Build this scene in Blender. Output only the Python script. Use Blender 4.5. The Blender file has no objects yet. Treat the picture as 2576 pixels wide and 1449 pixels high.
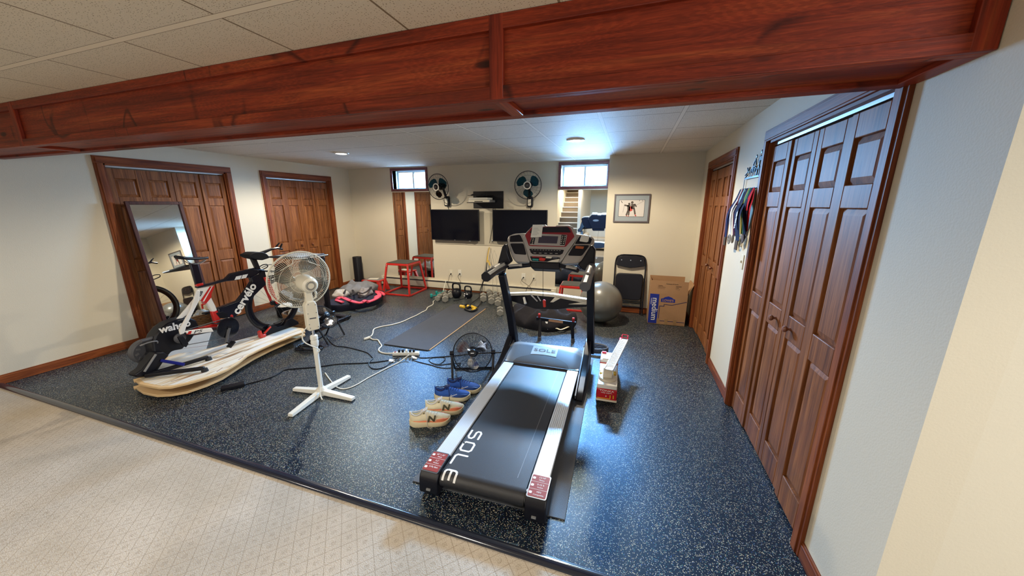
import bpy, bmesh, math, random
from mathutils import Vector, Matrix, Euler
from math import sin, cos, pi, radians as R
C = bpy.context.scene.collection
scene = bpy.context.scene

# ------------------------------------------------------------------ camera, world, exposure, lights
CAMZ = 1.6182
FPX, YAW, PITCH = 876.98, 0.32282, -0.23563
cam = bpy.data.cameras.new('camera'); camo = bpy.data.objects.new('camera', cam); C.objects.link(camo)
cam.sensor_width = 36.0; cam.lens = FPX/2576*36.0; cam.clip_start = 0.02
camo.location = (0, 0, CAMZ); camo.rotation_euler = Euler((pi/2+PITCH, 0, YAW), 'XYZ')
scene.camera = camo
vs = scene.view_settings
vs.view_transform = 'Standard'; vs.look = 'None'; vs.exposure = 0.75; vs.gamma = 1.0; vs.use_curve_mapping = False
w = bpy.data.worlds.new('sky'); scene.world = w; w.use_nodes = True
bg = w.node_tree.nodes['Background']; bg.inputs[0].default_value = (0.88, 0.96, 1.0, 1); bg.inputs[1].default_value = 2.6

def lamp(name, kind, loc, energy, color, rot=(0,0,0), **kw):
    l = bpy.data.lights.new(name, kind); l.energy = energy; l.color = color
    for k, v in kw.items(): setattr(l, k, v)
    o = bpy.data.objects.new(name, l); o.location = loc; o.rotation_euler = rot; C.objects.link(o); return o
WARM = (1.0, 0.87, 0.66); NEAR = (1.0, 0.92, 0.80); DAY = (0.26, 0.56, 1.0)
CEIL = 2.297
LIGHTS = [(-3.81, 4.05), (-0.63, 4.06)]
for (x, y) in LIGHTS:            # the two recessed ceiling lamps in view
    lamp('recessed_lamp', 'SPOT', (x, y, 2.275), 150, WARM, spot_size=R(164), spot_blend=0.35, shadow_soft_size=0.045)
for (x, y) in [(-4.2, -0.9), (-1.5, -0.35), (2.1, -0.6), (-2.4,-2.0)]:   # recessed lamps of the carpeted room around the camera
    lamp('recessed_lamp', 'SPOT', (x, y, 2.275), 70, NEAR, spot_size=R(168), spot_blend=0.4, shadow_soft_size=0.09)
for (x, s, e) in [(-4.0, 0.62, 52), (-0.77, 0.66, 120)]:      # daylight through the two windows
    o = lamp('window_or_fill_light', 'AREA', (x, 6.10, 2.07), e, DAY, rot=(R(-58), 0, R(6 if x > -2 else 0)), shape='RECTANGLE', size=s, size_y=0.26, spread=R(95))
lamp('window_or_fill_light', 'AREA', (2.9, -1.2, 1.6), 34, (0.80, 0.90, 1.0), rot=(R(90), 0, R(62)), shape='RECTANGLE', size=1.2, size_y=1.1)  # added cool fill light from behind the camera, not a built window

# ------------------------------------------------------------------ point finders (real distance given for every one)
def _ray(px, py):
    cy, sy, cp, sp = cos(YAW), sin(YAW), cos(PITCH), sin(PITCH)
    fw = Vector((-sy*cp, cy*cp, sp)); r = Vector((cy, sy, 0)); u = r.cross(fw)
    return fw*FPX + r*(px-1288) + u*(724.5-py)
O0 = Vector((0, 0, CAMZ))
def fz(px, py, z=0.0): d = _ray(px, py); return O0 + d*((z-CAMZ)/d.z)
def fy(px, py, y): d = _ray(px, py); return O0 + d*(y/d.y)
def fx(px, py, x): d = _ray(px, py); return O0 + d*(x/d.x)

# ------------------------------------------------------------------ materials
def new_mat(name):
    m = bpy.data.materials.new(name); m.use_nodes = True
    return m, m.node_tree.nodes, m.node_tree.links, m.node_tree.nodes['Principled BSDF']
def pm(name, col, rough=0.5, metal=0.0, spec=0.5, coat=0.0, bump=0.0, bscale=60, var=0.0, vscale=8, **kw):
    m, n, l, b = new_mat(name)
    b.inputs['Base Color'].default_value = (*col, 1); b.inputs['Roughness'].default_value = rough
    b.inputs['Metallic'].default_value = metal; b.inputs['Specular IOR Level'].default_value = spec
    b.inputs['Coat Weight'].default_value = coat; b.inputs['Coat Roughness'].default_value = 0.15
    for k, v in kw.items(): b.inputs[k.replace('_', ' ')].default_value = v
    tc = n.new('ShaderNodeTexCoord')
    nz = n.new('ShaderNodeTexNoise'); nz.inputs['Scale'].default_value = vscale; nz.inputs['Detail'].default_value = 5
    l.new(tc.outputs['Object'], nz.inputs['Vector'])
    mx = n.new('ShaderNodeMix'); mx.data_type = 'RGBA'
    v = max(var, 0.04)
    mx.inputs['A'].default_value = (*[c*(1-v) for c in col], 1); mx.inputs['B'].default_value = (*[min(1, c*(1+v)) for c in col], 1)
    l.new(nz.outputs['Fac'], mx.inputs['Factor']); l.new(mx.outputs['Result'], b.inputs['Base Color'])
    if bump:
        nb = n.new('ShaderNodeTexNoise'); nb.inputs['Scale'].default_value = bscale; nb.inputs['Detail'].default_value = 4
        l.new(tc.outputs['Object'], nb.inputs['Vector'])
        bp = n.new('ShaderNodeBump'); bp.inputs['Strength'].default_value = bump; bp.inputs['Distance'].default_value = 0.01
        l.new(nb.outputs['Fac'], bp.inputs['Height']); l.new(bp.outputs['Normal'], b.inputs['Normal'])
    return m
def ramp(n, stops, interp='LINEAR'):
    r = n.new('ShaderNodeValToRGB'); r.color_ramp.interpolation = interp
    e = r.color_ramp.elements
    while len(e) < len(stops): e.new(0.5)
    for i, (p, c) in enumerate(stops):
        e[i].position = p; e[i].color = (*c, 1) if len(c) == 3 else c
    return r
def wood(name, axis, dark, mid, light, rough=0.56, knots=False, coat=0.0, gs=1.0):
    m, n, l, b = new_mat(name)
    tc = n.new('ShaderNodeTexCoord'); mp = n.new('ShaderNodeMapping')
    s = [16*gs]*3; s[axis] = 0.9*gs; mp.inputs['Scale'].default_value = s
    oi = n.new('ShaderNodeObjectInfo'); va = n.new('ShaderNodeVectorMath'); va.operation = 'ADD'
    ms = n.new('ShaderNodeMath'); ms.operation = 'MULTIPLY'; ms.inputs[1].default_value = 7.0
    l.new(oi.outputs['Random'], ms.inputs[0]); l.new(tc.outputs['Object'], va.inputs[0]); l.new(ms.outputs[0], va.inputs[1])
    l.new(va.outputs[0], mp.inputs['Vector'])
    n1 = n.new('ShaderNodeTexNoise'); n1.inputs['Scale'].default_value = 1.6; n1.inputs['Detail'].default_value = 6; n1.inputs['Roughness'].default_value = 0.62; n1.inputs['Distortion'].default_value = 0.6
    l.new(mp.outputs['Vector'], n1.inputs['Vector'])
    mp2 = n.new('ShaderNodeMapping'); s2 = [150.0]*3; s2[axis] = 5.0; mp2.inputs['Scale'].default_value = s2
    l.new(va.outputs[0], mp2.inputs['Vector'])
    n2 = n.new('ShaderNodeTexNoise'); n2.inputs['Scale'].default_value = 1.0; n2.inputs['Detail'].default_value = 3
    l.new(mp2.outputs['Vector'], n2.inputs['Vector'])
    r = ramp(n, [(0.30, dark), (0.52, mid), (0.72, light)]); l.new(n1.outputs['Fac'], r.inputs['Fac'])
    r2 = ramp(n, [(0.32, (0.55, 0.5, 0.5)), (0.6, (1.08, 1.06, 1.05))]); l.new(n2.outputs['Fac'], r2.inputs['Fac'])
    mx = n.new('ShaderNodeMix'); mx.data_type = 'RGBA'; mx.blend_type = 'MULTIPLY'; mx.inputs['Factor'].default_value = 0.75
    l.new(r.outputs['Color'], mx.inputs['A']); l.new(r2.outputs['Color'], mx.inputs['B'])
    out = mx.outputs['Result']
    if knots:
        mp3 = n.new('ShaderNodeMapping'); s3 = [5.2]*3; s3[axis] = 1.9; mp3.inputs['Scale'].default_value = s3
        l.new(va.outputs[0], mp3.inputs['Vector'])
        vo = n.new('ShaderNodeTexVoronoi'); vo.inputs['Scale'].default_value = 1.0; vo.inputs['Randomness'].default_value = 1.0
        l.new(mp3.outputs['Vector'], vo.inputs['Vector'])
        r3 = ramp(n, [(0.0, (0.12, 0.08, 0.08)), (0.055, (0.22, 0.14, 0.12)), (0.075, (0.5, 0.4, 0.38)), (0.10, (1, 1, 1))])
        l.new(vo.outputs['Distance'], r3.inputs['Fac'])
        m3 = n.new('ShaderNodeMix'); m3.data_type = 'RGBA'; m3.blend_type = 'MULTIPLY'; m3.inputs['Factor'].default_value = 1.0
        l.new(out, m3.inputs['A']); l.new(r3.outputs['Color'], m3.inputs['B']); out = m3.outputs['Result']
        # cathedral grain running round the knots
        wv = n.new('ShaderNodeMath'); wv.operation = 'SINE'; k = n.new('ShaderNodeMath'); k.operation = 'MULTIPLY'; k.inputs[1].default_value = 95
        ad = n.new('ShaderNodeMath'); ad.operation = 'ADD'; l.new(vo.outputs['Distance'], ad.inputs[0]); l.new(n1.outputs['Fac'], ad.inputs[1])
        l.new(ad.outputs[0], k.inputs[0]); l.new(k.outputs[0], wv.inputs[0])
        r4 = ramp(n, [(0.0, (0.72, 0.66, 0.62)), (0.5, (1.0, 1.0, 1.0))]); l.new(wv.outputs[0], r4.inputs['Fac'])
        m4 = n.new('ShaderNodeMix'); m4.data_type = 'RGBA'; m4.blend_type = 'MULTIPLY'; m4.inputs['Factor'].default_value = 0.7
        l.new(out, m4.inputs['A']); l.new(r4.outputs['Color'], m4.inputs['B']); out = m4.outputs['Result']
    if knots:
        mp5 = n.new('ShaderNodeMapping'); s5 = [0.9]*3; s5[axis] = 1.5; mp5.inputs['Scale'].default_value = s5; l.new(va.outputs[0], mp5.inputs['Vector'])
        n5 = n.new('ShaderNodeTexNoise'); n5.inputs['Scale'].default_value = 1.0; n5.inputs['Detail'].default_value = 2; n5.inputs['Distortion'].default_value = 0.8; l.new(mp5.outputs[0], n5.inputs['Vector'])
        r5 = ramp(n, [(0.488, (1, 1, 1)), (0.499, (0.30, 0.22, 0.20)), (0.505, (0.45, 0.36, 0.32)), (0.517, (1, 1, 1))]); l.new(n5.outputs['Fac'], r5.inputs['Fac'])
        n6 = n.new('ShaderNodeTexNoise'); n6.inputs['Scale'].default_value = 3.3; l.new(va.outputs[0], n6.inputs['Vector'])
        r6 = ramp(n, [(0.50, (0, 0, 0)), (0.58, (1, 1, 1))]); l.new(n6.outputs['Fac'], r6.inputs['Fac'])
        m5 = n.new('ShaderNodeMix'); m5.data_type = 'RGBA'; m5.blend_type = 'MULTIPLY'; l.new(r6.outputs['Color'], m5.inputs['Factor']); l.new(out, m5.inputs['A']); l.new(r5.outputs['Color'], m5.inputs['B']); out = m5.outputs['Result']
    l.new(out, b.inputs['Base Color'])
    b.inputs['Roughness'].default_value = rough; b.inputs['Coat Weight'].default_value = coat; b.inputs['Coat Roughness'].default_value = 0.3; b.inputs['Specular IOR Level'].default_value = 0.3
    bp = n.new('ShaderNodeBump'); bp.inputs['Strength'].default_value = 0.12; bp.inputs['Distance'].default_value = 0.004
    l.new(n2.outputs['Fac'], bp.inputs['Height']); l.new(bp.outputs['Normal'], b.inputs['Normal'])
    return m

M = {}
DW = ((0.12, 0.036, 0.010), (0.25, 0.088, 0.026), (0.38, 0.150, 0.050))
for ax, k in ((0, 'x'), (1, 'y'), (2, 'z')):
    M['door_'+k] = wood('stained_door_wood_'+k, ax, *DW)
    M['case_'+k] = wood('stained_casing_wood_'+k, ax, (0.11, 0.022, 0.006), (0.23, 0.058, 0.014), (0.34, 0.10, 0.025))
M['beam_x'] = wood('red_stained_pine_x', 0, (0.13, 0.012, 0.003), (0.27, 0.032, 0.008), (0.42, 0.085, 0.020), knots=True, rough=0.5, coat=0.04, gs=0.6)
M['beam_z'] = wood('red_stained_pine_z', 2, (0.12, 0.012, 0.005), (0.26, 0.03, 0.010), (0.38, 0.07, 0.02), knots=False, rough=0.45)
M['beam_y'] = wood('red_stained_pine_y', 1, (0.12, 0.012, 0.005), (0.26, 0.03, 0.010), (0.38, 0.07, 0.02), knots=False, rough=0.45)
M['wall'] = pm('cream_wall_paint', (0.67, 0.605, 0.48), 0.75, bump=0.10, bscale=150, var=0.04, vscale=1.5)
M['wall2'] = pm('pale_wall_paint', (0.68, 0.62, 0.50), 0.8, bump=0.08, bscale=130, var=0.04, vscale=1.5)
M['black'] = pm('black_plastic', (0.005, 0.005, 0.009), 0.40, spec=0.32)
M['blackm'] = pm('matte_black_plastic', (0.007, 0.007, 0.011), 0.62, spec=0.3, bump=0.1, bscale=300)
M['blackg'] = pm('gloss_black_paint', (0.004, 0.004, 0.009), 0.15, coat=0.3)
M['carbon'] = pm('gloss_carbon_frame', (0.004, 0.004, 0.013), 0.26, spec=0.4, coat=0.25)
M['rubber'] = pm('black_rubber', (0.012, 0.012, 0.014), 0.72, bump=0.15, bscale=200)
M['navy'] = pm('dark_navy_fabric', (0.006, 0.006, 0.02), 0.85, bump=0.5, bscale=14, var=0.3)
M['white'] = pm('white_plastic', (0.78, 0.75, 0.66), 0.38)
M['cream'] = pm('aged_white_plastic', (0.74, 0.68, 0.54), 0.4)
M['whitep'] = pm('white_paint', (0.80, 0.77, 0.72), 0.45)
M['ink'] = pm('white_lettering', (0.85, 0.84, 0.82), 0.5)
M['inkb'] = pm('black_lettering', (0.02, 0.02, 0.03), 0.5)
M['chrome'] = pm('polished_metal', (0.75, 0.76, 0.80), 0.18, 1.0)
M['steel'] = pm('brushed_metal', (0.55, 0.55, 0.56), 0.35, 0.9)
M['alu'] = pm('silver_painted_rail', (0.70, 0.72, 0.74), 0.34, 0.25)
M['red'] = pm('red_paint', (0.52, 0.022, 0.012), 0.32, coat=0.3)
M['bikered'] = pm('red_frame_paint', (0.55, 0.02, 0.015), 0.25, coat=0.4)
M['pink'] = pm('coral_pink_fabric', (0.75, 0.07, 0.12), 0.8, bump=0.4, bscale=60)
M['teal'] = pm('teal_rubber_coating', (0.008, 0.24, 0.22), 0.4)
M['greyd'] = pm('grey_cast_metal', (0.27, 0.255, 0.22), 0.42, 0.2, bump=0.2, bscale=80, var=0.12)
M['grey'] = pm('dark_grey_plastic', (0.09, 0.09, 0.10), 0.45)
M['mid'] = pm('mid_grey_plastic', (0.22, 0.22, 0.22), 0.45)
M['glass'] = None
M['yellow'] = pm('yellow_plastic', (0.80, 0.50, 0.03), 0.4)
M['blue'] = pm('royal_blue_print', (0.012, 0.03, 0.30), 0.5)
M['bluem'] = pm('blue_anodised_metal', (0.02, 0.03, 0.32), 0.3, 0.5)
M['darkred'] = pm('dark_red_panel', (0.26, 0.010, 0.016), 0.28, coat=0.4)
M['cardb'] = pm('brown_cardboard', (0.42, 0.24, 0.12), 0.85, bump=0.15, bscale=120, var=0.08, vscale=3)
M['paper'] = pm('white_paper', (0.80, 0.77, 0.68), 0.8)
M['ply'] = pm('pale_plywood', (0.72, 0.50, 0.26), 0.55, var=0.12, vscale=5)
def tex_ply():
    m, n, l, b = new_mat('worn_white_plywood_top')
    tc = n.new('ShaderNodeTexCoord'); mp = n.new('ShaderNodeMapping'); mp.inputs['Scale'].default_value = (22, 2.2, 4)
    l.new(tc.outputs['Object'], mp.inputs['Vector'])
    n1 = n.new('ShaderNodeTexNoise'); n1.inputs['Scale'].default_value = 1.2; n1.inputs['Detail'].default_value = 7; n1.inputs['Distortion'].default_value = 0.8
    l.new(mp.outputs['Vector'], n1.inputs['Vector'])
    r = ramp(n, [(0.33, (0.38, 0.22, 0.11)), (0.42, (0.72, 0.60, 0.42)), (0.55, (0.80, 0.76, 0.68)), (0.75, (0.62, 0.63, 0.66))])
    l.new(n1.outputs['Fac'], r.inputs['Fac']); l.new(r.outputs['Color'], b.inputs['Base Color']); b.inputs['Roughness'].default_value = 0.5
    return m
M['plytop'] = tex_ply()
def mat_mirror():
    m, n, l, b = new_mat('silvered_mirror')
    b.inputs['Base Color'].default_value = (0.86, 0.88, 0.86, 1); b.inputs['Metallic'].default_value = 1; b.inputs['Roughness'].default_value = 0.015
    return m
M['mirror'] = mat_mirror()
def mat_glass(name, tint, refl=0.08):
    m, n, l, b = new_mat(name)
    n.remove(b)
    t = n.new('ShaderNodeBsdfTransparent'); t.inputs[0].default_value = (*tint, 1)
    g = n.new('ShaderNodeBsdfGlossy'); g.inputs['Roughness'].default_value = 0.03
    f = n.new('ShaderNodeLayerWeight'); f.inputs['Blend'].default_value = 0.25
    mxx = n.new('ShaderNodeMixShader'); l.new(f.outputs['Fresnel'], mxx.inputs[0]); l.new(t.outputs[0], mxx.inputs[1]); l.new(g.outputs[0], mxx.inputs[2])
    l.new(mxx.outputs[0], n['Material Output'].inputs[0])
    return m
M['glass'] = mat_glass('window_glass', (0.96, 0.99, 1.0))
M['blade'] = mat_glass('translucent_blue_plastic', (0.10, 0.32, 0.42))
M['blade_smoke'] = mat_glass('smoky_clear_plastic', (0.42, 0.42, 0.40))
def mat_rubber():
    m, n, l, b = new_mat('speckled_rubber_floor')
    tc = n.new('ShaderNodeTexCoord')
    base = n.new('ShaderNodeRGB'); base.outputs[0].default_value = (0.007, 0.008, 0.014, 1)
    prev = base.outputs[0]
    for i, (sc, prob, th) in enumerate([(185, 0.13, 0.33), (300, 0.12, 0.42)]):
        nd = n.new('ShaderNodeTexNoise'); nd.inputs['Scale'].default_value = 160+40*i
        l.new(tc.outputs['Object'], nd.inputs['Vector'])
        va = n.new('ShaderNodeVectorMath'); va.operation = 'MULTIPLY_ADD'; va.inputs[1].default_value = (0.006,)*3
        l.new(nd.outputs['Color'], va.inputs[0]); l.new(tc.outputs['Object'], va.inputs[2])
        vo = n.new('ShaderNodeTexVoronoi'); vo.voronoi_dimensions = '2D'; vo.inputs['Scale'].default_value = sc
        l.new(va.outputs[0], vo.inputs['Vector'])
        sep = n.new('ShaderNodeSeparateColor'); l.new(vo.outputs['Color'], sep.inputs[0])
        lt = n.new('ShaderNodeMath'); lt.operation = 'LESS_THAN'; lt.inputs[1].default_value = prob; l.new(sep.outputs[0], lt.inputs[0])
        ld = n.new('ShaderNodeMath'); ld.operation = 'LESS_THAN'; ld.inputs[1].default_value = th; l.new(vo.outputs['Distance'], ld.inputs[0])
        mu = n.new('ShaderNodeMath'); mu.operation = 'MULTIPLY'; l.new(lt.outputs[0], mu.inputs[0]); l.new(ld.outputs[0], mu.inputs[1])
        r = ramp(n, [(0.0, (0.66, 0.62, 0.46)), (0.34, (0.46, 0.48, 0.48)), (0.5, (0.07, 0.24, 0.24)), (0.66, (0.62, 0.54, 0.34)), (0.88, (0.10, 0.16, 0.38))], 'CONSTANT')
        l.new(sep.outputs[1], r.inputs['Fac'])
        mx = n.new('ShaderNodeMix'); mx.data_type = 'RGBA'; l.new(mu.outputs[0], mx.inputs['Factor']); l.new(prev, mx.inputs['A']); l.new(r.outputs['Color'], mx.inputs['B'])
        prev = mx.outputs['Result']
    l.new(prev, b.inputs['Base Color'])
    b.inputs['Roughness'].default_value = 0.40; b.inputs['Specular IOR Level'].default_value = 0.75; b.inputs['Specular Tint'].default_value = (0.36, 0.66, 1.0, 1)  # blue specular tint puts the daylight's colour into the floor's sheen
    nb = n.new('ShaderNodeTexNoise'); nb.inputs['Scale'].default_value = 220; l.new(tc.outputs['Object'], nb.inputs['Vector'])
    bp = n.new('ShaderNodeBump'); bp.inputs['Strength'].default_value = 0.12; bp.inputs['Distance'].default_value = 0.003
    l.new(nb.outputs['Fac'], bp.inputs['Height']); l.new(bp.outputs['Normal'], b.inputs['Normal'])
    return m
M['rubfloor'] = mat_rubber()
def mat_carpet():
    m, n, l, b = new_mat('beige_loop_carpet')
    tc = n.new('ShaderNodeTexCoord')
    sx = n.new('ShaderNodeSeparateXYZ'); l.new(tc.outputs['Object'], sx.inputs[0])
    def fr(ax, ay, per, off):
        a = n.new('ShaderNodeMath'); a.operation = 'MULTIPLY_ADD'; a.inputs[1].default_value = ax/per; a.inputs[2].default_value = -off/per; l.new(sx.outputs['X'], a.inputs[0])
        c = n.new('ShaderNodeMath'); c.operation = 'MULTIPLY_ADD'; c.inputs[1].default_value = ay/per; l.new(sx.outputs['Y'], c.inputs[0]); l.new(a.outputs[0], c.inputs[2])
        f = n.new('ShaderNodeMath'); f.operation = 'FRACT'; l.new(c.outputs[0], f.inputs[0])
        s_ = n.new('ShaderNodeMath'); s_.operation = 'SUBTRACT'; s_.inputs[1].default_value = 0.5; l.new(f.outputs[0], s_.inputs[0])
        ab = n.new('ShaderNodeMath'); ab.operation = 'ABSOLUTE'; l.new(s_.outputs[0], ab.inputs[0]); return ab.outputs[0]
    fa, fb = fr(-0.737, 0.676, 0.0672, 1.7206), fr(0.73, 0.683, 0.0705, -0.0497)
    def op(k, x, y):
        q = n.new('ShaderNodeMath'); q.operation = k; l.new(x, q.inputs[0])
        if isinstance(y, float): q.inputs[1].default_value = y
        else: l.new(y, q.inputs[1])
        return q.outputs[0]
    lines = op('GREATER_THAN', op('MAXIMUM', fa, fb), 0.474)
    sq = op('LESS_THAN', op('MAXIMUM', fa, fb), 0.17)
    hf = n.new('ShaderNodeTexNoise'); hf.inputs['Scale'].default_value = 420; hf.inputs['Detail'].default_value = 1; l.new(tc.outputs['Object'], hf.inputs['Vector'])
    mark = op('MAXIMUM', op('MULTIPLY', lines, op('GREATER_THAN', hf.outputs['Fac'], 0.44)), op('MULTIPLY', sq, op('GREATER_THAN', hf.outputs['Fac'], 0.56)))
    nz = n.new('ShaderNodeTexNoise'); nz.inputs['Scale'].default_value = 260; nz.inputs['Detail'].default_value = 3; l.new(tc.outputs['Object'], nz.inputs['Vector'])
    vo = n.new('ShaderNodeTexVoronoi'); vo.inputs['Scale'].default_value = 190; l.new(tc.outputs['Object'], vo.inputs['Vector'])
    big = n.new('ShaderNodeTexNoise'); big.inputs['Scale'].default_value = 2.2; big.inputs['Detail'].default_value = 3; l.new(tc.outputs['Object'], big.inputs['Vector'])
    r = ramp(n, [(0.30, (0.36, 0.30, 0.235)), (0.5, (0.52, 0.455, 0.375)), (0.7, (0.58, 0.52, 0.44))]); l.new(nz.outputs['Fac'], r.inputs['Fac'])
    r2 = ramp(n, [(0.35, (0.86, 0.84, 0.80)), (0.65, (1.05, 1.04, 1.03))]); l.new(big.outputs['Fac'], r2.inputs['Fac'])
    mx = n.new('ShaderNodeMix'); mx.data_type = 'RGBA'; mx.blend_type = 'MULTIPLY'; mx.inputs['Factor'].default_value = 1
    l.new(r.outputs['Color'], mx.inputs['A']); l.new(r2.outputs['Color'], mx.inputs['B'])
    m2 = n.new('ShaderNodeMix'); m2.data_type = 'RGBA'; m2.inputs['B'].default_value = (0.33, 0.27, 0.20, 1)
    l.new(mark, m2.inputs['Factor']); l.new(mx.outputs['Result'], m2.inputs['A'])
    l.new(m2.outputs['Result'], b.inputs['Base Color']); b.inputs['Roughness'].default_value = 0.95; b.inputs['Specular IOR Level'].default_value = 0.1
    sb = n.new('ShaderNodeMath'); sb.operation = 'SUBTRACT'; l.new(vo.outputs['Distance'], sb.inputs[0]); l.new(mark, sb.inputs[1])
    bp = n.new('ShaderNodeBump'); bp.inputs['Strength'].default_value = 0.5; bp.inputs['Distance'].default_value = 0.004
    l.new(sb.outputs[0], bp.inputs['Height']); l.new(bp.outputs['Normal'], b.inputs['Normal'])
    return m
M['carpet'] = mat_carpet()
def mat_ceiling(name, px0, py0, col, bright='x'):
    m, n, l, b = new_mat(name)
    tc = n.new('ShaderNodeTexCoord'); sx = n.new('ShaderNodeSeparateXYZ'); l.new(tc.outputs['Object'], sx.inputs[0])
    def cell(sock, off):
        a = n.new('ShaderNodeMath'); a.operation = 'SUBTRACT'; a.inputs[1].default_value = off; l.new(sock, a.inputs[0])
        d = n.new('ShaderNodeMath'); d.operation = 'DIVIDE'; d.inputs[1].default_value = 0.61; l.new(a.outputs[0], d.inputs[0])
        f = n.new('ShaderNodeMath'); f.operation = 'FRACT'; l.new(d.outputs[0], f.inputs[0])
        s = n.new('ShaderNodeMath'); s.operation = 'SUBTRACT'; s.inputs[1].default_value = 0.5; l.new(f.outputs[0], s.inputs[0])
        ab = n.new('ShaderNodeMath'); ab.operation = 'ABSOLUTE'; l.new(s.outputs[0], ab.inputs[0]); return ab.outputs[0]
    cx, cy = cell(sx.outputs['X'], px0), cell(sx.outputs['Y'], py0)
    mxm = n.new('ShaderNodeMath'); mxm.operation = 'MAXIMUM'; l.new(cx, mxm.inputs[0]); l.new(cy, mxm.inputs[1])
    # fissures
    mp = n.new('ShaderNodeMapping'); mp.inputs['Scale'].default_value = (1.0, 1.6, 1); l.new(tc.outputs['Object'], mp.inputs['Vector'])
    vo = n.new('ShaderNodeTexVoronoi'); vo.voronoi_dimensions = '2D'; vo.inputs['Scale'].default_value = 74; l.new(mp.outputs[0], vo.inputs['Vector'])
    sep = n.new('ShaderNodeSeparateColor'); l.new(vo.outputs['Color'], sep.inputs[0])
    a1 = n.new('ShaderNodeMath'); a1.operation = 'LESS_THAN'; a1.inputs[1].default_value = 0.42; l.new(sep.outputs[0], a1.inputs[0])
    a2 = n.new('ShaderNodeMath'); a2.operation = 'LESS_THAN'; a2.inputs[1].default_value = 0.17; l.new(vo.outputs['Distance'], a2.inputs[0])
    mu = n.new('ShaderNodeMath'); mu.operation = 'MULTIPLY'; l.new(a1.outputs[0], mu.inputs[0]); l.new(a2.outputs[0], mu.inputs[1])
    nz = n.new('ShaderNodeTexNoise'); nz.inputs['Scale'].default_value = 300; l.new(tc.outputs['Object'], nz.inputs['Vector'])
    rr = ramp(n, [(0.3, tuple(c*0.86 for c in col)), (0.7, tuple(min(1, c*1.08) for c in col))]); l.new(nz.outputs['Fac'], rr.inputs['Fac'])
    mx = n.new('ShaderNodeMix'); mx.data_type = 'RGBA'; mx.inputs['B'].default_value = (col[0]*0.34, col[1]*0.27, col[2]*0.18, 1)
    l.new(mu.outputs[0], mx.inputs['Factor']); l.new(rr.outputs['Color'], mx.inputs['A'])
    g = ramp(n, [(0.0, (0, 0, 0)), (0.477, (0.35,)*3), (0.480, (1, 1, 1))], 'CONSTANT'); l.new(mxm.outputs[0], g.inputs['Fac'])
    sg = n.new('ShaderNodeSeparateColor'); l.new(g.outputs['Color'], sg.inputs[0])
    # dark reveal then bright T-bar
    gt1 = n.new('ShaderNodeMath'); gt1.operation = 'GREATER_THAN'; gt1.inputs[1].default_value = 0.4765; l.new(mxm.outputs[0], gt1.inputs[0])
    gt2 = n.new('ShaderNodeMath'); gt2.operation = 'GREATER_THAN'; gt2.inputs[1].default_value = 0.4805; l.new(mxm.outputs[0], gt2.inputs[0])
    m1 = n.new('ShaderNodeMix'); m1.data_type = 'RGBA'; m1.inputs['B'].default_value = (col[0]*0.32, col[1]*0.26, col[2]*0.2, 1)
    
    A_, B_ = (cx, cy) if bright == 'x' else (cy, cx)
    def gtn(s_, v_):
        q_ = n.new('ShaderNodeMath'); q_.operation = 'GREATER_THAN'; q_.inputs[1].default_value = v_; l.new(s_, q_.inputs[0]); return q_
    gt1 = n.new('ShaderNodeMath'); gt1.operation = 'MAXIMUM'; l.new(gtn(A_, 0.4735).outputs[0], gt1.inputs[0]); l.new(gtn(B_, 0.4925).outputs[0], gt1.inputs[1])
    gt2 = gtn(A_, 0.4775)
    l.new(gt1.outputs[0], m1.inputs['Factor']); l.new(mx.outputs['Result'], m1.inputs['A'])
    m2 = n.new('ShaderNodeMix'); m2.data_type = 'RGBA'; m2.inputs['B'].default_value = (min(1, col[0]*1.12), min(1, col[1]*1.12), min(1, col[2]*1.12), 1)
    l.new(gt2.outputs[0], m2.inputs['Factor']); l.new(m1.outputs['Result'], m2.inputs['A'])
    l.new(m2.outputs['Result'], b.inputs['Base Color']); b.inputs['Roughness'].default_value = 0.7
    sb = n.new('ShaderNodeMath'); sb.operation = 'SUBTRACT'; l.new(gt2.outputs[0], sb.inputs[0]); l.new(mu.outputs[0], sb.inputs[1])
    bp = n.new('ShaderNodeBump'); bp.inputs['Strength'].default_value = 0.3; bp.inputs['Distance'].default_value = 0.004
    l.new(sb.outputs[0], bp.inputs['Height']); l.new(bp.outputs['Normal'], b.inputs['Normal'])
    return m
M['ceil_far'] = mat_ceiling('white_ceiling_tiles', -0.29, 3.75, (0.73, 0.68, 0.60))
M['ceil_near'] = mat_ceiling('fissured_ceiling_tiles', -0.29, 1.07, (0.74, 0.63, 0.47), 'y')
def emis(name, col, s):
    m, n, l, b = new_mat(name); b.inputs['Base Color'].default_value = (*col, 1)
    b.inputs['Emission Color'].default_value = (*col, 1); b.inputs['Emission Strength'].default_value = s; return m
M['lampglow'] = emis('lit_lamp_glass', (1.0, 0.95, 0.85), 14)

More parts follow.
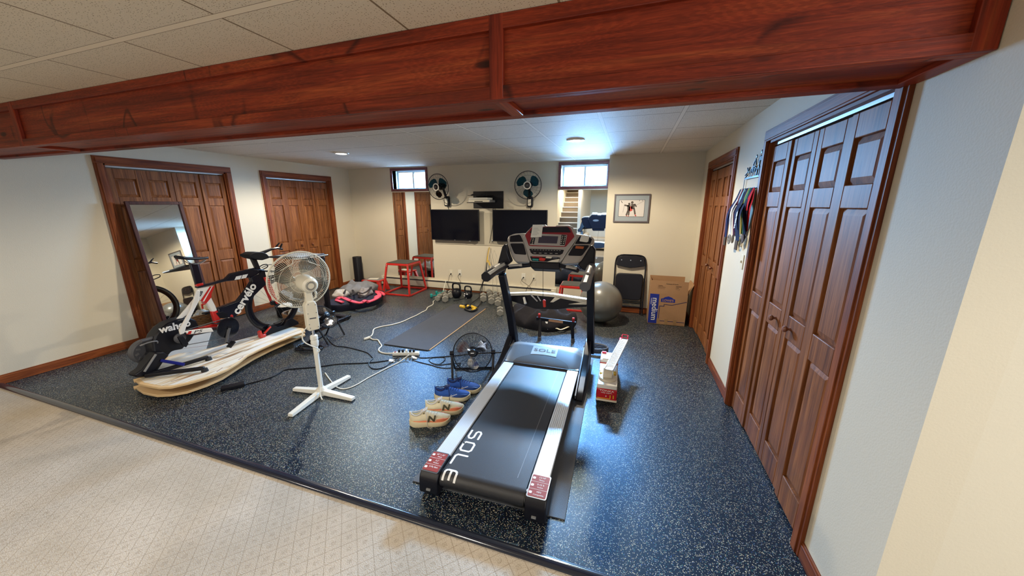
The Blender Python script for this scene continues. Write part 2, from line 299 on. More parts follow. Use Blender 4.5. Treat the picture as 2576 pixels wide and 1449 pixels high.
# ------------------------------------------------------------------ mesh builder
def catmull(pts, k=6):
    pts = [Vector(p) for p in pts]
    if len(pts) < 3: return pts
    out = []
    for i in range(len(pts)-1):
        p0 = pts[max(i-1, 0)]; p1 = pts[i]; p2 = pts[i+1]; p3 = pts[min(i+2, len(pts)-1)]
        for j in range(k):
            t = j/k
            out.append(0.5*((2*p1)+(p2-p0)*t+(2*p0-5*p1+4*p2-p3)*t*t+(3*p1-p0-3*p2+p3)*t**3))
    out.append(pts[-1]); return out
class MB:
    def __init__(s, m=None): s.bm = bmesh.new(); s.m = m or Matrix.Identity(4)
    def v(s, p): return s.bm.verts.new(s.m @ Vector(p))
    def f(s, vs):
        try: return s.bm.faces.new(vs)
        except ValueError: return None
    def box(s, c, d, rot=None):
        Rm = rot.to_matrix().to_4x4() if isinstance(rot, Euler) else (rot or Matrix.Identity(4))
        T = Matrix.Translation(Vector(c)) @ Rm
        vv = [s.v(T @ Vector((sx*d[0]/2, sy*d[1]/2, sz*d[2]/2))) for sx in (-1, 1) for sy in (-1, 1) for sz in (-1, 1)]
        for q in ((0, 1, 3, 2), (4, 6, 7, 5), (0, 4, 5, 1), (2, 3, 7, 6), (0, 2, 6, 4), (1, 5, 7, 3)): s.f([vv[i] for i in q])
        return s
    def b2(s, lo, hi): return s.box([(a+b)/2 for a, b in zip(lo, hi)], [abs(b-a) for a, b in zip(lo, hi)])
    def ring_loft(s, rings, cap=True, closed=False):
        R_ = [[s.v(p) for p in r] for r in rings]
        n = len(R_[0])
        for a, b in zip(R_, R_[1:]+([R_[0]] if closed else [])):
            for i in range(n): s.f([a[i], a[(i+1) % n], b[(i+1) % n], b[i]])
        if cap and not closed: s.f(R_[0][::-1]); s.f(R_[-1])
        return s
    def tube(s, pts, r, n=10, cap=True, smooth=0, closed=False, flat=1.0):
        pts = [Vector(p) for p in pts]
        if smooth: pts = catmull(pts, smooth)
        if not isinstance(r, (list, tuple)): r = [r]*len(pts)
        elif len(r) != len(pts): r = [r[0]+(r[-1]-r[0])*i/(len(pts)-1) for i in range(len(pts))]
        rings = []; t0 = None; up = None
        for i, p in enumerate(pts):
            if closed: t = pts[(i+1) % len(pts)]-pts[i-1]
            else: t = pts[min(i+1, len(pts)-1)]-pts[max(i-1, 0)]
            if t.length < 1e-9: t = t0 or Vector((0, 0, 1))
            t = t.normalized()
            if up is None:
                a = Vector((0, 0, 1)) if abs(t.z) < 0.9 else Vector((0, 1, 0))
                up = (a - t*a.dot(t)).normalized()
            else:
                up = up - t*up.dot(t); up = up.normalized() if up.length > 1e-6 else t.orthogonal().normalized()
            sd = t.cross(up)
            rings.append([p + (sd*cos(2*pi*k/n+pi/n) + up*sin(2*pi*k/n+pi/n)*flat)*r[i] for k in range(n)]); t0 = t
        return s.ring_loft(rings, cap, closed)
    def cyl(s, p0, p1, r0, r1=None, n=20): return s.tube([p0, p1], [r0, r0 if r1 is None else r1], n)
    def lathe(s, prof, T=None, n=32, cap=True):   # prof: (radius, height) along local z
        T = T or Matrix.Identity(4)
        rings = [[T @ Vector((max(r, 1e-5)*cos(2*pi*k/n), max(r, 1e-5)*sin(2*pi*k/n), h)) for k in range(n)] for r, h in prof]
        return s.ring_loft(rings, cap)
    def prism(s, poly, axis, a, b):
        def P(u, v, t): return {'x': (t, u, v), 'y': (u, t, v), 'z': (u, v, t)}[axis]
        A = [s.v(P(u, v, a)) for u, v in poly]; B = [s.v(P(u, v, b)) for u, v in poly]
        n = len(poly)
        s.f(A); s.f(B[::-1])
        for i in range(n): s.f([A[i], B[i], B[(i+1) % n], A[(i+1) % n]])
        return s
    def ell(s, c, r, n=18, m=12, T=None):
        c = Vector(c); T = T or Matrix.Identity(4)
        rings = []
        for j in range(1, m):
            ph = pi*j/m
            rings.append([c + T @ Vector((r[0]*sin(ph)*cos(2*pi*k/n), r[1]*sin(ph)*sin(2*pi*k/n), -r[2]*cos(ph))) for k in range(n)])
        return s.ring_loft(rings)
    def hgrid(s, x0, x1, y0, y1, nx, ny, fn, base=None):   # height field z = fn(x, y), closed down to base
        V = [[s.v((x0+(x1-x0)*i/nx, y0+(y1-y0)*j/ny, fn(x0+(x1-x0)*i/nx, y0+(y1-y0)*j/ny))) for i in range(nx+1)] for j in range(ny+1)]
        for j in range(ny):
            for i in range(nx): s.f([V[j][i], V[j][i+1], V[j+1][i+1], V[j+1][i]])
        if base is not None:
            loop = [V[0][i] for i in range(nx+1)]+[V[j][nx] for j in range(1, ny+1)]+[V[ny][i] for i in range(nx-1, -1, -1)]+[V[j][0] for j in range(ny-1, 0, -1)]
            inv = s.m.inverted(); lo = []
            for q in loop:
                p = inv @ q.co; lo.append(s.v((p.x, p.y, base)))
            for i in range(len(loop)): s.f([loop[i], lo[i], lo[(i+1) % len(loop)], loop[(i+1) % len(loop)]])
            s.f(lo)
        return s
    def build(s, name, mat, parent=None, smooth=True, bevel=0.0, loc=None, rot=None, seg=2, sub=0):
        bmesh.ops.recalc_face_normals(s.bm, faces=s.bm.faces)
        me = bpy.data.meshes.new(name); s.bm.to_mesh(me); s.bm.free()
        o = bpy.data.objects.new(name, me); C.objects.link(o)
        me.materials.append(M[mat] if isinstance(mat, str) else mat)
        if parent: o.parent = parent
        if loc is not None: o.location = loc
        if rot is not None: o.rotation_euler = rot
        if smooth:
            for p in me.polygons: p.use_smooth = True
            me.set_sharp_from_angle(angle=R(38))
        if bevel:
            bv = o.modifiers.new('bevel', 'BEVEL'); bv.width = bevel; bv.segments = seg; bv.limit_method = 'ANGLE'; bv.angle_limit = R(40)
        if sub:
            sb = o.modifiers.new('subsurf', 'SUBSURF'); sb.levels = sub; sb.render_levels = sub
        return o
def text(name, s, size, mat, parent, T, extrude=0.0008, align='CENTER', sx=1.0, bold=0.0, shear=0.0):
    cu = bpy.data.curves.new('t', 'FONT'); cu.body = s; cu.size = size; cu.extrude = extrude; cu.align_x = align; cu.align_y = 'CENTER'; cu.offset = bold; cu.shear = shear
    cu.resolution_u = 3
    o = bpy.data.objects.new('t', cu); C.objects.link(o); bpy.context.view_layer.update()
    me = bpy.data.meshes.new_from_object(o.evaluated_get(bpy.context.evaluated_depsgraph_get()))
    bpy.data.objects.remove(o); bpy.data.curves.remove(cu)
    me.transform(T @ Matrix.Diagonal((sx, 1, 1, 1))); me.name = name; me.materials.clear(); me.materials.append(M[mat])
    q = bpy.data.objects.new(name, me); C.objects.link(q); q.parent = parent; return q
def basis(o, x, y, scale=1.0):      # text plane: origin, direction of reading, up
    x = Vector(x).normalized(); y = Vector(y); y = (y-x*y.dot(x)).normalized(); z = x.cross(y)
    m = Matrix((x, y, z)).transposed().to_4x4(); m.translation = Vector(o); return m
def tag(o, label=None, cat=None, group=None, kind=None):
    if label: o['label'] = label
    if cat: o['category'] = cat
    if group: o['group'] = group
    if kind: o['kind'] = kind
    return o
def thing(name, label, cat, loc=(0, 0, 0), rz=0.0, group=None, kind=None):
    o = bpy.data.objects.new(name, None); C.objects.link(o); o.location = loc; o.rotation_euler = (0, 0, rz); o.empty_display_size = 0.1
    return tag(o, label, cat, group, kind)
def dup(root, loc, rz=None, label=None, scale=None):
    def cp(o, par):
        c = o.copy(); C.objects.link(c); c.parent = par
        for ch in list(o.children): cp(ch, c)
        return c
    r = cp(root, None); r.location = loc
    if rz is not None: r.rotation_euler = (0, 0, rz)
    if label: r['label'] = label
    if scale: r.scale = (scale,)*3
    return r
def inv(pt, root):      # world point -> root-local
    return (Matrix.Translation(root.location) @ root.rotation_euler.to_matrix().to_4x4()).inverted() @ Vector(pt)

# ================================================================== the setting
XL, XR, YB, YJ, YE, XJ = -5.401, 0.878, 5.878, 5.448, 1.282, -0.349
def struct(o, label=None): return tag(o, label, None, None, 'structure')
b = MB(); b.b2((XL-0.12, YE-0.005, -0.05), (XR+0.12, YB+0.1, 0.0)); struct(b.build('floor', 'rubfloor', smooth=False), 'dark speckled rubber gym floor')
b = MB(); b.b2((XL-0.12, -6, -0.05), (4.2, YE-0.005, 0.004)); struct(b.build('floor', 'carpet', smooth=False), 'beige loop carpet with diamond pattern')
b = MB(); b.prism([(YE-0.046, 0.002)]+[(YE-0.018-0.027*cos(k*pi/10), 0.004+0.016*sin(k*pi/10)) for k in range(11)]+[(YE+0.012, 0.0005)], 'x', XL+0.002, XR)
struct(b.build('trim_1', pm('glossy_black_vinyl_strip', (0.012, 0.016, 0.03), 0.16, coat=0.6)), 'glossy black transition strip between carpet and rubber floor')
b = MB(); b.b2((XL-0.12, 1.55, CEIL), (XR+0.12, YB+0.1, CEIL+0.05)); struct(b.build('ceiling', 'ceil_far', smooth=False))
b = MB(); b.b2((XL-0.12, -6, CEIL), (4.2, 1.55, CEIL+0.05)); struct(b.build('ceiling', 'ceil_near', smooth=False))

ZD = 2.12        # top of casings
CW = 0.075       # casing width
def wall_with_holes(name, axis, a, bb, span, z1, holes, mat='wall', label=None):
    """slab between a and bb on axis, spanning span on the other; holes: (u0,u1,z0,z1)"""
    mbb = MB()
    def add(u0, u1, z0, zz):
        if u1-u0 < 1e-4 or zz-z0 < 1e-4: return
        if axis == 'x': mbb.b2((a, u0, z0), (bb, u1, zz))
        else: mbb.b2((u0, a, z0), (u1, bb, zz))
    u = span[0]
    for (u0, u1, z0, zz) in sorted(holes):
        add(u, u0, 0, z1); add(u0, u1, 0, z0); add(u0, u1, zz, z1); u = u1
    add(u, span[1], 0, z1)
    return struct(mbb.build(name, mat, smooth=False), label)
D1 = (2.265+CW, 3.631-CW); D2 = (4.05+CW, 5.407-CW); D3 = (3.80+CW, 5.078-CW); D4 = (1.71+CW*0.4, 3.095-CW)
wall_with_holes('wall_left', 'x', XL-0.13, XL, (-6, YB+0.1), CEIL, [(D1[0], D1[1], 0, ZD-CW), (D2[0], D2[1], 0, ZD-CW)])
wall_with_holes('wall_right', 'x', XR, XR+0.13, (1.265, YJ), CEIL, [(D4[0], D4[1], 0, ZD-CW), (D3[0], D3[1], 0, ZD-CW)])
WZ0, WZ1 = 1.857, 2.279; W1 = (-4.409, -3.601); W2 = (-1.168, -0.352); WT = 0.045
wall_with_holes('wall_back', 'y', YB, YB+0.1, (XL, XJ+0.001), CEIL, [(W1[0]+WT, W1[1]-WT, WZ0+WT, WZ1-WT), (W2[0]+WT, W2[1]-WT, WZ0+WT, WZ1-WT)])
b = MB(); b.b2((XJ, YJ, 0), (XR+0.13, YB+0.1, CEIL)); struct(b.build('wall_back', 'wall', smooth=False))
b = MB(); b.b2((XR+0.13, 1.265, 0), (4.2, 1.385, CEIL)); struct(b.build('wall_right', 'wall2', smooth=False))

# baseboards
def baseboard(side, pts, n):      # pts: (x0,y0)-(x1,y1) along wall, n: inward normal
    mbb = MB(); (x0, y0), (x1, y1) = pts
    for t, z in ((0.013, 0.075), (0.008, 0.088)):
        mbb.b2((min(x0, x0+n[0]*t, x1, x1+n[0]*t), min(y0, y0+n[1]*t, y1, y1+n[1]*t), 0.0015), (max(x0, x0+n[0]*t, x1, x1+n[0]*t), max(y0, y0+n[1]*t, y1, y1+n[1]*t), z))
    return struct(mbb.build('baseboard_'+side, 'case_y' if n[0] else 'case_x', bevel=0.002))
baseboard('left', ((XL, -3.4), (XL, 2.265)), (1, 0)); baseboard('left', ((XL, 3.631), (XL, 4.05)), (1, 0)); baseboard('left', ((XL, 5.407), (XL, YB)), (1, 0))
baseboard('right', ((XR, 1.265), (XR, 1.71)), (-1, 0)); baseboard('right', ((XR, 3.095), (XR, 3.80)), (-1, 0)); baseboard('right', ((XR, 5.078), (XR, YJ)), (-1, 0))
baseboard('back', ((XJ, YJ), (XR-0.014, YJ)), (0, -1)); baseboard('back', ((XL+0.014, YB), (-4.80, YB)), (0, -1))
baseboard('right', ((XR+0.002, 1.265), (3.4, 1.265)), (0, -1))

# beam with recessed panels
BY0, BY1, BZ = 1.379, 1.708, 2.011
beam = struct(bpy.data.objects.new('trim_2', None), 'red stained pine box beam crossing the room under the ceiling'); C.objects.link(beam); beam.location = (0, BY0, BZ)
def bl(name, mat, lo, hi, bev=0.0025):
    q = MB(); q.b2((lo[0], lo[1]-BY0, lo[2]-BZ), (hi[0], hi[1]-BY0, hi[2]-BZ)); return q.build(name, mat, beam, bevel=bev)
bl('front_panel', 'beam_x', (XL, BY0+0.020, BZ+0.02), (XR-0.002, BY0+0.035, CEIL-0.001))
bl('bottom_panel', 'beam_x', (XL, BY0+0.03, BZ+0.018), (XR-0.002, BY1-0.02, BZ+0.032))
bl('back_panel', 'beam_x', (XL, BY1-0.02, BZ+0.02), (XR-0.002, BY1-0.005, CEIL-0.001))
bl('bottom_rail', 'beam_x', (XL, BY0, BZ), (XR-0.002, BY0+0.022, BZ+0.048))
bl('top_rail', 'beam_x', (XL, BY0, CEIL-0.050), (XR-0.002, BY0+0.022, CEIL-0.001))
bl('soffit_rail', 'beam_x', (XL, BY0+0.022, BZ), (XR-0.002, BY0+0.05, BZ+0.02))
bl('soffit_rail', 'beam_x', (XL, BY1-0.06, BZ), (XR-0.002, BY1, BZ+0.02))
for x in (-4.07, -0.525, 0.848):
    bl('stile', 'beam_z', (x-0.028, BY0-0.001, BZ+0.001), (x+0.028, BY0+0.021, CEIL-0.001))
for x in (-4.07, -0.525, 0.848):
    bl('cross_piece', 'beam_y', (x-0.028, BY0+0.045, BZ-0.0005), (x+0.028, BY1-0.055, BZ+0.019))

# bifold closet doors
def bifold(num, wallx, sgn, y0, y1, label, knobs=(1, 2), near_casing=True):
    """wallx: wall plane; sgn: +1 room is at +x; opening y0..y1"""
    root = bpy.data.objects.new('door_%d' % num, None); C.objects.link(root); root.location = (wallx, (y0+y1)/2, 0); struct(root, label)
    cy = (y0+y1)/2; h = ZD-CW
    def bx(q, lo, hi): q.b2((lo[0]*sgn, lo[1]-cy, lo[2]), (hi[0]*sgn, hi[1]-cy, hi[2]))
    q = MB()
    for (u0, u1, d0, zb) in ((0, CW, 0.016, 0), (0.010, CW-0.02, 0.022, 0)):
        bx(q, (0, y0-u1, 0.001), (d0, y0-u0, h)); bx(q, (0, y1+u0, 0.001), (d0, y1+u1, h))
    q.build('casing', 'case_z', root, bevel=0.002)
    q = MB(); bx(q, (0, y0-CW, h), (0.016, y1+CW, ZD)); bx(q, (0, y0-CW+0.02, h+0.01), (0.022, y1+CW-0.02, ZD-0.012)); q.build('head_casing', 'case_y', root, bevel=0.002)
    q = MB(); bx(q, (-0.125, y0-0.001, 0.001), (0.004, y0+0.016, h)); bx(q, (-0.125, y1-0.016, 0.001), (0.004, y1+0.001, h)); q.build('jamb', 'case_z', root)
    q = MB(); bx(q, (-0.125, y0, h-0.016), (0.004, y1, h+0.001)); q.build('head_jamb', 'case_y', root)
    q = MB(); bx(q, (-0.055, y0+0.016, h-0.034), (-0.025, y1-0.016, h-0.017)); q.build('track', 'steel', root, smooth=False)
    W = (y1-y0-0.034)/4; H = h-0.044
    fold = [0.004, -0.006, -0.006, 0.004]
    for i in range(4):
        ya = y0+0.017+i*W+0.002; yb = ya+W-0.004; yc = (ya+yb)/2; d = fold[i]
        st = 0.052
        q = MB(); z0 = 0.012
        xa, xb = -0.050+d, -0.022+d
        def lb(lo, hi): bx(q, lo, hi)
        lb((xa, ya, z0), (xb, ya+st, H)); lb((xa, yb-st, z0), (xb, yb, H))
        for (r0, r1) in ((z0, 0.17), (0.86, 0.995), (1.60, 1.70), (H-0.105, H)): lb((xa, ya+st, r0), (xb, yb-st, r1))
        lf = q.build('door_leaf', 'door_z', root, bevel=0.004)
        q = MB()
        for (p0, p1) in ((0.17, 0.86), (0.995, 1.60), (1.70, H-0.105)):
            # raised panel: rim at depth, raised field
            u0, u1 = ya+st, yb-st; e = 0.030
            X0, X1, X2 = (xa+0.006)*sgn, (xb-0.016)*sgn, (xb-0.006)*sgn
            outer = [(X1, u0, p0), (X1, u1, p0), (X1, u1, p1), (X1, u0, p1)]
            inner = [(X2, u0+e, p0+e), (X2, u1-e, p0+e), (X2, u1-e, p1-e), (X2, u0+e, p1-e)]
            back = [(X0, u0, p0), (X0, u1, p0), (X0, u1, p1), (X0, u0, p1)]
            q.ring_loft([[(x, y-cy, z) for x, y, z in r] for r in (back, outer, inner)])
        q.build('raised_panel', 'door_z', lf, smooth=False)
        if i in knobs:
            q = MB(); kz = 0.928; ky = (yb-0.105 if i == 1 else ya+0.105)-cy
            T = Matrix.Translation((xb*sgn, ky, kz)) @ Matrix.Rotation(sgn*pi/2, 4, 'Y')
            q.lathe([(0.009, 0), (0.007, 0.012), (0.017, 0.022), (0.019, 0.030), (0.014, 0.038), (0.002, 0.041)], T, 16)
            q.build('knob', wood('knob_wood', 2, (0.10, 0.03, 0.012), (0.22, 0.07, 0.03), (0.3, 0.11, 0.05), coat=0.6) if 'knobm' not in M else M['knobm'], lf)
    return root
M['knobm'] = wood('knob_wood', 2, (0.10, 0.03, 0.012), (0.22, 0.07, 0.03), (0.3, 0.11, 0.05), coat=0.6)
bifold(1, XL, 1, D1[0], D1[1], 'four-leaf bifold closet door on the left wall, behind the leaning mirror')
bifold(2, XL, 1, D2[0], D2[1], 'four-leaf bifold closet door on the left wall, nearest the back corner')
bifold(3, XR, -1, D3[0], D3[1], 'four-leaf bifold closet door on the right wall, beside the cardboard box')
bifold(4, XR, -1, D4[0], D4[1], 'large four-leaf bifold closet door on the right wall, nearest the beam')
for (y0, y1, x0, x1) in ((D1[0], D1[1], XL-0.2, XL-0.13), (D2[0], D2[1], XL-0.2, XL-0.13), (D3[0], D3[1], XR+0.13, XR+0.2), (D4[0], D4[1], XR+0.13, XR+0.2)):
    q = MB(); q.b2((x0, y0-0.1, 0), (x1, y1+0.1, CEIL)); struct(q.build('wall_'+('left' if x0 < 0 else 'right'), 'wall', smooth=False))

# windows
M['wcase_x'] = wood('mauve_stained_trim', 0, (0.10, 0.03, 0.035), (0.20, 0.075, 0.08), (0.28, 0.12, 0.12))
for num, (x0, x1) in ((1, W1), (2, W2)):
    root = bpy.data.objects.new('window_%d' % num, None); C.objects.link(root); root.location = ((x0+x1)/2, YB, WZ0)
    struct(root, 'small sliding basement window high on the back wall, '+('left' if num == 1 else 'right')+' one')
    hw = (x1-x0)/2; hh = WZ1-WZ0
    q = MB(); q.b2((-hw, -0.018, 0), (hw, 0, WT)); q.b2((-hw, -0.018, hh-WT), (hw, 0, hh)); q.b2((-hw, -0.018, WT), (-hw+WT, 0, hh-WT)); q.b2((hw-WT, -0.018, WT), (hw, 0, hh-WT))
    q.build('window_casing', 'wcase_x', root, bevel=0.003)
    q = MB(); i0, i1, k0, k1 = -hw+WT, hw-WT, WT, hh-WT
    t = 0.012
    q.b2((i0-t, 0.0, k0-t), (i0, 0.30, k1+t)); q.b2((i1, 0.0, k0-t), (i1+t, 0.30, k1+t)); q.b2((i0, 0.0, k0-t), (i1, 0.30, k0)); q.b2((i0, 0.0, k1), (i1, 0.30, k1+t))
    q.build('window_reveal', 'whitep', root, smooth=False)
    q = MB(); fw = 0.022; ya, yb = 0.15, 0.19
    q.b2((i0, ya, k0), (i1, yb, k0+fw)); q.b2((i0, ya, k1-fw), (i1, yb, k1)); q.b2((i0, ya, k0+fw), (i0+fw, yb, k1-fw)); q.b2((i1-fw, ya, k0+fw), (i1, yb, k1-fw)); q.b2((-0.014, ya-0.01, k0+fw), (0.014, yb, k1-fw))
    q.build('sash', pm('grey_white_vinyl', (0.55, 0.60, 0.62), 0.4) if num == 1 else bpy.data.materials['grey_white_vinyl'], root, smooth=False)
    q = MB(); q.b2((i0+fw, 0.168, k0+fw), (i1-fw, 0.172, k1-fw)); q.build('pane', 'glass', root, smooth=False)

# recessed ceiling lamps in view
for i, (x, y) in enumerate(LIGHTS):
    t = thing('recessed_light', 'round recessed ceiling light '+('above the left side of the gym' if i == 0 else 'above the treadmill'), 'ceiling light', (x, y, CEIL), group='recessed ceiling lights')
    q = MB(); q.lathe([(0.098, -0.001), (0.096, -0.008), (0.072, -0.012), (0.066, -0.004), (0.066, -0.001)], n=40, cap=False); q.build('trim_ring', 'whitep', t)
    q = MB(); q.lathe([(0.066, -0.003), (0.05, -0.011), (0.02, -0.015), (0.001, -0.016)], n=32); q.build('lamp_glass', 'lampglow', t)

# the part of the house behind the camera, seen only in the mirrors
b = MB(); b.b2((XL, -3.6, 0), (-2.62, -3.5, CEIL)); b.b2((-1.72, -3.6, 0), (3.5, -3.5, CEIL)); b.b2((-2.62, -4.2, 0), (-1.72, -4.1, CEIL)); struct(b.build('wall_front', 'wall2', smooth=False))
b = MB(); b.b2((3.4, -3.6, 0), (3.5, 1.385, CEIL)); struct(b.build('wall_right', 'wall2', smooth=False))
b = MB(); b.b2((-1.74, -3.5, 0), (-1.64, -0.55, CEIL)); b.b2((-2.70, -3.5, 0), (-2.60, -0.55, CEIL)); struct(b.build('wall_stair', 'wall2', smooth=False))
st = thing('staircase', 'carpeted staircase with white risers seen in the right wall mirror', 'staircase', (-2.17, -0.6, 0)); st['kind'] = 'structure'
del st['category']
M['stairc'] = pm('brown_stair_carpet', (0.17, 0.125, 0.08), 0.95, bump=0.4, bscale=200)
for i in range(12):
    q = MB(); q.b2((-0.43, -(i+1)*0.25, 0.004 if i == 0 else i*0.19-0.0), (0.43, -i*0.25-0.0, (i+1)*0.19-0.02)); q.build('riser', 'stairc', st, smooth=False)
    q = MB(); q.b2((-0.43, -(i+1)*0.25, (i+1)*0.19-0.02), (0.43, -i*0.25+0.02, (i+1)*0.19)); q.build('tread', 'whitep', st, smooth=False)

# ================================================================== helpers for things built where they stand
def W(root):        # mesh builder taking world coordinates for a thing's child
    return MB((Matrix.Translation(root.location) @ root.rotation_euler.to_matrix().to_4x4()).inverted())
def TW(root, m): return (Matrix.Translation(root.location) @ root.rotation_euler.to_matrix().to_4x4()).inverted() @ m
def fpl(px, py, P0, n):
    d = _ray(px, py); return O0 + d*((Vector(P0)-O0).dot(n)/d.dot(n))
def slab(q, pts, n, t0, t1):        # prism of a 3-D outline along n
    n = Vector(n).normalized(); A = [q.v(Vector(p)+n*t0) for p in pts]; B = [q.v(Vector(p)+n*t1) for p in pts]
    q.f(A); q.f(B[::-1])
    for i in range(len(A)): q.f([A[i], B[i], B[(i+1) % len(A)], A[(i+1) % len(A)]])
    return q
def rnd(poly, r=0.25, k=3):         # rounds polygon corners by fraction r
    out = []; n = len(poly)
    for i in range(n):
        p0, p1, p2 = Vector(poly[i-1]), Vector(poly[i]), Vector(poly[(i+1) % n])
        a = p1+(p0-p1)*r; c = p1+(p2-p1)*r
        for j in range(k+1):
            t = j/k; out.append(a*(1-t)**2+p1*2*t*(1-t)+c*t*t)
    return out

# ================================================================== treadmill
mat_t = thing('treadmill_mat', 'thin dark grey equipment mat lying under the treadmill', 'mat', (-0.668, 1.495, 0), R(1.6))
q = MB(); q.b2((-0.456, 0, 0.0005), (0.456, 2.05, 0.007)); q.build('mat_sheet', pm('charcoal_vinyl_mat', (0.085, 0.088, 0.095), 0.5, bump=0.3, bscale=350), mat_t, bevel=0.001)
mat_t2 = mat_t
tm = thing('treadmill', 'black and silver treadmill with a red-panelled console standing on the mat', 'treadmill', (-0.665, 1.42, 0.007), R(1.3))
def L(): return MB()
# deck, belt, rails (local: x right, y away)
q = L(); q.b2((-0.335, 0.10, 0.045), (0.335, 1.86, 0.135)); q.build('deck_frame', 'black', tm, bevel=0.006)
q = L(); q.b2((-0.252, 0.06, 0.136), (0.252, 1.60, 0.150)); q.build('running_deck', 'blackm', tm)
M['belt'] = pm('woven_running_belt', (0.014, 0.014, 0.017), 0.46, bump=0.15, bscale=500, spec=0.6)
prof = [(1.62, 0.158), (0.075, 0.158)]
for i in range(1, 9):
    a = pi/2+i*pi/9; prof.append((0.075+0.052*cos(a), 0.106+0.052*sin(a)))
prof += [(0.075, 0.052), (0.3, 0.048), (0.3, 0.044), (0.07, 0.046)]
for i in range(8, 0, -1):
    a = pi/2+i*pi/9; prof.append((0.075+0.056*cos(a)-0.001, 0.106+0.056*sin(a)))
prof += [(0.075, 0.1625), (1.62, 0.1625)]
q = L(); q.prism(prof, 'x', -0.245, 0.245); q.build('belt', 'belt', tm)
q = L(); q.b2((0.178, 0.13, 0.1626), (0.180, 1.55, 0.1632)); q.build('belt_line', 'mid', tm, smooth=False)
q = L(); q.cyl((-0.25, 0.075, 0.106), (0.25, 0.075, 0.106), 0.045); q.build('roller', 'steel', tm)
for s in (-1, 1):
    q = L(); q.b2((s*0.254, 0.15, 0.150), (s*0.352, 1.50, 0.176))
    q.build('side_rail', 'alu', tm, bevel=0.004)
    rl = bpy.context.scene.collection.objects[-1]
    q = L()
    for k in range(7): q.b2((s*(0.264+k*0.013), 0.16, 0.1757), (s*(0.267+k*0.013), 1.49, 0.1772))
    q.build('rail_rib', 'steel' if s > 0 else 'alu', tm, smooth=False)
    # end cap
    q = L(); q.prism(rnd([(0.0, 0.02), (0.005, 0.125), (0.03, 0.168), (0.172, 0.182), (0.180, 0.12), (0.17, 0.012), (0.03, 0.005)], 0.2), 'x', s*0.252, s*0.366)
    cp_ = q.build('end_cap', 'black', tm, bevel=0.006)
    q = L(); q.b2((s*0.305-0.012, -0.006, 0.05), (s*0.305+0.012, 0.004, 0.062)); q.build('adjustment_bolt', 'mid', cp_, smooth=False)
    n = Vector((0, -0.0993, 1)).normalized()
    P = [Vector((s*0.256, 0.022, 0.170)), Vector((s*0.362, 0.022, 0.170)), Vector((s*0.362, 0.168, 0.1845)), Vector((s*0.256, 0.168, 0.1845))]
    q = L(); slab(q, rnd(P, 0.08), n, -0.002, 0.0015); q.build('cap_rim', 'grey' if s < 0 else 'steel', cp_)
    c0 = sum(P, Vector())/4
    P2 = [c0+(p-c0)*0.90 for p in P]
    q = L(); slab(q, rnd(P2, 0.06), n, 0.0015, 0.003); lbp = q.build('red_label', pm('brick_red_label', (0.30, 0.028, 0.022), 0.4) if s < 0 else bpy.data.materials['brick_red_label'], tm)
    yy = Vector((0, 1, 0.0993)); cx = s*0.306
    q = L()
    for k in (-0.023, 0.023): slab(q, [c0+Vector((dx, 0, 0))+yy*(k+dy) for dx, dy in ((-0.05, -0.0007), (0.05, -0.0007), (0.05, 0.0007), (-0.05, 0.0007))], n, 0.003, 0.0036)
    lines = [('60" x 20"', 'Deck'), ('2.5"', 'Rollers'), ('2-Ply Belt', '')] if s < 0 else [('3.5 HP', 'Motor'), ('0-15 %', 'Incline'), ('MP3', 'Compatible')]
    for k, (u, v_) in enumerate(lines):
        o_ = c0+yy*(0.045-k*0.045)+n*0.0034
        text('label_text', u, 0.014, 'ink', lbp, basis(o_+Vector((0.008, 0, 0))+yy*0.007, (1, 0, 0), yy), 0.0003)
        if v_: text('label_text', v_, 0.012, 'ink', lbp, basis(o_+Vector((0.008, 0, 0))-yy*0.009, (1, 0, 0), yy), 0.0003)
        slab(q, [o_+Vector((-0.036+0.009*cos(a*pi/4), 0, 0))+yy*0.010*sin(a*pi/4)*(1 if a % 2 else 0.7) for a in range(8)], n, 0, 0.0004)
    q.build('label_icon', 'ink', lbp, smooth=False)
# SOLE, read from the right side of the deck; drawn with rounded strokes
def strokes(q, segs, T, w, z0=0.0, z1=0.0006):
    for pl in segs:
        pts = [Vector((x, y, 0)) for x, y in pl]
        for a, b_ in zip(pts, pts[1:]):
            d = (b_-a).normalized(); nn = Vector((-d.y, d.x, 0))*w/2; e = d*w*0.42
            P = [a-e*0.5-nn, b_+e*0.5-nn, b_+e-nn*0.3, b_+e+nn*0.3, b_+e*0.5+nn, a-e*0.5+nn, a-e+nn*0.3, a-e-nn*0.3]
            slab(q, [T @ p for p in P], (T.to_3x3() @ Vector((0, 0, 1))), z0, z1)
        for a in pts: slab(q, [T @ (a+Vector((cos(k*pi/6)*w*0.48, sin(k*pi/6)*w*0.48, 0))) for k in range(12)], (0, 0, 1), z0+0.00005, z1+0.0001)
S_ = [[(0.9, 1), (0.25, 1), (0.08, 0.86), (0.08, 0.64), (0.22, 0.52), (0.75, 0.52), (0.92, 0.38), (0.92, 0.14), (0.75, 0), (0.05, 0)]]
O_ = [[(0.2, 0), (0.8, 0), (0.95, 0.15), (0.95, 0.85), (0.8, 1), (0.2, 1), (0.05, 0.85), (0.05, 0.15), (0.2, 0)]]
L_ = [[(0.05, 1), (0.05, 0.15), (0.2, 0), (0.95, 0)]]
E_ = [[(0.95, 1), (0.2, 1), (0.05, 0.85), (0.05, 0.15), (0.2, 0), (0.95, 0)], [(0.1, 0.5), (0.85, 0.5)]]
q = L()
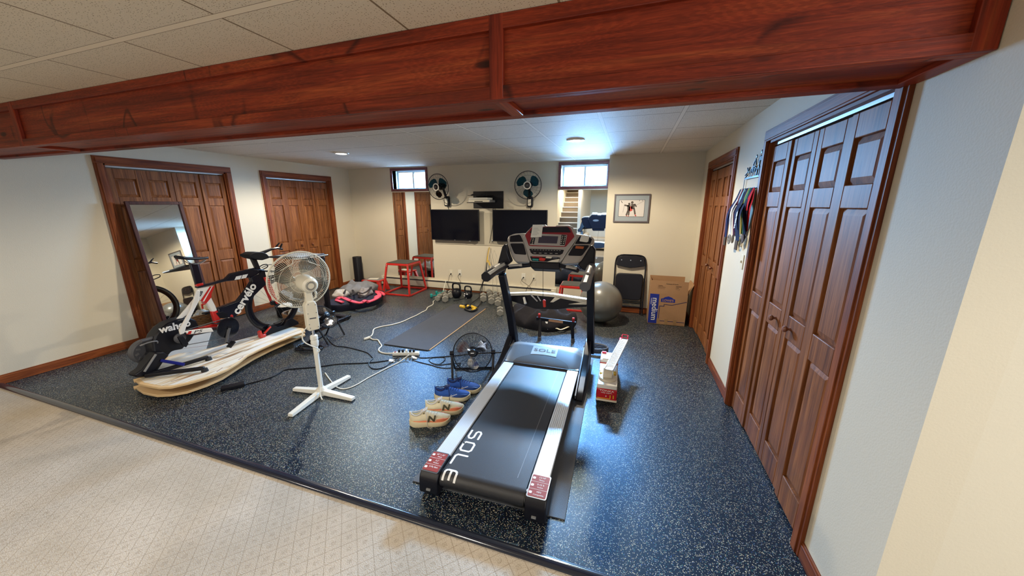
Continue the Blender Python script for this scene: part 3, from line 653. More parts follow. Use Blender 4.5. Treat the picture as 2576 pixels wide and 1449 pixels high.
for i, g in enumerate((S_, O_, L_)):
    yy0 = 0.435-i*0.115
    # reading direction runs toward the user (-y); letter tops point to the right rail (+x)
    T = Matrix(((0, 0.072, 0, -0.228), (-0.085, 0, 0, yy0), (0, 0, 1, 0.1627), (0, 0, 0, 1)))
    segs = [[(T @ Vector((x, y, 0))) for x, y in pl] for pl in g]
    strokes(q, [[(p.x, p.y) for p in pl] for pl in segs], Matrix.Translation((0, 0, 0.1627)), 0.013)
q.build('belt_lettering', 'ink', tm, smooth=False)
q = L()         # last letter, curling over the roller
def roll(s_, x):    # arc length from deck top onto the roller
    if s_ <= 0: return Vector((x, 0.075-s_, 0.1632))
    a = s_/0.0575; return Vector((x, 0.075-0.0575*sin(a), 0.106+0.0575*cos(a)))
for pl in E_:
    for (ax, ay), (bx_, by) in zip(pl, pl[1:]):
        st_ = 6
        for k in range(st_):
            t0, t1 = k/st_, (k+1)/st_
            u0, v0, u1, v1 = ax+(bx_-ax)*t0, ay+(by-ay)*t0, ax+(bx_-ax)*t1, ay+(by-ay)*t1
            du, dv = (u1-u0), (v1-v0); ln = math.hypot(du*0.075, dv*0.072) or 1
            nu, nv = -dv*0.072/ln*0.0065, du*0.075/ln*0.0065
            f_ = lambda u, v: roll(-0.004+u*0.075, -0.228+v*0.072)
            cs = [f_(u0+nu/0.075, v0+nv/0.072), f_(u1+nu/0.075, v1+nv/0.072), f_(u1-nu/0.075, v1-nv/0.072), f_(u0-nu/0.075, v0-nv/0.072)]
            q.f([q.v(p) for p in cs])
q.build('belt_lettering', 'ink', tm, smooth=False)
# motor hood
def hood_z(x, y):
    t = max(0, min(1, (y-1.44)/0.30)); e = max(0, abs(x)-0.27)/0.09
    return 0.172+0.115*(t**0.75)-0.03*e*e-(0.0 if t < 0.95 else 0.01)
M['hood'] = pm('satin_blue_grey_cover', (0.20, 0.225, 0.25), 0.33, 0.2)
q = L(); q.hgrid(-0.362, 0.362, 1.44, 1.80, 24, 16, lambda x, y: hood_z(x, y) if y < 1.76 else hood_z(x, 1.76)-(y-1.76)*2.2, 0.05); q.build('motor_hood', 'hood', tm)
def hoodpoly(pts, t0, t1, name, mat, nx=24):    # panel draped on the hood, bounded by y = lo(x) .. hi(x)
    q = L(); lo, hi, x0, x1 = pts
    V = []
    for i in range(nx+1):
        x = x0+(x1-x0)*i/nx; V.append([q.v((x, lo(x)+(hi(x)-lo(x))*j/6, hood_z(x, lo(x)+(hi(x)-lo(x))*j/6)+t1)) for j in range(7)])
    for i in range(nx):
        for j in range(6): q.f([V[i][j], V[i+1][j], V[i+1][j+1], V[i][j+1]])
    return q.build(name, mat, tm)
hoodpoly((lambda x: 1.442, lambda x: 1.445+0.125*max(0, 1-(x/0.27)**2)**0.6, -0.27, 0.27), 0, 0.003, 'hood_arch', pm('dark_bronze_plastic', (0.085, 0.072, 0.06), 0.5))
hoodpoly((lambda x: 1.578-0.10*(x/0.17)**2*0.2, lambda x: 1.69, -0.125, 0.125), 0, 0.003, 'hood_badge', pm('silver_badge', (0.62, 0.65, 0.68), 0.35, 0.2))
text('hood_lettering', 'SOLE', 0.06, 'mid', tm, basis((0, 1.635, hood_z(0, 1.635)+0.006), (1, 0, 0), (0, 1, 0.37)), 0.0004, sx=1.6)
q = L(); q.prism([(1.44, 0.135), (1.455, 0.180), (1.44, 0.182), (1.42, 0.15)], 'x', -0.355, 0.355); q.build('hood_lip', 'black', tm)
for o_ in list(tm.children)+[g for c in tm.children for g in c.children]:
    if o_.data: o_.data.transform(Matrix.Diagonal((1, 1.035, 0.84, 1)))
# base frame, uprights, feet
for s in (-1, 1):
    q = L(); q.prism(rnd([(2.02, 0.006), (2.05, 0.20), (1.98, 0.30), (1.86, 0.30), (1.55, 0.14), (1.27, 0.075), (1.20, 0.03), (1.24, 0.0)], 0.18), 'x', s*0.372, s*0.425)
    q.build('base_foot', 'black', tm, bevel=0.008)
    q = L(); q.prism([(1.20, 0.07), (1.86, 0.235), (1.86, 0.17), (1.22, 0.03)], 'x', s*0.357, s*0.371); q.build('lift_arm', 'grey', tm, bevel=0.002)
    pts = [fy(1296, 872, 3.33), fy(1284, 790, 3.18), fy(1263, 690, 3.03)] if s < 0 else [fy(1486, 885, 3.40), fy(1486, 790, 3.22), fy(1486, 690, 3.03)]
    q = W(tm); q.tube(pts, [0.050, 0.047, 0.044], n=4, flat=1.0); q.build('upright', 'black', tm, bevel=0.006)
q = L(); q.b2((-0.42, 1.90, 0.02), (0.42, 1.98, 0.09)); q.build('cross_tube', 'black', tm, bevel=0.005)
for s in (-1, 1):
    q = L(); q.cyl((s*0.375, 1.98, 0.04), (s*0.35, 1.98, 0.04), 0.04); q.build('transport_wheel', 'grey', tm)
# console, leaning plane
PC = Vector((-0.7, 3.06, 1.06)); NC = Vector((0, -1, 0.42)).normalized()
def cpl(pts, off=0): return [fpl(1200+x*0.16563, 560+y*0.16563, PC, NC)+NC*off for x, y in pts]
body = [(745, 145), (835, 55), (870, 30), (1040, 28), (1060, 48), (1190, 52), (1215, 35), (1400, 35), (1450, 60), (1525, 210), (1505, 262), (1385, 425), (1300, 560), (1262, 604), (800, 588), (690, 235)]
q = W(tm); slab(q, cpl(rnd(body, 0.10)), NC, -0.11, 0.0); q2 = W(tm); slab(q2, cpl(rnd(body, 0.10)), NC, -0.135, -0.108); q2.build('console_back', 'black', tm, bevel=0.008); q2 = W(tm); slab(q2, cpl([(980+110*cos(k*pi/8), 250+40*sin(k*pi/8)) for k in range(16)]), NC, -0.139, -0.134); q2.build('back_badge', 'steel', tm); con = q.build('console', pm('champagne_silver_plastic', (0.42, 0.39, 0.35), 0.35, 0.3), tm, bevel=0.008)
M['champ'] = bpy.data.materials['champagne_silver_plastic']
def cpanel(name, pts, t, mat, par=None, r=0.08, t0=-0.001, bev=0.0):
    q = W(tm); slab(q, cpl(rnd(pts, r)), NC, t0, t); o = q.build(name, mat, tm, bevel=bev)
    if par: o.parent = par
    return o
cpanel('red_panel', [(838, 66), (1395, 62), (1425, 90), (1482, 212), (1345, 372), (790, 356), (730, 190)], 0.003, 'darkred', con)
cpanel('display_window', [(1005, 72), (1370, 66), (1395, 85), (1430, 152), (990, 150), (800, 160), (845, 80)], 0.005, 'blackg', con)
bz = cpanel('display_bezel', [(850, 168), (1372, 190), (1332, 362), (798, 342)], 0.008, 'champ', con, 0.05)
cpanel('display', [(948, 205), (1236, 215), (1215, 322), (930, 314)], 0.011, pm('dim_lcd', (0.055, 0.045, 0.065), 0.2), con, 0.03)
for pp in ([(838, 235), (888, 237), (868, 330), (806, 326)], [(1286, 190), (1358, 196), (1332, 346), (1262, 340)]): cpanel('button_strip', pp, 0.0105, 'black', con, 0.03)
q = W(tm)
for pp in [(1340-i*6, 215+i*27) for i in range(5)]+[(1303-i*6, 213+i*27) for i in range(5)]+[(858-i*5, 255+i*24) for i in range(4)]:
    q = W(tm); slab(q, cpl([(pp[0]-9, pp[1]-5), (pp[0]+9, pp[1]-5), (pp[0]+9, pp[1]+5), (pp[0]-9, pp[1]+5)]), NC, 0.010, 0.013); q.build('button', 'cream', con, smooth=False)
cpanel('key_strip', [(795, 398), (1322, 414), (1300, 470), (1258, 494), (850, 482), (820, 460)], 0.004, 'black', con)
q = W(tm)
for i in range(11):
    q = W(tm); slab(q, cpl([(830+i*42, 411+i*1.3), (852+i*42, 412+i*1.3), (851+i*42, 418+i*1.3), (829+i*42, 417+i*1.3)]), NC, 0.004, 0.006); q.build('key_marking', 'champ', con, smooth=False)
for i in range(5):
    q = W(tm); slab(q, cpl([(860+i*82, 458+i*2.4), (900+i*82, 459+i*2.4), (899+i*82, 467+i*2.4), (859+i*82, 466+i*2.4)]), NC, 0.004, 0.006); q.build('key_marking', 'champ', con, smooth=False)
cpanel('tray_recess', [(805, 512), (1268, 532), (1232, 600), (835, 584)], 0.003, 'blackm', con)
cpanel('tray_lip', [(1140, 572), (1255, 552), (1232, 603), (1060, 600)], 0.006, 'cream', con)
# side pods: a rim with two pockets
def pod(outer, holes, slot):
    q = W(tm); slab(q, cpl(rnd(outer, 0.22)), NC, -0.07, -0.012); o = q.build('cup_holder_pod', 'champ', tm, bevel=0.01); q = W(tm); slab(q, cpl(rnd(outer, 0.22)), NC, -0.09, -0.069); c = q.build('pod_back', 'black', tm, bevel=0.006); c.parent = o
    for h in holes:
        q = W(tm); slab(q, cpl(rnd(h, 0.14)), NC, -0.0125, -0.009); c = q.build('cup_pocket', 'black', tm); c.parent = o
    q = W(tm); slab(q, cpl(slot), NC, -0.014, -0.006); c = q.build('pocket_divider', 'champ', tm); c.parent = o
    return o
pod([(745, 148), (560, 158), (470, 195), (452, 250), (480, 400), (525, 520), (575, 590), (800, 608), (770, 480), (720, 300)], [[(500, 200), (640, 178), (662, 200), (700, 290), (492, 290)], [(496, 312), (702, 312), (748, 486), (565, 472)]], [(490, 292), (700, 290), (702, 306), (492, 308)])
pod([(1500, 160), (1600, 172), (1740, 200), (1778, 240), (1768, 300), (1600, 575), (1530, 612), (1262, 628), (1330, 500), (1480, 300)], [[(1560, 195), (1700, 215), (1745, 245), (1718, 322), (1480, 322)], [(1470, 338), (1708, 338), (1590, 502), (1375, 496)]], [(1470, 322), (1718, 322), (1712, 334), (1468, 334)])
q = W(tm); slab(q, cpl([(800, 588), (1262, 604), (1250, 712), (830, 694), (800, 650)]), NC, -0.12, -0.004); q.build('console_base', 'black', tm, bevel=0.01)
# pulse grips
for a, bb, c1, c2 in (((806, 640), (486, 664), (705, 636), (530, 652)), ((1268, 652), (1548, 712), (1310, 648), (1500, 690))):
    q = W(tm); p0, p1 = cpl([a, bb], -0.01); q.tube([p0, p0+(p1-p0)*0.5+Vector((0, -0.03, 0)), p1+Vector((0, -0.05, 0))], 0.019, 12); g_ = q.build('pulse_grip', 'black', tm)
    q = W(tm); q.tube([p0+(p1-p0)*0.35+Vector((0, -0.026, 0.008)), p0+(p1-p0)*0.93+Vector((0, -0.046, 0.008))], 0.0175, 12); c = q.build('grip_plate', 'champ', tm); c.parent = g_
# shoulders joining uprights and console, and the handrails
for pts, ys in (([(462, 312), (410, 350), (340, 620), (262, 700), (300, 790), (420, 770), (455, 660), (545, 582), (500, 460)], (3.02, 3.09)), ([(1762, 340), (1806, 400), (1790, 640), (1740, 740), (1610, 700), (1540, 620), (1600, 560), (1740, 330)], (3.04, 3.11))):
    q = W(tm); P = [fy(1200+x*0.16563, 560+y*0.16563, ys[1]) for x, y in pts]; slab(q, P, (0, -1, 0), -0.02, 0.06); q.build('shoulder_cover', 'black', tm, bevel=0.012)
for a, bb, ya, yb, m_ in (((1268, 668), (1222, 697), 3.0, 2.55, 'black'), ((1488, 672), (1471, 722), 3.0, 2.60, 'grey')):
    p0, p1 = fy(*a, ya), fy(*bb, yb)
    q = W(tm); q.tube([p0, p0+(p1-p0)*0.5+Vector((0, 0, 0.004)), p1], [0.040, 0.038, 0.043], 8, flat=1.0); h_ = q.build('handrail', m_, tm, bevel=0.004)
    d = (p1-p0).normalized()
    q = W(tm); q.tube([p0+(p1-p0)*0.30+Vector((0, 0, 0.038)), p0+(p1-p0)*0.62+Vector((0, 0, 0.036))], [0.012, 0.02], 8); c = q.build('speed_switch', 'champ', tm); c.parent = h_
# cross shelf between the uprights
def yp(pts, y): return [fy(x, y_, y) for x, y_ in pts]
q = W(tm); slab(q, yp([(1277, 745), (1345, 743), (1400, 747), (1476, 762), (1476, 772), (1430, 775), (1400, 779), (1345, 777), (1310, 765), (1277, 755)], 3.24), (0, -1, 0), -0.10, 0.0); cs = q.build('cross_brace', 'black', tm, bevel=0.006)
for pp in ([(1276, 738), (1337, 736), (1392, 740), (1476, 753), (1476, 759), (1395, 747), (1337, 742), (1276, 744)], [(1398, 745), (1476, 757), (1476, 766), (1430, 765), (1462, 760), (1410, 750), (1392, 760), (1384, 760)]):
    q = W(tm); slab(q, yp(pp, 3.24), (0, -1, 0), -0.05, 0.010); c = q.build('brace_trim', 'cream', tm, bevel=0.003); c.parent = cs
q = W(tm); q.tube(yp([(1334, 740), (1352, 758)], 3.21), 0.007, 6); q.tube(yp([(1352, 745), (1360, 757)], 3.20), 0.006, 6); c = q.build('brace_rod', 'steel', tm); c.parent = cs
q = W(tm); q.tube([fy(1318, 748, 3.22), fy(1322, 764, 3.19)], [0.012, 0.014], 12); c = q.build('white_knob', 'white', tm); c.parent = cs
q = W(tm); q.tube([fy(1366, 668, 3.0), fy(1366, 720, 3.05), fy(1366, 757, 3.08)], 0.0022, 6); c1 = q.build('safety_cord', 'black', tm)
q = W(tm); q.tube([fy(1369, 756, 3.08), fy(1370, 772, 3.08)], [0.015, 0.013], 12); q.tube([fy(1369, 754, 3.08), fy(1369, 757, 3.08)], 0.010, 8); c = q.build('safety_key', 'red', tm); c.parent = c1
# things lying on the console
def loose(name, label, cat, pts, t, mat, off=0.006):
    c = sum(cpl(pts), Vector())/len(pts); o = thing(name, label, cat, c); q = W(o); slab(q, cpl(pts, off), NC, 0, t); q.build('sheet' if t < 0.003 else 'body', mat, o); return o
pn = loose('paper_note', 'handwritten white paper note clipped over the console display', 'note', rnd([(852, 40), (1006, 38), (985, 225), (820, 230)], 0.02), 0.0015, 'paper', 0.013)
q = W(pn)
for i in range(7): slab(q, cpl([(862-i*3, 92+i*17), (935-i*3+(i % 3)*14, 90+i*17), (934-i*3+(i % 3)*14, 93+i*17), (861-i*3, 95+i*17)], 0.015), NC, 0, 0.0006)
q.build('handwriting', 'mid', pn, smooth=False)
loose('paper_slip', 'curled white slip of paper in the right pocket of the treadmill console', 'note', rnd([(1590, 190), (1708, 205), (1690, 290), (1665, 302), (1555, 285)], 0.1), 0.0015, 'paper', 0.004)
loose('printed_card', 'orange printed card in the right pocket of the treadmill console', 'card', [(1500, 350), (1625, 362), (1612, 398), (1490, 390)], 0.0015, pm('orange_card', (0.45, 0.10, 0.02), 0.6), -0.006)
loose('earphone_case', 'small teal case in the console tray', 'case', rnd([(850, 555), (945, 560), (935, 585), (845, 578)], 0.1), 0.012, 'teal')
loose('red_clip', 'glossy red clip in the middle of the console tray', 'clip', rnd([(955, 545), (1050, 552), (1030, 592), (950, 585)], 0.2), 0.02, 'red')
loose('lip_balm', 'long dark red tube lying along the console tray', 'tube', rnd([(850, 518), (1000, 525), (995, 540), (845, 535)], 0.1), 0.012, 'darkred')
loose('snack_bar', 'cream wrapped snack bar at the right of the console tray', 'snack', rnd([(1060, 520), (1145, 528), (1130, 550), (1045, 545)], 0.1), 0.012, 'cream')
loose('phone', 'dark grey phone leaning in the console tray', 'phone', rnd([(1160, 525), (1235, 530), (1215, 552), (1145, 548)], 0.1), 0.01, 'grey')

# ================================================================== running shoes
def shoe(name, label, loc, rz, cols, logo, group):
    up, up2, sole, lin = cols
    o = thing(name, label, 'shoe', loc, rz, group)
    Ln = 0.295
    def hw(t): return (0.030+0.022*sin(min(1, t*1.4)*pi/2)-0.006*math.exp(-((t-0.45)/0.12)**2))*(1 if t < 0.72 else math.sqrt(max(0.004, 1-((t-0.72)/0.2805)**2)))*(1 if t > 0.13 else math.sqrt(max(0.08, 1-((0.13-t)/0.1305)**2*0.95)))
    def zb(t): return 0.026+0.016*(1-t)**1.5+(0.30*(t-0.78)**2 if t > 0.78 else 0)
    def zt(t): return 0.122-0.028*sin(pi*min(1, t/0.34))**0.8 if t < 0.34 else 0.120-0.066*((t-0.34)/0.66)**0.8
    N, K = 26, 24
    rings = []
    for i in range(N+1):
        t = (1-cos(pi*i/N))/2; x = (t-0.5)*Ln; w_, b0, h = hw(t), zb(t), zt(t)
        r = []
        for k in range(K):
            a = 2*pi*k/K; cx, sz = cos(a), sin(a)
            y = w_*(abs(cx)**0.75)*(1 if cx > 0 else -1)
            y *= 1-0.28*max(0, sz)*(0.6 if t < 0.35 else 1)
            z = b0+(h-b0)*(0.35+0.65*sz) if sz > 0 else b0+(h-b0)*0.35*(1+sz)
            if 0.04 < t < 0.34 and sz > 0.72: z = b0+0.016; y *= 0.8
            r.append((x, y, z))
        rings.append(r)
    q = MB(); q.ring_loft(rings); q.build('upper', up, o, sub=0)
    # side overlay / toe colour
    def band(name, mat, zlo, zhi, t0, t1, off=1.012):
        q = MB(); rr = []
        for i in range(17):
            t = t0+(t1-t0)*sin(i/16*pi/2); x = (t-0.5)*Ln; w_ = hw(t)*off+0.0012
            a, b_ = zlo(t), zhi(t)
            rr.append([(x, -w_*0.94, a), (x, -w_*1.0, (a+b_)/2), (x, -w_*0.90, b_), (x, w_*0.90, b_), (x, w_*1.0, (a+b_)/2), (x, w_*0.94, a)])
        q.ring_loft(rr); return q.build(name, mat, o)
    band('toe_guard', up2, lambda t: zb(t), lambda t: min(zb(t)+0.008+0.022*min(1, t*1.3), zt(t)-0.010), 0.10, 0.985)
    rings = []
    for i in range(N+1):
        t = (1-cos(pi*i/N))/2; x = (t-0.5)*Ln*1.035; w_ = hw(t)*1.13+0.003; z1 = zb(t)+0.008; z0 = 0.0005+(0.010*((0.12-t)/0.12) if t < 0.12 else 0)+(0.35*(t-0.80)**2 if t > 0.80 else 0)
        rings.append([(x, -w_*0.92, z0), (x, -w_*1.04, (z0+z1)*0.5), (x, -w_*0.98, z1), (x, w_*0.98, z1), (x, w_*1.04, (z0+z1)*0.5), (x, w_*0.92, z0)])
    q = MB(); q.ring_loft(rings); q.build('sole', sole, o, bevel=0.003)
    # collar lining, tongue, laces
    q = MB(); pts = []
    for k in range(20):
        a = 2*pi*k/20; t = 0.19+0.155*cos(a); pts.append(((t-0.5)*Ln, 0.029*sin(a), zt(min(0.36, max(0.03, t)))-0.002))
    q.tube(pts, 0.0045, 6, closed=True); q.build('collar', lin, o)
    q = MB(); q.box(((0.36-0.5)*Ln, 0, 0.116), (0.055, 0.040, 0.006), Euler((0, R(-28), 0))); q.build('tongue', lin, o, bevel=0.002)
    q = MB()
    for j in range(5):
        t = 0.40+j*0.065; x = (t-0.5)*Ln; z = zt(t)+0.001
        q.tube([(x, -0.024, z-0.010), (x+0.006, 0, z+0.003), (x+0.010, 0.024, z-0.010)], 0.0022, 5, smooth=3)
    q.tube([((0.38-0.5)*Ln, -0.006, 0.113), (-0.02, -0.042, 0.085), (-0.018, -0.054, 0.03), (-0.012, -0.062, 0.006), (0.02, -0.066, 0.004)], 0.002, 5, smooth=4)
    q.build('lace', lin, o)
    if logo == 'N':
        for s in (-1,):
            T = basis((0.012, s*(hw(0.5)+0.0045), 0.066), (1, 0, 0), (0, 0.25, 1)); text('side_logo', 'N', 0.060, M_logo, o, T, 0.002, sx=1.25, bold=0.002, shear=0.2)
    else:
        q = MB()
        for dx in (-0.012, 0.012): q.box((dx+0.01, -(hw(0.5)+0.001), 0.052+dx*0.4), (0.052, 0.003, 0.003), Euler((0, R(-20), 0)))
        for dx in (-0.012, 0.012): q.tube([(0.01+dx+0.008*cos(a*pi/5), -(hw(0.5)+0.002), 0.052+0.008*sin(a*pi/5)) for a in range(10)], 0.0013, 4, closed=True)
        q.build('side_logo', 'ink', o)
    return o
M['shoe_cream'] = pm('pale_yellow_mesh', (0.76, 0.66, 0.44), 0.8, bump=0.3, bscale=300)
M['shoe_or'] = pm('orange_pink_overlay', (0.78, 0.22, 0.10), 0.6)
M['shoe_sole'] = pm('ivory_foam_sole', (0.78, 0.66, 0.42), 0.6)
M['shoe_lin'] = pm('off_white_lining', (0.66, 0.60, 0.54), 0.85)
M['shoe_blue'] = pm('blue_mesh', (0.012, 0.075, 0.34), 0.75, bump=0.3, bscale=300)
M['shoe_blue2'] = pm('deep_blue_overlay', (0.010, 0.045, 0.20), 0.6)
M['shoe_navy'] = pm('navy_lining', (0.008, 0.012, 0.07), 0.85)
M['khaki'] = pm('dark_olive_print', (0.06, 0.05, 0.02), 0.6); M_logo = 'khaki'
shoe('running_shoe', 'pale yellow and orange running shoe nearest the camera, beside the treadmill', (-1.330, 2.020, 0), R(27), ('shoe_cream', 'shoe_or', 'shoe_sole', 'shoe_lin'), 'N', 'pale yellow running shoes')
shoe('running_shoe', 'pale yellow and pink running shoe between its mate and the blue pair', (-1.300, 2.188, 0), R(25), ('shoe_cream', 'shoe_or', 'shoe_sole', 'shoe_lin'), 'N', 'pale yellow running shoes')
shoe('running_shoe', 'blue running shoe with white side stripes, next to the pale yellow pair', (-1.335, 2.385, 0), R(20), ('shoe_blue', 'shoe_blue2', 'shoe_sole', 'shoe_navy'), 'o', 'blue running shoes')
shoe('running_shoe', 'blue running shoe farthest from the camera, below the small floor fan', (-1.300, 2.535, 0), R(14), ('shoe_blue', 'shoe_blue2', 'shoe_sole', 'shoe_navy'), 'o', 'blue running shoes')

# ================================================================== toy fire engine
M['toyred'] = pm('toy_red_plastic', (0.50, 0.010, 0.020), 0.3, coat=0.4); M['toywhite'] = pm('toy_white_plastic', (0.80, 0.78, 0.74), 0.35, coat=0.3)
M['hotpink'] = pm('bright_red_pink_plastic', (0.80, 0.02, 0.08), 0.4)
tr = thing('toy_fire_engine', 'red and white toy ladder fire engine parked to the right of the treadmill', 'toy', (-0.083, 2.71, 0), R(1.5))
q = MB(); q.b2((-0.082, 0.0, 0.035), (0.082, 0.42, 0.135)); q.build('rear_body', 'toyred', tr, bevel=0.008)
q = MB(); q.b2((-0.080, 0.004, 0.135), (0.080, 0.42, 0.172)); q.build('body_deck', 'toywhite', tr, bevel=0.006)
q = MB(); q.prism(rnd([(0.43, 0.035), (0.43, 0.20), (0.60, 0.21), (0.66, 0.16), (0.665, 0.035)], 0.12), 'x', -0.08, 0.08); cb = q.build('cab', 'toywhite', tr, bevel=0.006)
q = MB(); q.b2((-0.0825, 0.425, 0.035), (0.0825, 0.50, 0.175)); q.build('cab_band', 'toyred', tr, bevel=0.004)
q = MB(); q.b2((-0.06, 0.445, 0.201), (0.06, 0.50, 0.208)); q.build('roof_hatch', 'white', tr, bevel=0.002)
q = MB()
for dx in (-0.05, 0.05): q.b2((dx-0.02, 0.56, 0.208), (dx+0.02, 0.585, 0.224))
q.build('light_bar', 'hotpink', tr, bevel=0.003)
for yy in (0.10, 0.34, 0.56):
    for s in (-1, 1):
        q = MB(); q.cyl((s*0.055, yy, 0.034), (s*0.086, yy, 0.034), 0.034, n=20); wh = q.build('wheel', 'rubber', tr, bevel=0.003)
        q = MB(); q.cyl((s*0.086, yy, 0.034), (s*0.088, yy, 0.034), 0.018, n=16); q.build('wheel_hub', 'toywhite', wh)
q = MB(); q.b2((-0.084, -0.012, 0.03), (0.084, 0.02, 0.045)); q.build('rear_bumper', 'cream', tr, bevel=0.004)
text('rear_lettering', 'TONKA', 0.022, 'ink', tr, basis((0, -0.0008, 0.121), (1, 0, 0), (0, 0, 1)), 0.0006, sx=1.5)
text('rear_lettering', 'FIRE DEPT.', 0.013, 'ink', tr, basis((0, -0.0008, 0.102), (1, 0, 0), (0, 0, 1)), 0.0006, sx=1.5)
text('rear_number', '11', 0.042, 'yellow', tr, basis((0.042, -0.0008, 0.071), (1, 0, 0), (0, 0, 1)), 0.0006, sx=1.2, bold=0.001)
text('rear_number', '8', 0.02, 'ink', tr, basis((-0.004, -0.0008, 0.073), (1, 0, 0), (0, 0, 1)), 0.0006)
q = MB(); q.b2((-0.075, -0.0015, 0.05), (0.03, 0.0, 0.055)); q.build('rear_stripe', 'yellow', tr, smooth=False)
for x in (-0.060, 0.055):
    q = MB(); q.cyl((x, 0.235, 0.172), (x, 0.235, 0.186), 0.014, n=14); q.cyl((x+0.002, 0.205, 0.172), (x+0.002, 0.205, 0.186), 0.013, n=14); q.build('yellow_cap', 'yellow', tr)
q = MB(); q.lathe([(0.072, 0.172), (0.074, 0.180), (0.066, 0.188), (0.0, 0.190)], Matrix.Translation((0, 0.125, 0)), 32); tt = q.build('turntable', 'cream', tr)
q = MB(); q.prism(rnd([(0.085, 0.188), (0.085, 0.225), (0.115, 0.262), (0.20, 0.268), (0.19, 0.225), (0.155, 0.188)], 0.25), 'x', -0.040, 0.036); q.build('ladder_turret', 'cream', tr, bevel=0.006)
p0, p1 = Vector((-0.006, 0.055, 0.262)), inv((0.028, 3.50, 0.285), tr)
dv = (p1-p0).normalized(); sd = Vector((0, 0, 1)).cross(dv).normalized(); upv = dv.cross(sd)
Tl = Matrix((sd, dv, upv)).transposed().to_4x4(); Tl.translation = p0; ll = (p1-p0).length
q = MB(Tl); q.b2((-0.038, 0.04, -0.012), (-0.031, ll, 0.012)); q.b2((0.031, 0.04, -0.030), (0.038, ll, 0.012)); q.b2((-0.031, 0.04, 0.002), (0.031, ll, 0.006)); ld_ = q.build('ladder', 'toywhite', tr)
q = MB(Tl)
for k in range(28):
    yy = 0.10+k*(ll-0.12)/28; q.b2((-0.031, yy, 0.006), (0.031, yy+0.007, 0.010))
c = q.build('rungs', 'toywhite', ld_, smooth=False)
q = MB(Tl)
for zz in (0.0, 0.035): q.tube([(-0.028, ll, zz), (-0.028, ll+0.05, zz), (0.028, ll+0.05, zz), (0.028, ll, zz)], 0.0035, 6)
for (x, y) in ((-0.028, ll+0.05), (0.028, ll+0.05), (0.028, ll+0.005), (-0.028, ll+0.005)): q.tube([(x, y, 0), (x, y, 0.035)], 0.003, 6)
q.b2((0.026, ll-0.02, -0.045), (0.046, ll+0.02, 0.01)); q.build('rescue_basket', 'hotpink', tr)

# ================================================================== balls, chair, box, picture
q = MB(); q.ell((0, 0, 0), (0.295, 0.295, 0.288), 48, 30)
def mat_ball():
    m = pm('grey_vinyl_ball', (0.145, 0.138, 0.118), 0.30, coat=0.25); return m
o = q.build('exercise_ball', mat_ball()); o.location = (-0.315, 4.86, 0.2885); tag(o, 'large grey inflated exercise ball on the floor behind the treadmill', 'exercise ball')

ch = thing('folding_chair', 'black padded folding chair folded flat and leaning on the back wall', 'chair', (0.045, 5.34, 0))
Mr = Matrix.Rotation(R(-6.5), 4, 'X')      # leans back to the wall (top +y)
def CH(): return MB(Mr)
q = CH(); q.tube([(-0.215, 0, 0.012), (-0.215, 0, 0.55), (-0.210, 0, 0.80), (-0.16, 0, 0.880), (0, 0, 0.892), (0.16, 0, 0.880), (0.210, 0, 0.80), (0.215, 0, 0.55), (0.215, 0, 0.012)], 0.011, 10, smooth=5); q.build('front_frame', 'blackg', ch)
q = CH(); q.tube([(-0.190, 0.028, 0.006), (-0.190, 0.022, 0.56)], 0.010, 10); q.tube([(0.190, 0.028, 0.006), (0.190, 0.022, 0.56)], 0.010, 10); q.tube([(-0.19, 0.028, 0.17), (0.19, 0.028, 0.17)], 0.008, 8); q.build('rear_leg_frame', 'blackg', ch)
q = CH(); q.tube([(-0.21, 0, 0.12), (0.21, 0, 0.12)], 0.008, 8); q.tube([(-0.21, 0, 0.20), (0.21, 0, 0.20)], 0.008, 8); q.build('stretcher', 'blackg', ch)
M['vinyl'] = pm('black_vinyl_upholstery', (0.010, 0.010, 0.016), 0.40, spec=0.35, bump=0.12, bscale=250)
q = CH(); slab(q, rnd([(-0.185, -0.012, 0.225), (0.185, -0.012, 0.225), (0.195, -0.012, 0.62), (-0.195, -0.012, 0.62)], 0.16, 5), (0, -1, 0), -0.012, 0.03); q.build('seat_pad', 'vinyl', ch, bevel=0.012, seg=3)
top = [(-0.20, -0.004, 0.735), (-0.19, -0.004, 0.845), (-0.13, -0.004, 0.878), (0.13, -0.004, 0.878), (0.19, -0.004, 0.845), (0.20, -0.004, 0.735), (0.10, -0.004, 0.715), (0, -0.004, 0.700), (-0.10, -0.004, 0.715)]
q = CH(); slab(q, rnd(top, 0.15), (0, -1, 0), -0.012, 0.018); q.build('back_pad', 'vinyl', ch, bevel=0.006)
for x in (-0.13, 0.0, 0.14):
    q = CH(); q.cyl((x, -0.0215, 0.815), (x, -0.027, 0.815), 0.008, n=10); q.build('rivet', 'chrome', ch)
for x in (-0.215, 0.215):
    q = CH(); q.cyl((x, 0, 0.0), (x, 0, 0.03), 0.015, n=10); q.build('foot_cap', 'rubber', ch)

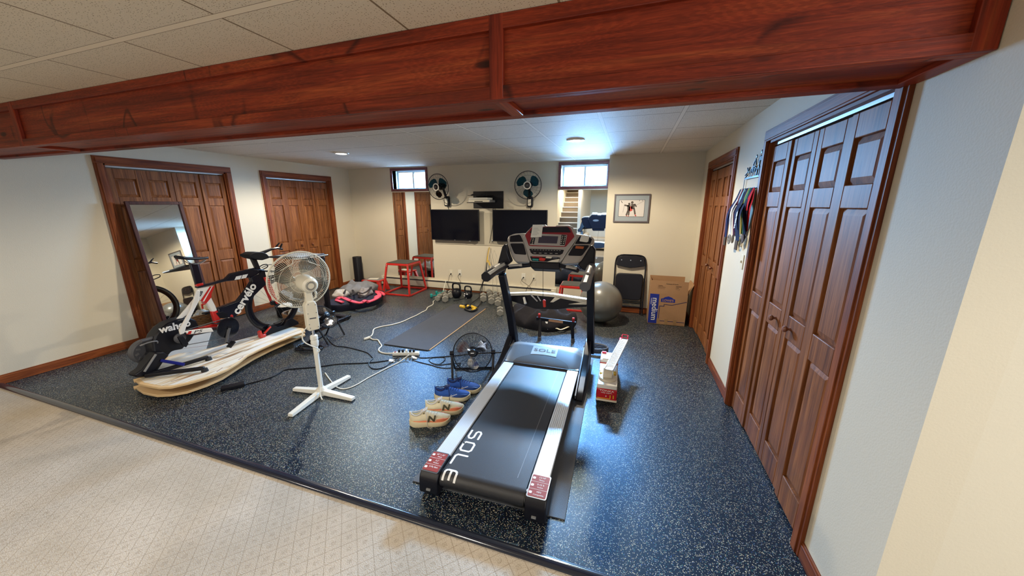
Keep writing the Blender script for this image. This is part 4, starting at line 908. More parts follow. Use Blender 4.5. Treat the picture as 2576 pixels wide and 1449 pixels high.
bx_ = thing('cardboard_box', 'open brown cardboard moving box with a blue medium label, beside the right closet', 'box', (0.562, 5.16, 0), R(0))
bw, bd, bh, fl = 0.235, 0.17, 0.44, 0.175
q = MB(); T_ = 0.004
for (lo, hi) in (((-bw, -bd, 0.002), (bw, -bd+T_, bh)), ((-bw, bd-T_, 0.002), (bw, bd, bh)), ((-bw, -bd+T_, 0.002), (-bw+T_, bd-T_, bh)), ((bw-T_, -bd+T_, 0.002), (bw, bd-T_, bh)), ((-bw, -bd, 0.002), (bw, bd, 0.006))): q.b2(lo, hi)
q.build('carton', 'cardb', bx_, smooth=False)
q = MB(); q.prism([(-bd, bh), (-bd+T_, bh), (-bd+0.012, bh+fl), (-bd+0.008, bh+fl)], 'x', -bw, bw-0.005); fr = q.build('front_flap', 'cardb', bx_, smooth=False)
q = MB(); q.prism([(bd, bh), (bd-T_, bh), (bd-0.004, bh+fl+0.01), (bd, bh+fl+0.01)], 'x', -bw, bw-0.01); q.build('back_flap', 'cardb', bx_, smooth=False)
q = MB(); q.prism([(-bw, bh), (-bw+T_, bh), (-bw+0.006, bh+fl), (-bw+0.002, bh+fl)], 'y', -bd+0.012, bd-0.006); q.build('side_flap', 'cardb', bx_, smooth=False)
q = MB(); q.prism([(bw, bh), (bw-T_, bh), (bw+0.06, bh+fl-0.03), (bw+0.064, bh+fl-0.03)], 'y', -bd+0.012, bd-0.006); q.build('side_flap', 'cardb', bx_, smooth=False)
fy0 = -bd-0.0006
def face(q, u0, u1, v0, v1): return q.b2((u0, fy0-0.0006, v0), (u1, fy0+0.0008, v1))
q = MB(); face(q, -bw+0.003, -bw+0.118, 0.012, bh-0.01); lb_ = q.build('blue_label', 'blue', bx_, smooth=False)
text('label_lettering', 'medium', 0.105, 'ink', lb_, basis((-bw+0.072, fy0-0.0012, 0.215), (0, 0, -1), (1, 0, 0)), 0.0004, sx=0.95, bold=0.001)
text('label_lettering', 'mediano', 0.026, 'ink', lb_, basis((-bw+0.026, fy0-0.0012, 0.325), (0, 0, -1), (1, 0, 0)), 0.0004)
q = MB(); slab(q, [(x, fy0, z) for x, z in ((-0.09, 0.325), (0.085, 0.325), (0.085, 0.370), (0.062, 0.378), (0.045, 0.393), (0.0, 0.408), (-0.045, 0.393), (-0.062, 0.378), (-0.09, 0.370))], (0, -1, 0), -0.0004, 0.0008); lg = q.build('house_logo', 'blue', bx_, smooth=False)
text('logo_lettering', "LOWE'S", 0.042, 'cardb', lg, basis((-0.002, fy0-0.0012, 0.348), (1, 0, 0), (0, 0, 1)), 0.0004, bold=0.001, sx=0.95)
q = MB()
hs = [(0.225, 0.055), (-0.100, 0.055), (-0.100, 0.265), (-0.045, 0.265), (-0.045, 0.292), (0.05, 0.288), (0.225, 0.345)]
for (a, bb) in zip(hs, hs[1:]):
    d = Vector((bb[0]-a[0], bb[1]-a[1])); nn = Vector((-d.y, d.x)).normalized()*0.0035; e = d.normalized()*0.003
    slab(q, [(a[0]-e.x+nn.x, fy0, a[1]-e.y+nn.y), (bb[0]+e.x+nn.x, fy0, bb[1]+e.y+nn.y), (bb[0]+e.x-nn.x, fy0, bb[1]+e.y-nn.y), (a[0]-e.x-nn.x, fy0, a[1]-e.y-nn.y)], (0, -1, 0), -0.0004, 0.0008)
q.build('house_outline', pm('dark_blue_print', (0.02, 0.03, 0.12), 0.6), bx_, smooth=False)
M['print'] = pm('brown_black_print', (0.06, 0.035, 0.03), 0.7)
nf = Vector((0, -1, 0.05)).normalized()
text('flap_lettering', 'Contents & Room', 0.020, 'print', fr, basis((0.03, -bd+0.005, bh+0.138), (1, 0, 0), (0, 0.05, 1)), 0.0004)
for col, (x, words) in enumerate(((-0.15, ['Kitchen', 'Family Room', 'Living Room', 'Bedroom', 'Bath']), (0.07, ['Basement', 'Attic', 'Garage', 'Storage', 'Other ______']))):
    for k, wd in enumerate(words): text('flap_lettering', '\u2022 '+wd, 0.017, 'print', fr, basis((x, -bd+0.0035, bh+0.110-k*0.020), (1, 0, 0), (0, 0.05, 1)), 0.0004, align='LEFT')
for x in (-0.10, 0.0, 0.11):
    q = MB(); q.b2((x-0.02, fy0-0.001, 0.004), (x+0.02, fy0, 0.085)); q.build('tape', pm('tan_packing_tape', (0.36, 0.22, 0.10), 0.3), bx_, smooth=False)

pic = thing('framed_picture', 'grey framed sketch of two ski-clad figures on the back wall above the chair', 'picture', (-0.002, YJ-0.002, 1.562))
hw_, hh_ = 0.245, 0.200
M['frame'] = pm('pewter_frame', (0.15, 0.13, 0.14), 0.4, 0.3)
q = MB(); f_ = 0.020
for lo, hi in (((-hw_, -0.022, -hh_), (hw_, 0, -hh_+f_)), ((-hw_, -0.022, hh_-f_), (hw_, 0, hh_)), ((-hw_, -0.022, -hh_+f_), (-hw_+f_, 0, hh_-f_)), ((hw_-f_, -0.022, -hh_+f_), (hw_, 0, hh_-f_))): q.b2(lo, hi)
q.build('frame', 'frame', pic, bevel=0.004)
q = MB(); q.b2((-hw_+f_, -0.010, -hh_+f_), (hw_-f_, -0.002, hh_-f_)); q.build('mat_board', pm('grey_blue_mount', (0.30, 0.34, 0.37), 0.7), pic, smooth=False)
q = MB(); q.b2((-0.176, -0.0115, -0.119), (0.176, -0.0101, 0.119)); q.build('inner_border', 'inkb', pic, smooth=False)
q = MB(); q.b2((-0.172, -0.0125, -0.115), (0.172, -0.0111, 0.115)); sk = q.build('print_sheet', pm('pale_print_paper', (0.62, 0.58, 0.55), 0.7), pic, smooth=False)
M['fig_b'] = pm('brown_figure_ink', (0.09, 0.07, 0.06), 0.8); M['fig_r'] = pm('red_figure_ink', (0.50, 0.06, 0.05), 0.8)
Tp = Matrix.Translation((0, -0.0126, 0))
def flat(name, mat, shapes):
    for sh in shapes:
        q = MB(); slab(q, [(x, -0.0125, z) for x, z in sh], (0, -1, 0), 0, 0.0006); q.build(name, mat, sk, smooth=False)
def strip(a, bb, w_):
    d = Vector((bb[0]-a[0], bb[1]-a[1])).normalized(); return [(a[0]-d.y*w_, a[1]+d.x*w_), (bb[0]-d.y*w_, bb[1]+d.x*w_), (bb[0]+d.y*w_, bb[1]-d.x*w_), (a[0]+d.y*w_, a[1]-d.x*w_)]
def disc(c_, r_): return [(c_[0]+r_*cos(k*pi/5), c_[1]+r_*sin(k*pi/5)) for k in range(10)]
flat('figure_sketch', 'fig_b', [disc((-0.035, 0.062), 0.016), disc((0.005, 0.082), 0.018), strip((-0.10, 0.045), (-0.04, 0.03), 0.010), [(-0.06, 0.045), (-0.015, 0.05), (-0.02, -0.03), (-0.055, -0.03)], [(-0.01, 0.065), (0.045, 0.06), (0.04, -0.01), (-0.005, -0.01)], strip((-0.045, -0.03), (-0.065, -0.10), 0.011), strip((-0.03, -0.03), (-0.035, -0.10), 0.010), strip((0.035, 0.0), (0.055, -0.085), 0.011), strip((0.04, 0.06), (0.065, 0.02), 0.009), strip((0.055, 0.04), (0.165, 0.105), 0.0012), strip((-0.10, 0.05), (-0.115, -0.06), 0.0012), strip((-0.15, 0.105), (-0.13, 0.075), 0.004), strip((0.10, 0.113), (0.104, 0.10), 0.003), strip((0.14, 0.113), (0.144, 0.10), 0.003)])
flat('figure_sketch', 'fig_r', [[(-0.035, 0.025), (0.012, 0.03), (0.015, -0.03), (-0.01, -0.045), (-0.038, -0.03)], disc((-0.06, -0.105), 0.008), disc((-0.035, -0.11), 0.007), disc((0.058, -0.095), 0.009), disc((0.066, -0.105), 0.008)])
sw = thing('light_switch', 'ivory rocker light switch plate on the right wall between the closets', 'switch', (XR-0.0005, 3.225, 1.168))
q = MB(); q.b2((-0.006, -0.036, -0.058), (0, 0.036, 0.058)); q.build('plate', 'cream', sw, bevel=0.002)
q = MB(); q.b2((-0.016, -0.005, -0.008), (-0.006, 0.005, 0.010)); q.build('toggle', 'white', sw, bevel=0.001)

# ================================================================== rocker board, trainer, bicycle
def b1(pts, x): return [fx(320+a*0.2071, 600+b_*0.2071, x) for a, b_ in pts]
def b2_(pts, x): return [fx(320+a*0.15182, 800+b_*0.15182, x) for a, b_ in pts]
def b3(pts, x): return [fx(560+a*0.16561, 590+b_*0.16561, x) for a, b_ in pts]
XB = -3.95
rk = thing('rocker_board', 'two-layer plywood rocker board on the rubber floor under the bicycle and trainer', 'board', (-3.9, 1.6, 0))
def plate(px, z, th, mat, name):
    q = W(rk); P = [fz(x, y, z) for x, y in px]; slab(q, P, (0, 0, 1), -th, 0); return q.build(name, mat, rk, bevel=0.003)
up_px = [(340, 957), (352, 966), (372, 970), (400, 975), (430, 973), (470, 964), (505, 954), (540, 943), (570, 930), (598, 913), (622, 894), (650, 880), (690, 862), (735, 845), (768, 834), (764, 826), (735, 822), (690, 833), (640, 845), (590, 858), (540, 873), (490, 884), (450, 889), (420, 898), (388, 925), (356, 944)]
top_ = plate(up_px, 0.135, 0.020, 'ply', 'upper_plate')
lo_px = [(343, 976), (360, 987), (395, 994), (430, 992), (470, 985), (520, 968), (560, 950), (600, 924), (640, 900), (680, 880), (730, 858), (768, 842), (764, 836), (700, 840), (640, 850), (560, 880), (480, 905), (420, 915), (380, 940), (350, 962)]
plate(lo_px, 0.045, 0.022, 'ply', 'lower_plate')
c0 = sum((fz(x, y, 0.1352) for x, y in up_px), Vector())/len(up_px)
q = W(rk); slab(q, [c0+(fz(x, y, 0.1352)-c0)*0.955 for x, y in up_px], (0, 0, 1), 0, 0.0012); q.build('worn_white_top', 'plytop', rk)
for (x, y) in ((400, 950), (560, 905), (720, 840), (480, 935)):
    p = fz(x, y, 0.08); q = W(rk); q.cyl((p.x-0.05, p.y, 0.045), (p.x-0.05, p.y, 0.115), 0.055, 0.055, 18); q.build('rocker_foot', 'rubber', rk)
for y in (957, 975):
    p = fz(341, y, 0.125 if y < 960 else 0.035); q = W(rk); q.cyl((p.x, p.y-0.012, p.z), (p.x+0.02, p.y+0.05, p.z), 0.017, 0.017, 14); q.build('edge_dowel', 'ply', rk)
q = W(rk)
for a, bb in (((455, 878), (530, 868)), ((600, 905), (612, 897)), ((545, 935), (560, 925)), ((430, 960), (520, 935))):
    q = W(rk); p0, p1 = fz(*a, 0.1366), fz(*bb, 0.1366); d = (p1-p0).normalized(); nn = Vector((-d.y, d.x, 0))*0.003
    slab(q, [p0-nn, p1-nn, p1+nn, p0+nn], (0, 0, 1), 0, 0.0006); q.build('slot_line', 'case_y', rk, smooth=False)

tn = thing('bike_trainer', 'black direct-drive bike trainer with folding legs standing on the plywood board', 'bike trainer', (-4.0, 1.85, 0.1365))
q = W(tn); P = b2_([(420, 420), (470, 290), (560, 175), (680, 85), (850, 20), (1030, -10), (1150, 40), (1190, 130), (1185, 210), (1130, 270), (1060, 370), (920, 520), (800, 540), (740, 560), (640, 680), (520, 860), (380, 960), (250, 930), (330, 760), (450, 590)], -3.985)
slab(q, P, (1, 0, 0), -0.13, 0); q.build('body', 'black', tn, bevel=0.015, seg=3)
q = W(tn); cpt = fx(372, 884, -4.14); q.lathe([(0.02, 0), (0.10, 0.0), (0.112, 0.012), (0.112, 0.06), (0.10, 0.07), (0.02, 0.07)], Matrix.Translation(cpt) @ Matrix.Rotation(-pi/2, 4, 'Y'), 36); fly = q.build('flywheel', 'grey', tn)
q = W(tn)
for k in range(10):
    a = k*pi/5; q.box(cpt+Vector((0.002, 0.075*cos(a), 0.075*sin(a))), (0.004, 0.028, 0.016), Euler((a+0.5, 0, 0)))
q.build('flywheel_fin', 'steel', fly, smooth=False)
q = W(tn); q.tube([fx(355, 858, -4.02), fx(378, 852, -4.02), fx(396, 846, -4.03)], 0.016, 12); q.build('carry_handle', 'grey', tn)
q = W(tn); q.tube([fx(352, 870, -3.99), fx(372, 862, -3.98), fx(394, 858, -3.98), fx(396, 863, -3.99)], 0.006, 8, smooth=3); q.build('release_lever', 'steel', tn)
q = W(tn); P = b2_([(480, 570), (620, 560), (700, 620), (470, 860), (400, 970), (150, 985), (120, 940), (240, 860)], -3.93); slab(q, P, (1, 0, 0), -0.10, 0); q.build('main_leg', 'black', tn, bevel=0.01)
q = W(tn); q.tube(b2_([(475, 600), (285, 890)], -3.925), 0.009, 8); q.build('leg_edge', 'mid', tn)
hub = fz(362, 944, 0.165)
for a, nm in (((524, 898), 'a'), ((514, 926), 'b')):
    e = fz(*a, 0.168); d = (e-hub)
    q = W(tn); q.tube([hub+Vector((0.02, 0, 0)), e], 0.022, 4); lg_ = q.build('support_leg', 'black', tn, bevel=0.005)
    q = W(tn); q.cyl((e.x, e.y, 0.137), (e.x, e.y, 0.165), 0.028, 0.022, 16); q.build('foot', 'rubber', lg_)
    if nm == 'b':
        m_ = hub+d*0.70+Vector((d.y, -d.x, 0)).normalized()*0.0168; up_ = Vector((-d.y, d.x, 0)); text('leg_lettering', 'KICKR', 0.026, 'ink', lg_, TW(tn, basis(m_, (d.x, d.y, 0), (0, 0, 1))), 0.0005, bold=0.001)
q = W(tn); q.tube([fx(405, 907, -3.93), fz(464, 917, 0.178)], 0.014, 8); q.build('blue_strut', 'bluem', tn)
q = W(tn); q.lathe([(0.03, 0), (0.045, 0.002), (0.048, 0.02), (0.03, 0.04), (0.012, 0.045)], Matrix.Translation(fx(450, 850, -3.985)) @ Matrix.Rotation(pi/2, 4, 'Y'), 28); q.build('cassette', 'grey', tn)
arc = Vector(fx(455, 850, -3.984)); T0 = TW(tn, Matrix.Identity(4))
q0 = fx(402, 831, -3.984); q1 = fx(478, 812, -3.984)
text('body_lettering', 'wahoo', 0.092, 'ink', tn, TW(tn, basis((q0+q1)/2, (q1-q0), (0, -0.2, 1))), 0.0008, bold=0.003, sx=0.95)

bk = thing('road_bicycle', 'black, white and red triathlon bicycle mounted on the trainer, facing the back wall', 'bicycle', (XB, 2.4, 0.1365))
def bslab(name, mat, pts, t, fn=b1, x=XB, par=None, bev=0.008, smooth_r=0.0, k=3):
    q = W(bk); P = fn(pts, x); P = rnd(P, smooth_r, k) if smooth_r else P
    slab(q, P, (1, 0, 0), -t, t); o = q.build(name, mat, bk, bevel=bev)
    if par: o.parent = par
    return o
frame = bslab('top_tube', 'carbon', [(835, 605), (830, 580), (1000, 540), (1180, 490), (1245, 425), (1500, 362), (1650, 375), (1665, 470), (1560, 475), (1490, 468), (1300, 508), (1180, 520), (1000, 568)], 0.022)
bslab('down_tube', 'carbon', [(1480, 470), (1650, 375), (1690, 540), (1600, 620), (1500, 720), (1400, 830), (1340, 910), (1280, 965), (1110, 965), (1085, 900), (1085, 845), (1200, 800), (1330, 755), (1420, 640), (1500, 520)], 0.028)
bslab('seat_tube', 'whitep', [(848, 605), (1045, 572), (1010, 660), (1005, 710), (1060, 820), (1080, 870), (1030, 905), (1010, 880), (960, 790), (900, 758), (860, 752), (840, 700)], 0.020)
bslab('lower_seat_tube', 'bikered', [(1010, 880), (1082, 868), (1112, 930), (1120, 1010), (1060, 1030), (1030, 940)], 0.021)
for pp in ([(985, 585), (1010, 580), (900, 760), (872, 752)], [(1022, 580), (1048, 573), (1008, 668), (1006, 712), (940, 790), (912, 775)]):
    bslab('red_stripe', 'bikered', pp, 0.0215, bev=0)
sp = bslab('seat_post', 'carbon', [(750, 300), (850, 296), (912, 545), (828, 566)], 0.016)
bslab('post_band', 'bikered', [(826, 552), (908, 536), (914, 566), (838, 588)], 0.019, bev=0.003)
q = W(bk); A = fx(445, 650, XB); Bp = fx(524, 651, XB); dvec = Bp-A
rings = []
for i in range(15):
    t = i/14; c = A+dvec*t; w_ = (0.058*(1-t)**0.9+0.015)*(1 if t < 0.96 else 0.6)*(0.6 if t < 0.02 else 1); th = 0.013*(1-0.5*t)+0.004; zz = 0.012*(1-2*t)**2
    rings.append([c+Vector((w_*cos(2*pi*k/14), 0, zz+th*sin(2*pi*k/14))) for k in range(14)])
q.ring_loft(rings); sd_ = q.build('saddle', 'blackm', bk)
q = W(bk)
for s in (-0.022, 0.022): q.tube([A+dvec*0.2+Vector((s, 0, 0)), A+dvec*0.35+Vector((s, 0, -0.045)), A+dvec*0.65+Vector((s, 0, -0.045)), A+dvec*0.9+Vector((s*0.4, 0, -0.01))], 0.004, 6, smooth=3)
q.build('saddle_rail', 'steel', sd_)
for x, pts in ((XB+0.068, [(838, 625), (880, 630), (868, 752), (715, 1060), (690, 1150), (640, 1168), (626, 1110), (760, 872)]), (XB-0.068, [(800, 740), (850, 700), (800, 870), (640, 985), (590, 985), (700, 860)])):
    bslab('seat_stay', 'whitep', pts, 0.009, x=x, bev=0.005)
cs_ = bslab('chain_stay', 'whitep', [(690, 1128), (770, 1112), (1020, 1085), (1045, 1130), (740, 1166)], 0.010, x=XB+0.06, bev=0.005)
bslab('chain_stay', 'bikered', [(800, 1100), (1020, 1040), (1100, 1040), (1100, 1075), (900, 1085), (800, 1110)], 0.010, x=XB-0.03, bev=0.004)
bslab('stay_stripe', 'bikered', [(735, 1128), (775, 1118), (765, 1158), (725, 1165)], 0.0112, x=XB+0.06, bev=0, par=cs_)
p0, p1 = fx(320+800*.2071, 600+1142*.2071, XB+0.0715), fx(320+910*.2071, 600+1120*.2071, XB+0.0715)
text('stay_lettering', 'P5', 0.040, 'inkb', cs_, TW(bk, basis((p0+p1)/2, p1-p0, (0, 0, 1))), 0.0006, sx=1.8, shear=0.3)
p0, p1 = fx(320+1300*.2071, 600+935*.2071, XB+0.030), fx(320+1555*.2071, 600+530*.2071, XB+0.030)
text('frame_lettering', 'cerv\u00e9lo', (p1-p0).length*0.30, 'ink', bk, TW(bk, basis((p0+p1)/2, p1-p0, (0, -1, 1))), 0.0008, bold=0.004, sx=0.98)
for pp in ([(1305, 460), (1375, 445), (1355, 492), (1285, 502)], [(1385, 442), (1450, 430), (1425, 478), (1365, 488)]): bslab('white_patch', 'ink', pp, 0.0228, bev=0)
p0, p1 = fx(320+870*.2071, 600+715*.2071, XB+0.023), fx(320+915*.2071, 600+625*.2071, XB+0.023)
text('seat_tube_lettering', '026', 0.036, 'inkb', bk, TW(bk, basis((p0+p1)/2, p1-p0, (0, -1, 0.3))), 0.0006, bold=0.001)
# crankset
bbp = fx(320+1228*.2071, 600+1085*.2071, XB+0.055)
q = W(bk); Tn = Matrix.Translation(bbp) @ Matrix.Rotation(pi/2, 4, 'Y')
q.lathe([(0.02, -0.004), (0.104, -0.004), (0.108, 0.0), (0.104, 0.004), (0.02, 0.012)], Tn, 48); ck = q.build('chainring', 'blackg', bk)
q = W(bk); q.tube([bbp+Vector((0.01, 0, 0)), fx(320+1200*.2071, 600+1262*.2071, XB+0.075)], [0.017, 0.012], 8); ca = q.build('crank_arm', 'grey', bk); 
q = W(bk); q.cyl(bbp+Vector((-0.12, 0, 0)), bbp+Vector((0.02, 0, 0)), 0.022, n=16); q.build('bottom_bracket', 'black', bk)
q = W(bk); q.tube([bbp+Vector((-0.125, 0, 0)), bbp+Vector((-0.13, -0.05, 0.16))], [0.017, 0.012], 8); q.build('crank_arm', 'grey', bk)
pe = fx(320+1262*.2071, 600+1285*.2071, XB+0.13)
q = W(bk); q.box(pe, (0.06, 0.075, 0.018), Euler((R(38), 0, 0))); q.cyl(fx(320+1200*.2071, 600+1262*.2071, XB+0.075), pe, 0.007); q.build('pedal', 'black', bk, bevel=0.005)
pe2 = bbp+Vector((-0.19, -0.05, 0.16)); q = W(bk); q.box(pe2, (0.06, 0.075, 0.018)); q.build('pedal', 'black', bk, bevel=0.005)
for s in (0.110, -0.110):
    pass
q = W(bk); ra = fx(452, 846, XB+0.04)
q.tube([bbp+Vector((-0.006, 0, 0.105)), ra+Vector((0, 0, 0.04))], 0.004, 5); q.tube([bbp+Vector((-0.006, 0, -0.105)), ra+Vector((0, 0.03, -0.10))], 0.004, 5); q.build('chain', 'grey', bk)
q = W(bk); slab(q, [ra+Vector((0, y, z)) for y, z in ((-0.02, 0), (0.02, 0.0), (0.05, -0.09), (0.025, -0.12), (0.0, -0.09))], (1, 0, 0), -0.008, 0.012); q.build('rear_derailleur', 'black', bk, bevel=0.004)
# front wheel
ax = fx(690, 768, XB); rw = 0.335
ax.z = 0.1365+rw+0.006
q = W(bk); Tn = Matrix.Translation(ax) @ Matrix.Rotation(pi/2, 4, 'Y')
def torus_prof(T, pr, q, n=64):
    rings = [[T @ Vector((r*cos(2*pi*k/n), r*sin(2*pi*k/n), h)) for r, h in pr] for k in range(n)]
    q.ring_loft(rings, closed=True)
torus_prof(Tn, [(rw-0.020, -0.011), (rw-0.008, -0.012), (rw, 0), (rw-0.008, 0.012), (rw-0.020, 0.011)], q); fw_ = q.build('front_tyre', 'rubber', bk)
q = W(bk); torus_prof(Tn, [(rw-0.018, -0.011), (rw-0.05, -0.013), (rw-0.080, -0.004), (rw-0.080, 0.004), (rw-0.05, 0.013), (rw-0.018, 0.011)], q); q.build('deep_rim', 'blackg', bk)
q = W(bk)
for k in range(20):
    a = 2*pi*k/20; q.tube([ax+Vector((0.018*(1 if k % 2 else -1), 0.02*cos(a+0.5), 0.02*sin(a+0.5))), ax+Vector((0, 0.257*cos(a), 0.257*sin(a)))], 0.0011, 4, cap=False)
q.build('spokes', 'grey', bk)
q = W(bk); q.lathe([(0.008, -0.05), (0.014, -0.035), (0.028, -0.03), (0.028, -0.022), (0.013, -0.015), (0.013, 0.015), (0.028, 0.022), (0.028, 0.03), (0.014, 0.035), (0.008, 0.05)], Tn, 24); q.build('front_hub', 'black', bk)
hb = fx(668, 700, XB)
for s in (-1, 1):
    q = W(bk); a0 = hb+Vector((s*0.030, -0.02, 0.02)); slab(q, [a0+Vector((0, -0.028, 0)), a0+Vector((0, 0.030, 0)), ax+Vector((s*0.045, 0.016, 0)), ax+Vector((s*0.045, -0.006, -0.01))], (1, 0, 0), -0.007, 0.007); fk = q.build('fork_blade', 'bikered', bk, bevel=0.004)
    q = W(bk); slab(q, [a0+Vector((0.0, 0.012, -0.005)), a0+Vector((0.0, 0.031, -0.005)), a0+(ax-a0)*0.5+Vector((0, 0.022, 0)), a0+(ax-a0)*0.5+Vector((0, 0.010, 0))], (1, 0, 0), -0.009, 0.009); q.build('fork_panel', 'ink', bk, bevel=0.001).parent = fk
bslab('fork_crown', 'carbon', [(1640, 460), (1720, 500), (1790, 470), (1790, 520), (1720, 560), (1650, 570)], 0.032)
# cockpit
bslab('riser', 'carbon', [(425, 370), (505, 378), (575, 545), (500, 530)], 0.020, fn=b3)
bslab('arm_pad', 'blackm', [(330, 305), (420, 264), (540, 262), (600, 290), (640, 330), (640, 352), (530, 388), (400, 362), (335, 335)], 0.075, fn=b3, smooth_r=0.2, bev=0.012)
for s in (-1, 1):
    q = W(bk); P = b3([(540, 300), (640, 262), (740, 222), (830, 205), (905, 222)], XB+s*0.045); q.tube(P, [0.020, 0.017, 0.013, 0.012, 0.012], 8, smooth=0); ext = q.build('aero_extension', 'carbon', bk)
    q = W(bk); P = b3([(800, 210), (835, 160), (862, 128)] if s < 0 else [(868, 212), (890, 170), (905, 138)], XB+s*0.045); q.tube(P, [0.012, 0.010, 0.007], 8); q.build('bar_end_shifter', 'black', ext)
q = W(bk); P = b3([(560, 550)], XB)[0]
q.tube([P+Vector((-0.20, 0.14, 0.005)), P+Vector((-0.19, 0.04, 0)), P+Vector((-0.06, 0, 0)), P+Vector((0.06, 0, 0)), P+Vector((0.19, 0.04, 0)), P+Vector((0.20, 0.14, 0.005))], 0.013, 8, smooth=3, flat=0.6); bb_ = q.build('base_bar', 'carbon', bk)
for s in (-1, 1):
    q = W(bk); e = P+Vector((s*0.20, 0.14, 0.005)); q.tube([e, e+Vector((0, 0.05, 0.02)), e+Vector((0, 0.10, 0.018)), e+Vector((0, 0.11, 0.0)), e+Vector((0, 0.09, -0.02)), e+Vector((0, 0.0, -0.045))], 0.006, 6, smooth=3); q.build('brake_lever', 'black', bb_)
q = W(bk); q.tube([P+Vector((0, 0.03, 0.03)), P+Vector((0.01, 0.14, 0.05)), P+Vector((0.02, 0.20, -0.02)), hb+Vector((0.01, 0.06, 0.05))], 0.0035, 6, smooth=4); q.build('cable', 'black', bk)
bslab('bottle_boss_mount', 'black', [(1060, 905), (1130, 880), (1200, 905), (1190, 960), (1110, 965)], 0.03, bev=0.005)
bslab('red_bolt_cover', 'bikered', [(1225, 945), (1240, 918), (1262, 925), (1268, 955)], 0.031, bev=0.003)

wb = thing('wheel_block', 'black wheel block with a red clamp holding the bicycle front wheel on the board', 'wheel block', tuple(fz(690, 848, 0.1365)))
def px_x(pts, x): return [fx(a, bb, x) for a, bb in pts]
bz_ = 0.1368
yf = ax.y
q = W(wb)
for s in (-1, 1): slab(q, [Vector((XB+s*0.032, yf+y, bz_+z)) for y, z in ((-0.20, 0.0), (-0.20, 0.04), (-0.14, 0.10), (-0.09, 0.105), (-0.03, 0.05), (0.04, 0.05), (0.10, 0.10), (0.16, 0.105), (0.24, 0.03), (0.24, 0.0))], (1, 0, 0), -0.016, 0.016)
q.b2((XB-0.048, yf-0.19, bz_), (XB+0.048, yf+0.20, bz_+0.004)); q.build('cradle', 'black', wb, bevel=0.004)
q = W(wb); slab(q, [Vector((XB+0.055, yf+y, bz_+z)) for y, z in ((-0.27, 0.005), (-0.21, 0.0), (-0.20, 0.03), (-0.24, 0.035), (-0.25, 0.09), (-0.275, 0.08))], (1, 0, 0), -0.02, 0.02); q.tube([Vector((XB+0.05, yf-0.21, bz_+0.035)), Vector((XB+0.05, yf-0.12, bz_+0.09))], 0.012, 8); q.build('red_clamp', 'red', wb, bevel=0.004)

gm = thing('grey_floor_mat', 'small light grey mat on the floor between the trainer and the leaning mirror', 'mat', (-4.88, 2.4, 0))
q = W(gm); slab(q, [Vector(p) for p in ((-5.04, 2.80, 0), (-4.48, 2.40, 0), (-4.72, 1.98, 0), (-5.28, 2.36, 0))], (0, 0, 1), 0.0005, 0.009); q.build('mat_sheet', pm('pale_grey_felt', (0.42, 0.42, 0.41), 0.9, bump=0.4, bscale=250), gm, bevel=0.002)

# leaning mirror
lm = thing('leaning_mirror', 'tall dark wood framed mirror leaning on the left closet door behind the bicycle', 'mirror', (-5.27, 2.68, 0))
tx, bx0 = XL+0.055, XL+0.255       # back of frame at top / bottom
nl = Vector((1.63, 0, (bx0-tx))).normalized()
def LMp(y, t): return Vector((bx0+(tx-bx0)*t, y, 0.003+1.645*t))
y0_, y1_ = 2.405, 2.935
def lmslab(name, ya, yb, ta, tb, t0, t1, mat, par=lm, bev=0.003):
    q = W(lm); slab(q, [LMp(ya, ta), LMp(yb, ta), LMp(yb, tb), LMp(ya, tb)], nl, t0, t1); return q.build(name, mat, par, bevel=bev)
M['mfr'] = wood('dark_mahogany_frame', 2, (0.022, 0.004, 0.004), (0.055, 0.012, 0.010), (0.09, 0.022, 0.018))
fwt = 0.035
lmslab('frame_stile', y0_, y0_+fwt, 0, 1, 0, 0.028, 'mfr'); lmslab('frame_stile', y1_-fwt, y1_, 0, 1, 0, 0.028, 'mfr')
lmslab('frame_rail', y0_+fwt, y1_-fwt, 0, fwt/1.63, 0, 0.027, 'mfr'); lmslab('frame_rail', y0_+fwt, y1_-fwt, 1-fwt/1.63, 1, 0, 0.027, 'mfr')
lmslab('mirror_glass', y0_+fwt-0.002, y1_-fwt+0.002, fwt/1.63, 1-fwt/1.63, 0.006, 0.012, 'mirror', bev=0)
lmslab('backing_board', y0_+0.01, y1_-0.01, 0.01, 0.99, 0.001, 0.006, 'mfr', bev=0)

